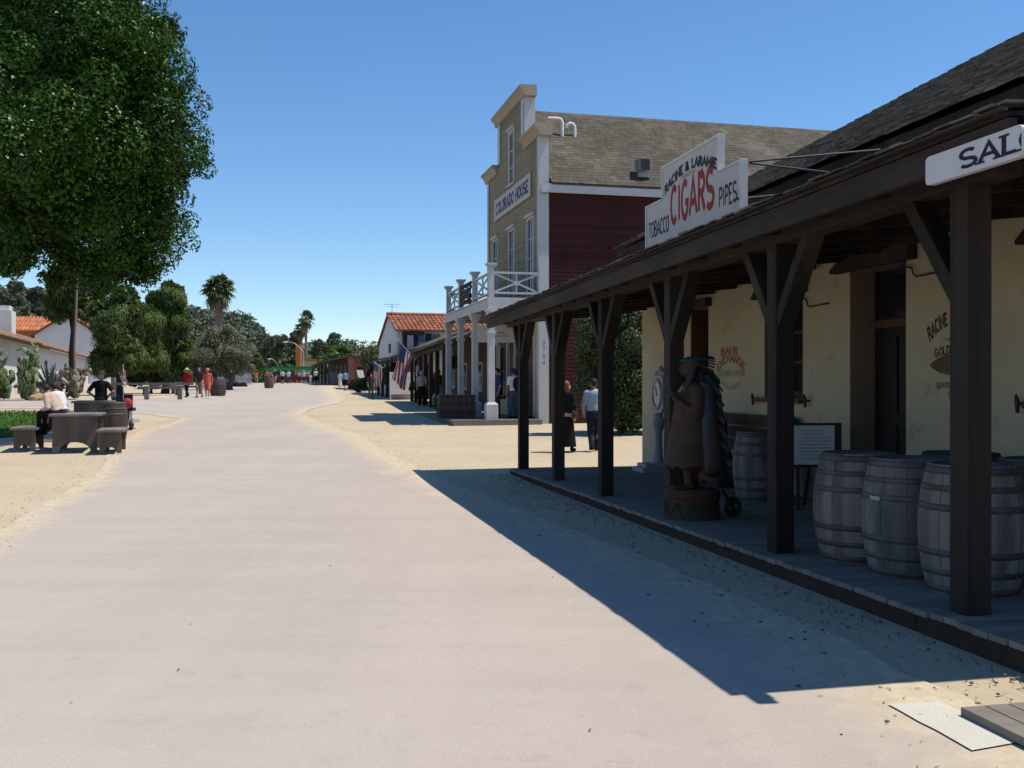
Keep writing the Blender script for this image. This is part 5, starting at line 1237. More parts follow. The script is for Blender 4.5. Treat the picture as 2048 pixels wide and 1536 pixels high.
def lamp(label, px, pyt, Y, L_, side=-1, far=False):
    p = gat(px, Y); zt = zpx(pyt, Y); t = thing('street_lamp', label, 'street lamp', p, 0, 'curved arm street lamps')
    m2 = MB(); m2.tube([p, (p.x, p.y, zt-1.6)], [.12, .075], 8); m2.build('pole', M('lamp_pole', (.42, .42, .40), (.36, .36, .34), 3, .5, metal=.3), t)
    pts = [(p.x+side*L_*q, p.y, zt-1.6+1.6*math.sin(min(1, q*1.15)*math.pi/2)) for q in [i/8 for i in range(9)]]; m2 = MB(); m2.tube(pts, .06, 6); m2.build('arm', MATS['lamp_pole'], t)
    m2 = MB(); m2.ell((p.x+side*(L_+.25), p.y, zt-.02), (.5, .2, .14)); m2.build('lamp_head', M_WTRIM, t)
lamp('street lamp with arm curving left above the green roofed tram', 607, 684, 165, 2.7)
lamp('more distant street lamp with arm curving left, left of the tram roof', 556, 718, 230, 1.7)
def picket(label, px, Y, w, h, rz=0):
    p = gat(px, Y); t = thing('picket_fence', label, 'fence', p, rz, 'white fences and gates'); n_ = int(w/.16)
    m2 = MB()
    for k in range(n_): x = -w/2+k*.16; m2.prism([(x, 0, .05), (x+.1, 0, .05), (x+.1, 0, h-.08), (x+.05, 0, h), (x, 0, h-.08)], (0, .03, 0))
    m2.build('pickets', M_WTRIM, t, world=False); m2 = MB()
    for z in (.3, h-.3): m2.box(ID, -w/2, w/2, .031, .07, z, z+.09)
    m2.build('rails', M_WTRIM, t, world=False)
picket('white picket fence between the olive tree and the strollers', 480, 112, 2.8, 1.7)
picket('white gate panel right of the far man in white shirt', 673, 122, 1.5, 1.5)
picket('grey white fence panel behind the far man in white shirt', 652, 124, 1.5, 1.3)
picket('white lattice panel beside the olive tree trunk', 443, 105, .8, 2.0)
p = gat(726, 86); t = thing('white_chair_sign', 'small slanted white board among the plants by the brick coloured block', 'sign', p)
F_ = Fr(p, (.9, .4, 0)); m_ = MB(); m_.hexa([F_(-.25, -.2, .1), F_(.35, -.2, .1), F_(.35, -.16, .1), F_(-.25, -.16, .1), F_(-.5, .2, 1.9), F_(.05, .2, 1.9), F_(.05, .24, 1.9), F_(-.5, .24, 1.9)]); m_.build('panel', M_WTRIM, t)
m_ = MB(); m_.beam(F_(.3, .3, 0), F_(0, .24, 1.7), .05, .05); m_.build('prop', M_DARKWOOD, t)
# orange banner post and pale far wall
p = gat(597, 185); t = thing('orange_post', 'orange sign post behind the street lamp', 'sign', p); m_ = MB(); m_.box(Fr(p, (1, 0, 0)), -.45, .45, -.3, .3, 0, 9.0-p.z); m_.build('post', M('orange_post_paint', (.42, .16, .05), (.36, .13, .045), 2), t)
m_ = MB(); m_.box(Fr(p, (1, 0, 0)), -.6, .6, -.4, .4, 9.0-p.z, 9.3-p.z); m_.build('cap', M_BROWND, t)
p = gat(626, 190); t = thing('tan_building', 'low tan building behind the green roofed tram', 'building', p); F_ = Fr(p, (1, 0, 0)); m_ = MB(); m_.box(F_, -2.5, 4.5, 0, 6, 0, zpx(722, 190)-p.z); m_.build('wall', M('tan_wall', (.42, .33, .2), (.37, .29, .18), 2), t)
m_ = MB(); m_.box(F_, -2.8, 4.8, -.3, 6.3, zpx(722, 190)-p.z, zpx(718, 190)-p.z); m_.build('roof', M_TILE, t); m_ = MB(); m_.box(F_, .5, 1.6, -.05, -.003, 1, 2.4); m_.build('window', M_DWIN, t)
# utility pole
p = gat(152, 66); t = thing('utility_pole', 'tall thin wooden utility pole in front of the orange roof', 'pole', p)
m_ = MB(); m_.tube([p, (p.x-.1, p.y, 4), (p.x+.12, p.y, zpx(540, 66))], [.085, .08, .065], 8); m_.build('pole', M('pole_wood', (.30, .24, .2), (.22, .175, .145), 4, .9, st=(1, 1, .1)), t)
for z in (zpx(550, 66), zpx(577, 66)): m_ = MB(); m_.beam((p.x-.35, p.y-.1, z), (p.x+1.3, p.y-.1, z-.05), .06, .09); m_.build('crossarm', M_DARKWOOD, t)
# ------------------------------------------------------------------ people
SKIN = {'light': M('skin_light', (.46, .26, .18), None, rough=.6), 'tan': M('skin_tan', (.34, .18, .115), None, rough=.6), 'dark': M('skin_brown', (.16, .08, .05), None, rough=.6)}
HAIR = {'dark': M('hair_dark', (.014, .011, .01), (.03, .022, .018), 40, .6), 'brown': M('hair_brown', (.07, .035, .018), (.05, .025, .014), 40, .6), 'auburn': M('hair_auburn', (.24, .075, .025), (.16, .05, .02), 40, .55), 'grey': M('hair_grey', (.36, .35, .34), (.28, .27, .26), 40, .7), 'blond': M('hair_blond', (.36, .23, .1), (.28, .18, .08), 40, .6)}
def cloth(n, c): return M('cloth_'+n, c, tuple(x*.72 for x in c), 9, .9, .006, 22, spec=.1)
CL = {k: cloth(k, v) for k, v in dict(black=(.014, .014, .016), navy=(.02, .026, .05), jeans=(.05, .075, .14), lightblue=(.34, .46, .58), white=(.72, .72, .72), cream=(.60, .46, .36), red=(.30, .018, .028), coral=(.62, .135, .095), pinkhat=(.66, .22, .20), grey=(.36, .36, .35), straw=(.62, .50, .28), khaki=(.30, .24, .16), green=(.06, .09, .07), orange=(.55, .20, .05), purple=(.30, .24, .42), brown=(.08, .05, .035), maroon=(.10, .02, .025), skyblue=(.20, .42, .70), charcoal=(.05, .05, .055), tanpants=(.36, .28, .2)).items()}
def person(label, loc, H, face, shirt, legs, pose='stand', skin='light', hair='dark', hat=None, sleeves='short', bottom='trousers', bag=None, vox=.02, group=None, detail=False, shoes='black', seat=.45, lean=0, head_turn=0, hairlen=.0):
    """local frame: facing +Y, feet at z=0"""
    t = thing('person', label, 'person', loc, math.radians(face), group)
    k = H/1.72; V = lambda x, y, z: np.array((x, y, z))*k
    hipz = .92; by = 0
    th = math.radians(lean)
    if pose == 'sit': hipz = seat/k+.09; 
    def up(x, y, z):          # torso point; z measured above the hip line, lean about the hip
        return V(x, by+y*math.cos(th)+z*math.sin(th), hipz+z*math.cos(th)-y*math.sin(th))
    P = []; arms = []; legsP = []
    hx = .095
    if pose == 'sit':
        L = [(V(hx*s, .02, hipz), V((hx+.03)*s, .43, hipz-.02), V((hx+.03)*s, .47+.02*s, hipz-.45)) for s in (-1, 1)]
    elif pose == 'walk':
        L = [(V(-hx, 0, hipz-.02), V(-hx, .14, .5), V(-hx, .20, .085)), (V(hx, 0, hipz-.02), V(hx, -.05, .49), V(hx, -.27, .13))]
    elif pose == 'walk2':
        L = [(V(-hx, 0, hipz-.02), V(-hx, -.02, .49), V(-hx, -.17, .11)), (V(hx, 0, hipz-.02), V(hx, .11, .5), V(hx, .13, .085))]
    else:
        L = [(V(-hx, 0, hipz-.02), V(-hx-.01, .02, .49), V(-hx-.02, 0, .08)), (V(hx, 0, hipz-.02), V(hx+.02, .03, .49), V(hx+.03, .02, .08))]
    for a, b, c in L:
        legsP += [('c', a, b, .088*k, .060*k), ('c', b, c, .058*k, .038*k), ('c', b+np.array((0, -.015, -.09))*k, b+np.array((0, -.02, -.2))*k, .052*k, .045*k)]
        legsP += [('c', c+V(0, -.02, -.035), c+V(0, .15, -.05), .038*k, .03*k)]
    torso = [('c', up(0, 0, .0), up(0, .01, .2), .135*k, .12*k, (1.12, .8, 1)), ('c', up(0, .0, .2), up(0, -.005, .42), .13*k, .135*k, (1.2, .8, 1)), ('c', up(-.13, -.01, .475), up(.13, -.01, .475), .062*k, .062*k), ('e', up(0, -.02, -.02), V(.16, .125, .12))]
    neck = [('c', up(0, -.01, .47), up(0, .01, .6), .052*k, .048*k)]
    hc = up(0, .03+.04*math.sin(th), .69); ht = math.radians(head_turn)
    hd = lambda x, y, z: hc+V(x*math.cos(ht)-y*math.sin(ht), x*math.sin(ht)+y*math.cos(ht), z)
    head = [('e', hd(0, -.01, .02), V(.075, .095, .105)), ('e', hd(0, .025, -.045), V(.058, .07, .075)), ('c', hd(0, .088, .005), hd(0, .105, -.025), .012*k, .017*k), ('e', hd(-.077, -.005, -.01), V(.014, .022, .032)), ('e', hd(.077, -.005, -.01), V(.014, .022, .032)), ('e', hd(0, .08, -.062), V(.026, .016, .012))]
    sh = [up(s*.185, -.01, .465) for s in (-1, 1)]
    if pose == 'hips': A = [(up(s*.36, -.08, .22), up(s*.2, .05, .07)) for s in (-1, 1)]
    elif pose == 'sit': A = [(up(s*.24, .05, .18), V(s*.12, .36, hipz+.08)) for s in (-1, 1)]
    elif pose == 'walk': A = [(up(-.24, -.1, .19), up(-.24, -.05, -.05)), (up(.24, .06, .19), up(.22, .2, .0))]
    elif pose == 'walk2': A = [(up(-.24, .05, .19), up(-.21, .16, -.02)), (up(.24, -.09, .2), up(.25, -.06, -.05))]
    elif pose == 'fold': A = [(up(s*.25, .06, .2), up(-s*.02, .2, .23)) for s in (-1, 1)]
    else: A = [(up(-.23, -.02, .19), up(-.22, .06, -.06)), (up(.235, -.02, .19), up(.22, .1, -.04))]
    hands = []; fing = []
    for s, a, (e, w) in zip((-1, 1), sh, A):
        arms += [('c', a, e, .052*k, .042*k), ('c', e, w, .042*k, .028*k)]
        d = (w-e)/max(np.linalg.norm(w-e), 1e-6); pal = w+d*.055*k; hands += [('c', w, pal, .028*k, .034*k, (1, 1, 1))]
        side = np.cross(d, (1., 0, 0)); side = side/max(np.linalg.norm(side), 1e-6)
        for q in range(4):
            b0_ = pal+side*(q-1.5)*.019*k+d*.015*k; ln = (.066, .078, .072, .056)[q]*k; m_d = b0_+d*ln*.55; tip = m_d+(d*.7+np.array((-s*.7, 0, 0)))*ln*.4
            fing.append((b0_, m_d, tip, .0095*k))
        tb = w+d*.025*k+side*.028*k; fing.append((tb, tb+side*.025*k+d*.03*k, tb+side*.028*k+d*.058*k, .0105*k))
    me = sdf_mesh('body', torso+neck+head+arms+hands+legsP, vox, .025)
    if detail or vox <= .02:
        bm = bmesh.new(); bm.from_mesh(me); mb2 = MB()
        for b0_, m_d, tip, r_0 in fing: mb2.tube([b0_, m_d, tip], [r_0, r_0*.95, r_0*.75], 6)
        tm = mb2.mesh('f'); bm.from_mesh(tm); bm.to_mesh(me); bm.free(); bpy.data.meshes.remove(tm)
    link('body', me, SKIN[skin], t)
    g = .016*k; inf = lambda pr_, e: [(('c', p[1], p[2], p[3]+e, p[4]+e)+tuple(p[5:])) if p[0] == 'c' else ('e', p[1], np.array(p[2])+e) for p in pr_]
    if bottom == 'dress':
        legc = [('c', up(0, 0, 0), V(0, .02, .12), .16*k, .24*k, (1, .85, 1))]
        link('skirt', sdf_mesh('skirt', legc, vox, .03, cut=lambda X, Y, Z: .12*k-Z), CL[legs], t)
    elif bottom == 'skirt':
        legc = [('c', up(0, 0, 0), V(0, .0, .5), .16*k, .2*k, (1, .85, 1))]
        link('skirt', sdf_mesh('skirt', legc, vox, .03, cut=lambda X, Y, Z: .5*k-Z), CL[legs], t)
    else:
        pr_ = [('e', up(0, -.02, -.02), V(.172, .138, .12))]
        for a, b, c in L:
            pr_ += [('c', a, b, .098*k, .076*k)]
            if bottom == 'trousers': pr_ += [('c', b, c+V(0, 0, .0), .074*k, .062*k)]
            else: pr_ = pr_[:-1]+[('c', a, a+(b-a)*.92, .10*k, .096*k)]
        link('trousers' if bottom == 'trousers' else 'shorts', sdf_mesh('trousers', pr_, vox, .02), CL[legs], t)
    sp = inf(torso[:3], g)
    if pose != 'sit': sp.append(('c', up(0, 0, -.06), up(0, 0, .1), .15*k, .15*k, (1.1, .82, 1)))
    for s, a, (e, w) in zip((-1, 1), sh, A):
        if sleeves == 'long': sp += [('c', a, e, .068*k, .056*k), ('c', e, e+(w-e)*.95, .056*k, .042*k)]
        elif sleeves == 'short': sp += [('c', a, a+(e-a)*.72, .07*k, .066*k)]
    link('shirt', sdf_mesh('shirt', sp, vox, .03, cut=None if pose == 'sit' else (lambda X, Y, Z: (hipz-.075)*k-Z)), CL[shirt], t)
    # hair cap, cut away at the face
    R2 = Matrix.Rotation(ht, 3, 'Z'); hv = [('e', hd(0, -.018, .03), V(.088, .105, .105))]
    if hairlen: hv.append(('c', hd(0, -.06, -.02), hd(0, -.075, -.09-hairlen), .075*k, .05*k, (1.1, .8, 1)))
    f_ = np.array((-math.sin(ht), math.cos(ht)))
    link('hair', sdf_mesh('hair', hv, min(vox, .016), .03, cut=lambda X, Y, Z: np.minimum((X-hc[0])*f_[0]+(Y-hc[1])*f_[1]-.045*k, .055*k-(Z-hc[2]))*1.0), HAIR[hair], t)
    for (a, b, c) in L:
        m2 = MB(); d_ = V(0, .15, -.045)
        link('shoe', sdf_mesh('shoe', [('c', c+V(0, -.03, -.04), c+V(0, .15, -.052), .046*k, .038*k), ('c', c+V(0, -.02, -.02), c+V(0, -.01, .02), .044*k, .042*k)], min(vox, .016), .02), CL[shoes], t)
    if detail:
        m2 = MB()
        for s in (-1, 1): m2.ell(hd(s*.03, .083, .006), (.011, .008, .007))
        m2.build('eyes', CL['black'], t, world=False); m2 = MB(); m2.ell(hd(0, .094, -.066), (.024, .006, .006)); m2.build('mouth', M('lips', (.3, .09, .08)), t, world=False)
    if hat:
        kind, colr = hat; m2 = MB(); z_ = .075
        c = Vector(hd(0, -.012, z_))
        if kind == 'brim': m2.lathe([(.175*k, -.012), (.18*k, .0), (.10*k, .012), (.095*k, .07*k), (.075*k, .105*k), (.0, .11*k)], c, 18)
        elif kind == 'cap': m2.lathe([(.098*k, -.03), (.1*k, .0), (.085*k, .05*k), (.0, .075*k)], c, 16); m2.prism([c+Vector((-.07, .07, -.02))*k, c+Vector((.07, .07, -.02))*k, c+Vector((.05, .19, -.035))*k, c+Vector((-.05, .19, -.035))*k], (0, 0, .012))
        else: m2.lathe([(.15*k, -.05), (.155*k, -.045), (.098*k, .02), (.09*k, .07*k), (.0, .09*k)], c, 16)
        m2.build('hat', CL[colr], t, world=False)
    if bag == 'shoulder':
        m2 = MB(); m2.ell(V(.24, -.05, .93), V(.06, .15, .13)); m2.tube([V(.2, .06, 1.0), V(.13, .05, 1.44), V(.05, -.06, 1.44), V(.21, -.14, 1.0)], .012); m2.build('bag', CL['charcoal'], t, world=False)
    elif bag == 'backpack':
        m2 = MB(); m2.ell(up(0, -.2, .27), V(.16, .11, .25)); m2.build('backpack', CL['black'], t, world=False)
    elif bag == 'tote':
        m2 = MB(); m2.box(ID, .22*k, .3*k, -.05, .28*k, .42*k, .78*k); m2.tube([V(.26, .0, .78), V(.25, .08, .92), V(.26, .2, .78)], .01); m2.build('tote_bag', CL['white'], t, world=False)
    return t
def pp_(px, Y, dz=.02): p = gat(px, Y); return (p.x, p.y, p.z+dz)
person('woman in long black dress with auburn hair and shoulder bag between two porch posts', pp_(1133, 24), 1.68, -28, 'black', 'black', 'walk2', hair='auburn', sleeves='long', bottom='dress', bag='shoulder', vox=.012, detail=True, head_turn=-25, hairlen=.06)
person('man in light blue shirt and dark jeans walking beside the woman in black', pp_(1188, 24.2), 1.73, 8, 'lightblue', 'navy', 'walk2', skin='tan', sleeves='long', vox=.012, detail=True)
tz = gat(130, 24.4).z+.9
p = gat(118, 24.4); person('seated man in cream jacket leaning forward on the picnic table top', (p.x, p.y, tz-.47), 1.74, 78, 'cream', 'black', 'sit', skin='tan', sleeves='long', vox=.014, seat=.40, lean=30, detail=True)
p = gat(126, 25.1); person('seated person in white shirt with dark hair behind the man in cream', (p.x, p.y, tz-.47), 1.72, 75, 'white', 'jeans', 'sit', skin='tan', vox=.014, seat=.40, lean=22, detail=True, shoes='white')
person('man in black shirt and brown hat standing with hands on hips behind the tables', pp_(202, 31.2), 1.76, 12, 'black', 'black', 'hips', skin='tan', hat=('brim', 'brown'), vox=.014, hair='grey')
person('walker in red shirt and straw hat, leftmost of the trio crossing the street', pp_(374, 57.5), 1.62, 165, 'red', 'black', 'walk', skin='tan', hat=('brim', 'straw'), sleeves='long', vox=.018, detail=True)
person('walker in black shirt between the red and coral clothed walkers', pp_(399, 58), 1.74, 175, 'charcoal', 'khaki', 'walk2', hair='brown', bottom='shorts', vox=.018, detail=True)
person('walker all in coral pink with a pink hat, rightmost of the trio', pp_(415, 57.2), 1.68, 190, 'coral', 'coral', 'walk', hat=('bucket', 'pinkhat'), sleeves='long', bottom='shorts', vox=.018, detail=True, shoes='white')
p = gat(1440, 15.6); pw_ = PF(8.65, 2.12, 0); person('man in black sitting on the porch bench behind the carved figure', (pw_.x, pw_.y, zf(pw_)), 1.72, 95, 'black', 'black', 'sit', skin='tan', vox=.018, seat=.44, lean=5, detail=True)
CB = 'people by the shop porches'
def cfz(a, b): p = CF(a, b, CFZ); return (p.x, p.y, p.z+.005)
person('man in light grey shirt and dark trousers, his back turned, by the shop porch', pp_(843, 50.5), 1.76, 5, 'grey', 'black', 'stand', hair='grey', vox=.02, group=CB)
person('woman in maroon top and white cap right of the man in grey', pp_(868, 51), 1.66, 150, 'maroon', 'navy', 'stand', hat=('cap', 'white'), vox=.02, group=CB)
person('person in pale blue shirt crouching behind the dark planter', pp_(884, 47, .0), 1.6, 60, 'lightblue', 'khaki', 'sit', hair='brown', vox=.02, group=CB, seat=.5, lean=15)
person('tall person in dark red shirt in the porch shade behind the white cap', pp_(878, 54), 1.82, 190, 'red', 'navy', 'stand', skin='tan', vox=.02, group=CB)
person('person in brown red clothes between the middle white columns', cfz(3.9, -.75), 1.74, 60, 'maroon', 'maroon', 'stand', skin='tan', vox=.02, group=CB)
person('person in blue shirt half hidden by the corner column of the white balcony', cfz(2.1, -1.0), 1.74, 110, 'jeans', 'charcoal', 'stand', vox=.02, group=CB)
person('person with black backpack, white shirt and long jeans at the house door', cfz(.72, -.75), 1.72, 35, 'white', 'jeans', 'stand', skin='dark', bag='backpack', vox=.018, group=CB)
person('person in black with a white tote at the house doorway', cfz(1.25, -.5), 1.62, 20, 'black', 'khaki', 'stand', bag='tote', vox=.02, group=CB)
person('dark clothed person standing beside the limp striped flag', pp_(742, 64), 1.62, 200, 'charcoal', 'green', 'stand', skin='tan', vox=.022, group=CB)
FP = 'distant pedestrians'
far = [(690, 88, 1.78, 0, 'skyblue', 'black', 'walk', 'shorts', None, 'far man in sky blue shirt and black shorts walking away on the right'),
       (632, 112, 1.75, 20, 'white', 'black', 'stand', 'shorts', 'cap', 'far man in white shirt and black shorts right of the tram'),
       (621.5, 112, 1.2, 10, 'white', 'white', 'stand', 'shorts', None, 'small child in white beside the far man in white shirt'),
       (680, 100, 1.5, 170, 'white', 'white', 'stand', 'dress', None, 'far woman in long white dress left of the man in sky blue'),
       (565, 122, 1.72, 0, 'white', 'navy', 'walk', 'shorts', None, 'far walker in white shirt and navy shorts in front of the tram left end'),
       (577, 128, 1.74, 180, 'white', 'jeans', 'walk2', 'trousers', None, 'far walker in white shirt and blue jeans before the tram'),
       (550, 121, 1.78, 180, 'charcoal', 'tanpants', 'walk', 'shorts', None, 'far walker in charcoal shirt right of the barrel planter'),
       (543, 126, 1.7, 0, 'purple', 'navy', 'stand', 'trousers', None, 'far person in purple top behind the barrel planter'),
       (534, 116, 1.7, 0, 'orange', 'navy', 'stand', 'trousers', None, 'far person in orange shirt behind the barrel planter'),
       (513, 135, 1.6, 30, 'coral', 'tanpants', 'walk', 'trousers', None, 'far person in faded coral shirt alone left of the barrel planter'),
       (491, 118, 1.65, 190, 'purple', 'purple', 'stand', 'trousers', None, 'far person in purple at the right end of the picket fence'),
       (467, 108, 1.78, 200, 'white', 'black', 'stand', 'trousers', 'bucket', 'far man in white shirt and white hat left of the picket fence'),
       (459, 112, 1.7, 160, 'white', 'jeans', 'stand', 'trousers', None, 'far person in white shirt and jeans by the olive tree'),
       (599, 138, 1.7, 0, 'lightblue', 'maroon', 'stand', 'trousers', None, 'far person in pale blue by the middle of the tram'),
       (608, 136, 1.72, 160, 'white', 'maroon', 'walk', 'trousers', 'cap', 'far person in white cap by the right half of the tram'),
       (616, 134, 1.66, 20, 'grey', 'charcoal', 'walk2', 'trousers', None, 'far person in grey near the right end of the tram')]
for px, Y, H, fc, s_, l_, ps_, bt, ht_, lb in far:
    person(lb, pp_(px, Y), H, fc, s_, l_, ps_, bottom=bt, hat=(ht_, 'white') if ht_ else None, vox=.035, group=FP, hair=random.choice(['dark', 'brown', 'grey']))
# ------------------------------------------------------------------ trees and plants
M_BARK = M('grey_bark', (.16, .125, .10), (.10, .08, .065), 6, .95, .02, 20, st=(1, 1, .3))
M_FIC = M('ficus_leaf', (.046, .112, .010), (.02, .06, .007), .5, .38, island=.45, spec=.2, trans=.07, hue=.012)
M_PEP = M('pepper_leaf', (.105, .15, .035), (.055, .092, .02), .6, .6, island=.35, trans=.25, hue=.02)
M_OLI = M('olive_leaf', (.26, .27, .165), (.17, .185, .11), .8, .6, island=.35, trans=.2, hue=.02)
M_EUC = M('eucalyptus_leaf', (.115, .145, .09), (.075, .105, .07), .3, .6, island=.4, trans=.15)
M_FARG = M('far_green_leaf', (.12, .165, .06), (.07, .11, .04), .2, .6, island=.4, trans=.2, hue=.03)
M_BRIG = M('bright_green_leaf', (.13, .20, .045), (.085, .15, .03), .3, .6, island=.35, trans=.25, hue=.02)
M_PALM = M('palm_frond', (.085, .12, .035), (.055, .085, .025), .4, .5, island=.4, trans=.15, hue=.02)
M_DRYF = M('dry_frond', (.24, .165, .085), (.16, .11, .06), .5, .9, island=.3)
M_BUSH = M('grey_green_leaf', (.10, .14, .06), (.055, .085, .035), .8, .5, island=.45, trans=.2, hue=.02, spec=.3)
M_SHR = M('dark_shrub_leaf', (.055, .08, .032), (.035, .055, .024), .8, .5, island=.45, trans=.12, spec=.35)
M_AGAVE = M('agave_blue', (.12, .175, .16), (.085, .13, .12), 1.2, .55, island=.2)
M_CACT = M('cactus_green', (.17, .23, .10), (.12, .17, .07), 1.5, .6, island=.35, hue=.02)
M_CACTB = M('dry_cactus', (.24, .21, .15), (.17, .14, .10), 2, .8, island=.4)

def limbs(m2, base, top, r0, crowns, seed, n=8, wob=.25):
    g = random.Random(seed); base = Vector(base); top = Vector(top); pts = []; k = 6
    for i in range(k+1): q = i/k; pts.append(base.lerp(top, q)+Vector((g.uniform(-1, 1), g.uniform(-1, 1), 0))*wob*r0*2*(1 if 0 < i < k else 0))
    m2.tube(pts, [r0*(1.35 if i == 0 else 1-.45*i/k) for i in range(k+1)], 10)
    for _ in range(n):
        c = Vector(g.choice(crowns)[:3]); s_ = pts[g.randint(2, k)]; md = s_.lerp(c, .5)+Vector((g.uniform(-.3, .3), g.uniform(-.3, .3), .25))*(c-s_).length*.3
        rr0 = r0*g.uniform(.3, .5); m2.tube([s_, s_.lerp(md, .5)+Vector((0, 0, .1)), md, md.lerp(c, .6), c], [rr0, rr0*.8, rr0*.6, rr0*.4, rr0*.15], 6)
def tree(name, label, cat, base, blobs, n, leaf, mat, r0, seed, clump=6, f=(.3, .5), aspect=.5, group=None, sq=1., core=.25, axis=None, up=.5, rnd=.8, shell=.8, ntr=8, trunk_top=None, lo=.6, bark=None, keep=True):
    t = thing(name, label, cat, base, 0, group); base = Vector(base)
    c0 = max(blobs, key=lambda b: b[3]); m2 = MB(); limbs(m2, base, trunk_top or (c0[0], c0[1], max(base.z+.5, c0[2]-.3*c0[3])), r0, blobs, seed, ntr); m2.build('trunk', bark or M_BARK, t)
    sb = sub_blobs(blobs, clump, f, seed, shell)
    P1, d1 = blob_points(sb, int(n*(1-core)), lo, 1.06, seed); P2, d2 = blob_points(blobs, int(n*core), .35, .85, seed+5)
    P = np.concatenate([P1, P2]); d = np.concatenate([d1, d2]); g = np.random.default_rng(seed+1)
    N = unit(d*.6+np.array([0, 0, up])+g.normal(size=(len(P), 3))*rnd)
    ax_ = None if axis is None else np.array(axis)
    mesh_quads('crown', leaf_quads(P, N, leaf, aspect, ax_, seed+2), mat, t); return t
def B(px, py, Y, rpx): p = at(px, py, Y); return (p.x, p.y, p.z, rpx*Y/FPX)

# big ficus on the left
FY = 28.8
fb = [B(120, 100, FY, 225), B(235, 110, FY-1.5, 145), B(290, 235, FY-1, 128), B(300, 340, FY, 112), B(275, 430, FY+.5, 118), B(232, 510, FY+.5, 72), B(268, 540, FY+1, 46), B(90, 285, FY-2.5, 195), B(40, 400, FY-1, 130), B(165, 400, FY-1, 120), B(-60, 380, FY+1, 170), B(-120, 120, FY+1, 260), B(175, 530, FY+2.2, 48), B(20, 480, FY+.5, 70), B(130, 500, FY+1.5, 52), B(-40, 500, FY+1, 80), B(205, 565, FY+1, 26), B(110, 560, FY+2, 30), B(120, -90, FY+2, 260), B(330, 60, FY+1.5, 40)]
ft = thing('ficus_tree', 'huge dense dark green tree filling the upper left of the view', 'tree', (-19.5, 31.5, G(-19.5, 31.5)))
m_ = MB(); limbs(m_, ft.location, (-18.3, 31, 7.2), .55, fb[:3]+fb[7:8]+fb[10:12]+fb[13:14], 4, 12); m_.build('trunk', M_BARK, ft)
sb = sub_blobs(fb, 10, (.27, .48), 3, .74)+sub_blobs(fb, 9, (.13, .26), 13, .95)
P1, d1 = blob_points(sb, 165000, .7, 1.06, 3); g_ = np.random.default_rng(9)
N1 = unit(d1*.95+np.array([.05, 0, .3])+g_.normal(size=(len(P1), 3))*.42)
P2, d2 = blob_points([b[:3]+(b[3]*.72,) for b in fb], 62000, .3, .95, 5); N2 = unit(g_.normal(size=(len(P2), 3)))
mesh_quads('crown', np.concatenate([leaf_quads(P1, N1, .125, .5, None, 4), leaf_quads(P2, N2, .17, .6, None, 6)]), M_FIC, ft)

# pepper trees with drooping sprays behind the tables
def pepper(label, base, blobs, n, seed, trunk_top=None, r0=.3):
    t = thing('pepper_tree', label, 'tree', base, 0, 'drooping pepper trees'); m2 = MB(); limbs(m2, base, trunk_top or blobs[0][:3], r0, blobs, seed, 9); m2.build('trunk', M('dark_bark', (.07, .05, .04), (.045, .034, .028), 6, .95, .02, 20), t)
    g = np.random.default_rng(seed); sb_ = sub_blobs(blobs, 20, (.16, .5), seed, .72)
    P, d = blob_points(sb_, n, .3, 1.35, seed); drop_ = g.random(n)**1.4*1.1; P = P+np.stack([d[:, 0]*.1, d[:, 1]*.1, -drop_], 1)
    N = unit(np.stack([d[:, 0], d[:, 1], d[:, 2]*.3+.5], 1)+g.normal(size=(n, 3))*.4)
    A_ = np.stack([d[:, 0]*.5, d[:, 1]*.5, -np.ones(n)], 1)
    P2_, d2_ = blob_points(blobs, n//4, .4, .9, seed+3)
    mesh_quads('crown', np.concatenate([leaf_quads(P, N, .22, .26, A_, seed), leaf_quads(P2_, unit(g.normal(size=(len(P2_), 3))), .45, .5, None, seed+1)]), M_PEP, t)
PY = 62
pepper('drooping green pepper tree with dark trunk behind the man in black', gat(236, PY), [B(230, 660, PY, 42), B(285, 640, PY, 36), B(205, 715, PY, 24), B(262, 700, PY-1, 30), B(300, 700, PY, 28), B(200, 620, PY+1, 22), B(250, 600, PY+1, 30)], 42000, 31)
pepper('taller narrow pepper tree right of the big crown, left of the palm', gat(330, PY+5), [B(345, 600, PY+5, 28), B(352, 640, PY+5, 26), B(335, 670, PY+5, 26), B(358, 580, PY+5, 9), B(318, 640, PY+6, 24), B(312, 600, PY+6, 20), B(370, 690, PY+5, 15), B(366, 725, PY+5, 14), B(338, 575, PY+5, 14), B(345, 715, PY+5, 18)], 28000, 33, r0=.22)
pepper('pepper tree hanging between the utility pole and the big crown', gat(140, PY+9), [B(150, 555, PY+9, 40), B(118, 575, PY+9, 26), B(190, 560, PY+9, 34), B(138, 610, PY+9, 14), B(112, 605, PY+9, 22), B(185, 600, PY+9, 26), B(165, 590, PY+8, 22), B(205, 635, PY+9, 18)], 32000, 35, r0=.25)

# olive tree
OY = 80
tree('olive_tree', 'wide grey green olive tree with leaning trunk behind the walkers', 'tree', gat(458, OY), [B(440, 700, OY, 44), B(400, 705, OY, 34), B(478, 705, OY, 34), B(420, 672, OY, 24), B(465, 672, OY, 22), B(388, 735, OY, 22), B(490, 735, OY, 18), B(415, 745, OY, 22), B(440, 735, OY, 24)], 34000, .2, M_OLI, .26, 41, 9, (.25, .42), .3, trunk_top=at(474, 725, OY), core=.15)

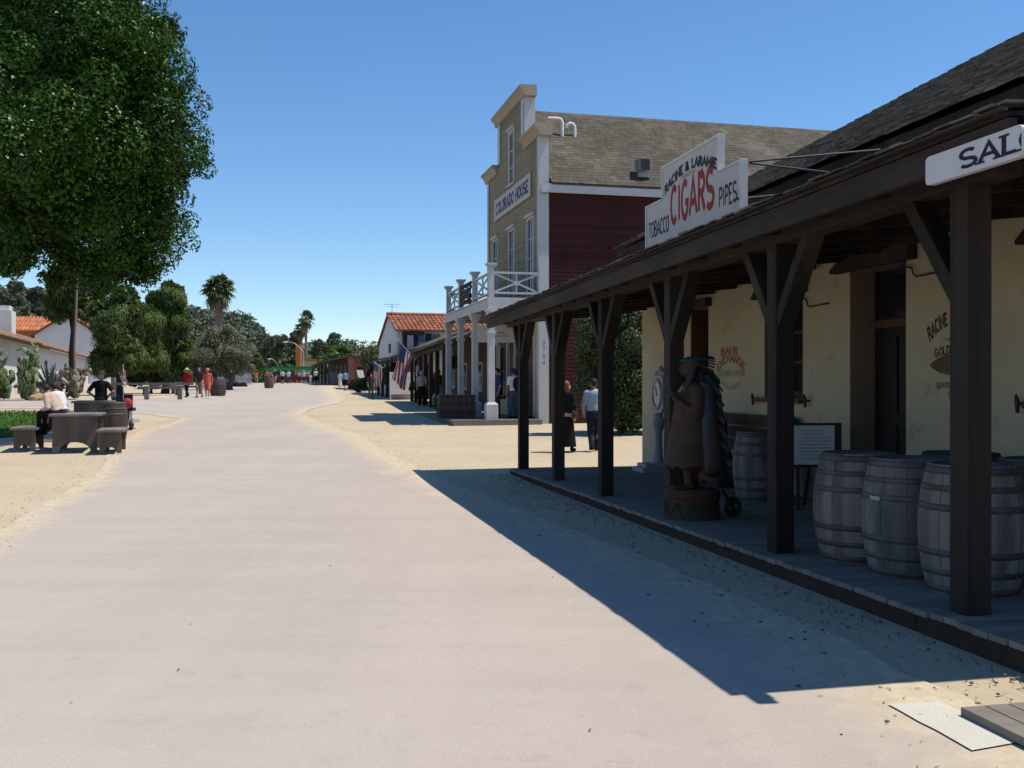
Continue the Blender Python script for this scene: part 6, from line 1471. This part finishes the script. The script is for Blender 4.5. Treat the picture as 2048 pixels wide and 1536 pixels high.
# palms
def fan_palm(label, px, pyc, Y, R, seed, pxb=None, skirt=True, n=52, tr=.32):
    b = gat(pxb or px, Y); c = at(px, pyc, Y); t = thing('fan_palm', label, 'palm', b, 0, 'tall fan palms'); m2 = MB(); k = 10
    m2.tube([b.lerp(c, q/k) for q in range(k+1)], [tr*(1.35 if q == 0 else 1.05-.15*q/k) for q in range(k+1)], 10)
    m2.build('trunk', M('palm_bark', (.20, .155, .125), (.14, .11, .09), 5, .95, .02, 14, st=(1, 1, 2.5)), t)
    g = random.Random(seed); Vg = []; Vd = []
    def frond(el, az, L_, W_, out):
        d = Vector((math.cos(az)*math.cos(el), math.sin(az)*math.cos(el), math.sin(el))); s_ = Vector((-math.sin(az), math.cos(az), 0)); nrm = d.cross(s_)
        hub = c+d*L_*.45+Vector((0, 0, -.06*L_)); out.append([c-s_*.02, c+s_*.02, hub+s_*.025, hub-s_*.025])
        for q in range(13):
            a_2 = math.radians(-100+200*q/12); dd = d*math.cos(a_2)+s_*math.sin(a_2); ln = L_*.55*(.75+.25*math.cos(a_2))*g.uniform(.85, 1.1)
            w_ = dd.cross(nrm).normalized()*W_; md = hub+dd*ln*.6-nrm*.03*L_+Vector((0, 0, -.06*L_)); tip = hub+dd*ln+Vector((0, 0, -.30*L_*g.uniform(.6, 1.3)))
            out.append([hub, md-w_, tip, md+w_])
    for i in range(n):
        el = math.radians(-58+143*((i+.5)/n)**.8+g.uniform(-8, 8)); frond(el, g.uniform(0, 6.283), R*g.uniform(.85, 1.1), R*.055, Vg)
    for i in range(16 if skirt else 6): frond(math.radians(g.uniform(-86, -55)), g.uniform(0, 6.283), R*g.uniform(.9, 1.15), R*.05, Vd)
    mesh_quads('fronds', np.array([[list(p) for p in q] for q in Vg]), M_PALM, t); mesh_quads('dry_skirt', np.array([[list(p) for p in q] for q in Vd]), M_DRYF, t)
fan_palm('tall fan palm with shaggy round crown above the olive tree', 438, 574, 112, 2.2, 3, 436, tr=.46)
fan_palm('more distant fan palm, right and taller of the thin pair', 612, 634, 230, 2.4, 5, 612, n=30, tr=.3)
fan_palm('more distant fan palm, left and lower of the thin pair', 603, 655, 236, 2.2, 7, 601, n=26, tr=.28)

# shrub in the alley between the two right hand buildings
AY = 29.5
tree('alley_shrub', 'broad dense green shrub against the dark red side wall', 'shrub', gat(1240, AY), [B(1178, 640, AY, 38), B(1225, 625, AY, 42), B(1270, 640, AY, 52), B(1200, 690, AY, 52), B(1250, 700, AY, 62), B(1300, 690, AY+.5, 62), B(1195, 750, AY+.3, 46), B(1245, 770, AY, 60), B(1300, 780, AY+.3, 62), B(1205, 800, AY+.3, 42), B(1255, 815, AY, 42), B(1300, 600, AY+1, 34), B(1340, 740, AY+.6, 60), B(1190, 832, AY-.2, 24), B(1225, 838, AY-.3, 26), B(1262, 840, AY-.3, 26), B(1296, 838, AY-.2, 28)], 66000, .085, M_BUSH, .08, 51, 13, (.22, .38), .6, core=.35, ntr=10)
# dark shrub behind the log benches
DY = 68
tree('dark_shrub', 'dark round shrub behind the log benches below the pepper trees', 'shrub', gat(302, DY), [B(302, 742, DY, 28), B(280, 748, DY, 22), B(325, 745, DY, 22), B(345, 752, DY, 16), B(268, 760, DY, 12)], 12000, .17, M_SHR, .1, 53, 9, (.25, .42), .6, ntr=7)
tree('low_hedge', 'low clipped hedge mound in front of the picket fence', 'hedge', gat(473, 98), [B(x, 771, 98, 7) for x in (455, 464, 472, 481, 489)], 4500, .16, M_SHR, .05, 55, 5, ntr=2)
# street side plants on the right
for i, (lb, px, py, Y, rp, mt) in enumerate([('leafy green bush beside the brick coloured block', 742, 715, 90, 16, M_FARG), ('dark low planting below the small slanted white board', 722, 768, 84, 12, M_SHR), ('planting in front of the brick coloured block', 708, 768, 90, 8, M_FARG), ('vine covered shrub behind the limp flag', 778, 742, 69, 20, M_FARG), ('tall shrub left of the white house corner', 752, 735, 84, 16, M_SHR), ('yellowing plant by the porch post at the white sign', 829, 770, 58, 8, M_BRIG), ('hanging fern in the porch shade behind the columns', 910, 722, 48, 12, M_BRIG)]):
    gb = gat(px, Y) if i < 6 else Vector(at(px, py, Y))
    tree('street_plant', lb, 'plant', gb, [B(px, py, Y, rp), B(px-rp*.6, py+rp*.7, Y, rp*.75), B(px+rp*.6, py+rp*.6, Y, rp*.75)] if i < 6 else [B(px, py, Y, rp), B(px-3, py+8, Y, rp*.7)], 4200, .16 if Y > 60 else .12, mt, .05, 60+i, 8, ntr=4, group='plants along the right of the street')
rp_ = [HF2(3.6, -1.2, zpx(690, 74)), HF2(5.2, -1.2, zpx(683, 74)), HF2(2.6, -1.2, zpx(695, 74))]
tree('rooftop_creeper', 'reddish creeper growing over the porch in front of the white house', 'plant', HF2(4, -1.2, 3.9), [(p.x, p.y, p.z, .5) for p in rp_]+[(rp_[1].x+1, rp_[1].y, rp_[1].z+.1, .5)], 3500, .15, M('creeper_leaf', (.16, .13, .05), (.20, .075, .04), 1, .6, island=.4), .04, 71, 7, ntr=4)

# prickly pear, agave, dry cactus
def pads(name, label, base, w, h, n, seed, mat, cat='cactus'):
    g = random.Random(seed); t = thing(name, label, cat, base); m2 = MB(); b = Vector(base); tips = []
    for k in range(7): tips.append((b+Vector((g.uniform(-w, w)*.45, g.uniform(-w, w)*.3, .1)), 0))
    st_ = MB()
    for i in range(n):
        p, lv = g.choice(tips); L_ = g.uniform(.26, .42); d = Vector((g.gauss(0, .5), g.gauss(0, .5), 1 if p.z < b.z+h*.85 else -.2)).normalized()
        c = p+d*L_*.5
        if abs(c.x-b.x) > w*.55 or c.z > b.z+h: continue
        az = g.uniform(0, 6.28); s_ = d.cross(Vector((math.cos(az), math.sin(az), .1))).normalized(); R = Matrix((s_, d.cross(s_), d)).transposed()
        m2.ell(c, (L_*.36, .035, L_*.55), 8, 5, R=R); tips.append((p+d*L_*.98, lv+1))
    m2.build('pads', mat, t); return t
cp = gat(18, 50); pads('prickly_pear', 'tall prickly pear cactus at the left edge in front of the white adobe', cp, 2.4, 3.1, 420, 3, M_CACT)
cp = gat(-30, 51); pads('prickly_pear', 'second prickly pear mostly cut by the left edge of the photo', cp, 2.2, 3.0, 220, 5, M_CACT)
cp = gat(152, 52); pads('dry_cactus', 'dry brownish cactus clump between the agave and the man in black', cp, 2.4, 1.6, 260, 7, M_CACTB)
cp = gat(100, 53); pads('dry_cactus', 'low dry cactus growth under the blue agave', cp, 3.2, .8, 200, 9, M_CACTB)
t = thing('agave', 'large blue agave with pointed leaves in front of the white adobe', 'agave', gat(98, 51.5)); m_ = MB(); b = Vector(t.location)+Vector((0, 0, .45)); g = random.Random(8)
for i in range(46):
    az = g.uniform(0, 6.283); el = math.radians(12+72*(i/46)**.9); L_ = g.uniform(1.3, 1.75); d = Vector((math.cos(az)*math.cos(el), math.sin(az)*math.cos(el), math.sin(el))); s_ = Vector((-math.sin(az), math.cos(az), 0)); nr = d.cross(s_)
    vs = []
    for q, w in ((0, .07), (.3, .095), (.65, .07), (.9, .03), (1, .004)):
        c = b+d*L_*q+Vector((0, 0, -.14*q*q*L_*math.cos(el))); vs += [c-s_*w+nr*w*.25, c-nr*w*.25, c+s_*w+nr*w*.25]
    m_.add(vs, [(3*k+j, 3*k+j+1, 3*k+j+4, 3*k+j+3) for k in range(4) for j in (0, 1)])
m_.build('leaves', M_AGAVE, t)

# boulders in the cactus bed
for i, (px, Y, s_) in enumerate(((68, 49.5, .25), (77, 49.8, .32), (58, 50.2, .22))):
    p = gat(px, Y); t = thing('garden_boulder', ['small ochre boulder left of its two neighbours below the agave', 'largest ochre boulder below the blue agave', 'ochre boulder farthest left at the foot of the prickly pear'][i], 'boulder', p)
    bm = bmesh.new(); bmesh.ops.create_icosphere(bm, subdivisions=2, radius=s_); gg = random.Random(i)
    for v in bm.verts: v.co *= gg.uniform(.85, 1.12); v.co.z = v.co.z*.8+s_*.45
    me = bpy.data.meshes.new('rock'); bm.to_mesh(me); bm.free(); link('rock', me, M('ochre_rock', (.40, .27, .13), (.3, .2, .1), 3, .95), t)

# far trees standing as individuals
FG = 'tall trees beyond the far end of the street'
def ftree(label, px, pyt, pyb, Y, wpx, mat, seed, n=5000, leaf=.7, name='eucalyptus'):
    b = gat(px, Y); g = random.Random(seed); bl = []
    for _ in range(11): py = g.uniform(pyt+wpx*.25, pyb); q = (py-pyt)/(pyb-pyt); bl.append(B(px+g.uniform(-1, 1)*wpx*.34*(.5+.6*math.sin(q*2.6)), py, Y+g.uniform(-2, 2), wpx*g.uniform(.16, .27)))
    tree(name, label, 'tree', b, bl, n, leaf, mat, .4, seed, 6, (.35, .55), .6, group=FG, core=.2, ntr=6)
ftree('dark eucalyptus left of the thin palm pair', 552, 650, 735, 235, 52, M_EUC, 81)
ftree('dark eucalyptus clump leaning left beyond the far lamp', 530, 668, 745, 240, 40, M_EUC, 82)
ftree('dark tree directly behind the two thin palms', 585, 660, 745, 245, 40, M_EUC, 83)
ftree('broad dark eucalyptus right of the thin palm pair', 660, 664, 735, 250, 62, M_EUC, 84, 7000)
ftree('dark pointed tree just right of the thin palms', 637, 668, 740, 245, 30, M_EUC, 85)
ftree('bright green rounded tree above the far porch', 680, 686, 762, 140, 62, M_BRIG, 86, 8000, .42, 'street_tree')
ftree('yellow green tree left of the bright rounded tree', 648, 704, 760, 150, 34, M_BRIG, 87, 3500, .42, 'street_tree')
ftree('small green tree behind the tram left end', 560, 722, 768, 175, 52, M_FARG, 88, 5000, .5, 'street_tree')
ftree('olive coloured tree between olive tree and far lamp', 512, 700, 765, 165, 40, M_FARG, 89, 5000, .5, 'street_tree')
ftree('green tree right of the olive tree behind the barrel planter', 520, 735, 770, 160, 30, M_FARG, 90, 3500, .45, 'street_tree')
ftree('far tree right of the broad eucalyptus', 738, 690, 740, 200, 36, M_FARG, 91, 4000, .6, 'street_tree')
ftree('bluish tall eucalyptus at the left edge behind the orange roof', 25, 530, 660, 190, 80, M_EUC, 92, 9000, .75)
ftree('bluish eucalyptus between the left edge and the utility pole', 82, 562, 665, 195, 70, M_EUC, 93, 8000, .75)
ftree('tall eucalyptus cut by the left edge of the photo', -40, 520, 660, 185, 90, M_EUC, 94, 7000, .75)
ftree('rounded tree in front of the hillside left of the palm trunk', 378, 655, 760, 150, 40, M_FARG, 95, 5000, .5, 'street_tree')

# hills with their wooded cover
def hill(name, prof, Y0, Y1, seed):
    g = random.Random(seed); ks = [p[0] for p in prof]; V = []; F = []; nx, ny = 70, 8
    def top(px): return float(np.interp(px, ks, [p[1] for p in prof]))
    for j in range(ny+1):
        q = j/ny; Y = Y0+(Y1-Y0)*q
        for i in range(nx+1):
            px = ks[0]+(ks[-1]-ks[0])*i/nx; zt = zpx(top(px), Y1)-1; V.append(((px-1024)*Y/FPX, Y, 1.4+(zt-1.4)*ss(q)+g.uniform(-.4, .4)))
    for j in range(2): 
        for i in range(nx+1): x, y, z = V[(ny)*(nx+1)+i]; V.append((x*1.06, Y1+60+j*260, z*(.9 if j == 0 else 0)+.0))
    for j in range(ny+2):
        for i in range(nx): k = j*(nx+1)+i; F.append((k, k+1, k+nx+2, k+nx+1))
    me = bpy.data.meshes.new(name); me.from_pydata(V, [], F); me.polygons.foreach_set('use_smooth', [True]*len(F)); tag(link(name, me, M('hill_scrub', (.075, .085, .045), (.10, .085, .05), .03, 1.0)), kind='structure')
    return top, ks[0], ks[-1]
top1, a0, a1 = hill('wooded_hill', [(-400, 560), (0, 590), (130, 610), (250, 622), (380, 632), (440, 640), (490, 648), (515, 672), (540, 700), (640, 715)], 300, 430, 2)
top2, c0_, c1_ = hill('far_hill', [(200, 690), (300, 668), (380, 640), (400, 645), (520, 692), (600, 694), (700, 690), (760, 690), (900, 698), (1400, 700)], 560, 760, 3)
g = np.random.default_rng(77); pts = []
for _ in range(900):
    q = g.random()**.7; Y = 305+125*q; px = a0+(a1-a0)*g.random(); z = 1.4+(zpx(top1(px), 430)-2.4)*ss(q); r_b = g.uniform(2., 4.2); pts.append(((px-1024)*Y/FPX, Y, z+r_b*.6, r_b))
for _ in range(160):
    Y = g.uniform(415, 432); px = g.uniform(300, 540); pts.append(((px-1024)*Y/FPX, Y, zpx(top1(px), 430)-1+g.uniform(.5, 2.5), g.uniform(1.4, 3)))
P, d = blob_points(pts, 62000, .6, 1.05, 8); N = unit(d*.7+np.array([0, 0, .5])+g.normal(size=P.shape)*.6)
tag(mesh_quads('hillside_trees', leaf_quads(P, N, 1.5, .7, None, 9), M_EUC), 'dark green trees covering the hillside behind the left of the street', 'woods', kind='stuff')
pts = []
for _ in range(420):
    q = g.random()**.6; Y = 580+180*q; px = 300+1000*g.random(); pts.append(((px-1024)*Y/FPX, Y, 1.4+(zpx(top2(px), 760)-2.4)*ss((Y-560)/200)+1.5, g.uniform(2.5, 5)))
P, d = blob_points(pts, 16000, .6, 1.05, 18); N = unit(d*.7+np.array([0, 0, .5])+g.normal(size=P.shape)*.6)
tag(mesh_quads('far_hillside_trees', leaf_quads(P, N, 2.2, .7, None, 19), M_EUC), 'bluish woods on the most distant low hill behind the palms', 'woods', kind='stuff')
# tree belt closing the end of the street
pts = []
for _ in range(330):
    px = g.uniform(360, 790); Y = g.uniform(255, 300); pts.append(((px-1024)*Y/FPX, Y, 1.5+g.uniform(.5, 5.5), g.uniform(1.8, 3.4)))
P, d = blob_points(pts, 24000, .6, 1.05, 28); N = unit(d*.7+np.array([0, 0, .5])+g.normal(size=P.shape)*.6)
tag(mesh_quads('roadside_trees', leaf_quads(P, N, 1.0, .7, None, 29), M_FARG), 'belt of low green trees closing the far end of the street', 'woods', kind='stuff')
p = at(503, 667, 424); hh = thing('hill_house', 'small hillside house with red roof among the trees right of the palm', 'house', (p.x, p.y, p.z-3)); F_ = Fr((p.x, p.y, p.z-3), (1, .1, 0))
m_ = MB(); m_.box(F_, -2.5, 3.5, 0, 5, -1, 2.4); m_.build('wall', M_WWALL, hh); m_ = MB(); m_.prism([F_(-3, -.4, 2.4), F_(-3, 5.4, 2.4), F_(-3, 2.5, 3.8)], F_.a*7.0); m_.build('roof', M_TILE, hh); m_ = MB(); m_.box(F_, .5, 1.5, -.04, -.003, .8, 1.9); m_.build('window', M_DWIN, hh)

# ------------------------------------------------------------------ litter and weeds
def scatter(name, label, cat, n, fn, size, mat, seed, aspect=.4, flatn=True):
    g2 = np.random.default_rng(seed); P = np.array([fn(g2) for _ in range(n)]); N = unit(np.array([0, 0, 1.])+g2.normal(size=P.shape)*.25)
    return tag(mesh_quads(name, leaf_quads(P, N, size, aspect, None, seed, .05), mat), label, cat, kind='stuff')
def edge_pt(g2):
    a = g2.uniform(-3, 13); b = -g2.uniform(.27, 1.7); p = PF(a, b, 0); return (p.x, p.y, G(p.x, p.y)+.018)
scatter('leaf_litter', 'small dry leaves and twigs scattered on the dirt strip by the boardwalk', 'litter', 480, edge_pt, .04, M('dry_leaf', (.24, .165, .10), (.15, .105, .065), 5, .9, island=.5), 5, .2)
def road_pt(g2):
    Y = g2.uniform(3.4, 16); x = g2.uniform(-5, 1.2); return (x, Y, G(x, Y)+.02)
scatter('road_litter', 'few scattered leaves and specks on the pale road', 'litter', 30, road_pt, .028, MATS['dry_leaf'], 6, .4)
r_ = random.Random(6); V = []
for _ in range(320):
    a = r_.uniform(-3, 13); b = -.3-abs(r_.gauss(0, .16)); p = PF(a, b, 0); z = G(p.x, p.y); h = r_.uniform(.015, .06); t = r_.uniform(0, 6.3); dx, dy = math.cos(t)*.005, math.sin(t)*.005; lx, ly = r_.gauss(0, .03), r_.gauss(0, .03)
    V.append([(p.x-dx, p.y-dy, z), (p.x+dx, p.y+dy, z), (p.x+lx+dx*.3, p.y+ly, z+h), (p.x+lx-dx*.3, p.y+ly, z+h)])
tag(mesh_quads('edge_weeds', np.array(V), M('dry_weed', (.16, .13, .06), (.10, .10, .04), 3, .9, island=.4)), 'dry weeds growing along the boardwalk edge', 'weeds', kind='stuff')
r_ = random.Random(16); m_ = MB()
for _ in range(420):
    a = r_.uniform(-3.5, 13); b = -.24-abs(r_.gauss(0, .55)); p = PF(a, b, 0); s_ = r_.uniform(.004, .014); m_.ell((p.x, p.y, G(p.x, p.y)+.012+s_*.3), (s_*1.2, s_, s_*.7), 5, 3)
tag(m_.build('pebbles', M('pebble_stone', (.20, .17, .13), (.13, .11, .09), 30, .9, island=.4)), 'small pebbles on the dirt beside the boardwalk', 'pebbles', kind='stuff')
# loose plank cover at the lower right corner
t = thing('plank_cover', 'weathered plank cover lying on the dirt in the lower right corner', 'planks', (2.6, 4.75, 0)); KF = Fr((2.22, 4.95, 0), (.9772, .2124, 0), (.2124, -.9772, 0))
for k in range(4):
    m_ = MB(); m_.box(KF, k*.135, k*.135+.128, -.0, 1.1, .02, .062); m_.build('plank', M_BOARD, t, bevel=.004)

r_ = random.Random(26); m_ = MB()
def along(pts, t):
    L_ = [math.hypot(b[0]-a[0], b[1]-a[1]) for a, b in zip(pts[:-1], pts[1:])]; d = t*sum(L_)
    for (a, b), l in zip(zip(pts[:-1], pts[1:]), L_):
        if d <= l: return a[0]+(b[0]-a[0])*d/l, a[1]+(b[1]-a[1])*d/l
        d -= l
    return pts[-1]
for _ in range(1500):
    side = r_.random() < .5; x, y = along(R_EDGE[2:11] if side else L_EDGE[12:], r_.random()); x += r_.gauss(0, .35)+(.1 if side else -.2); y += r_.gauss(0, .2)
    if y < 2.5: continue
    s_ = r_.uniform(.003, .011); m_.ell((x, y, G(x, y)+.012+s_*.3), (s_*1.2, s_, s_*.7), 5, 3)
tag(m_.build('grit', M('grit_stone', (.46, .38, .27), (.36, .29, .2), 30, .9, island=.3)), 'loose grit along both edges of the pale road', 'grit', kind='stuff')
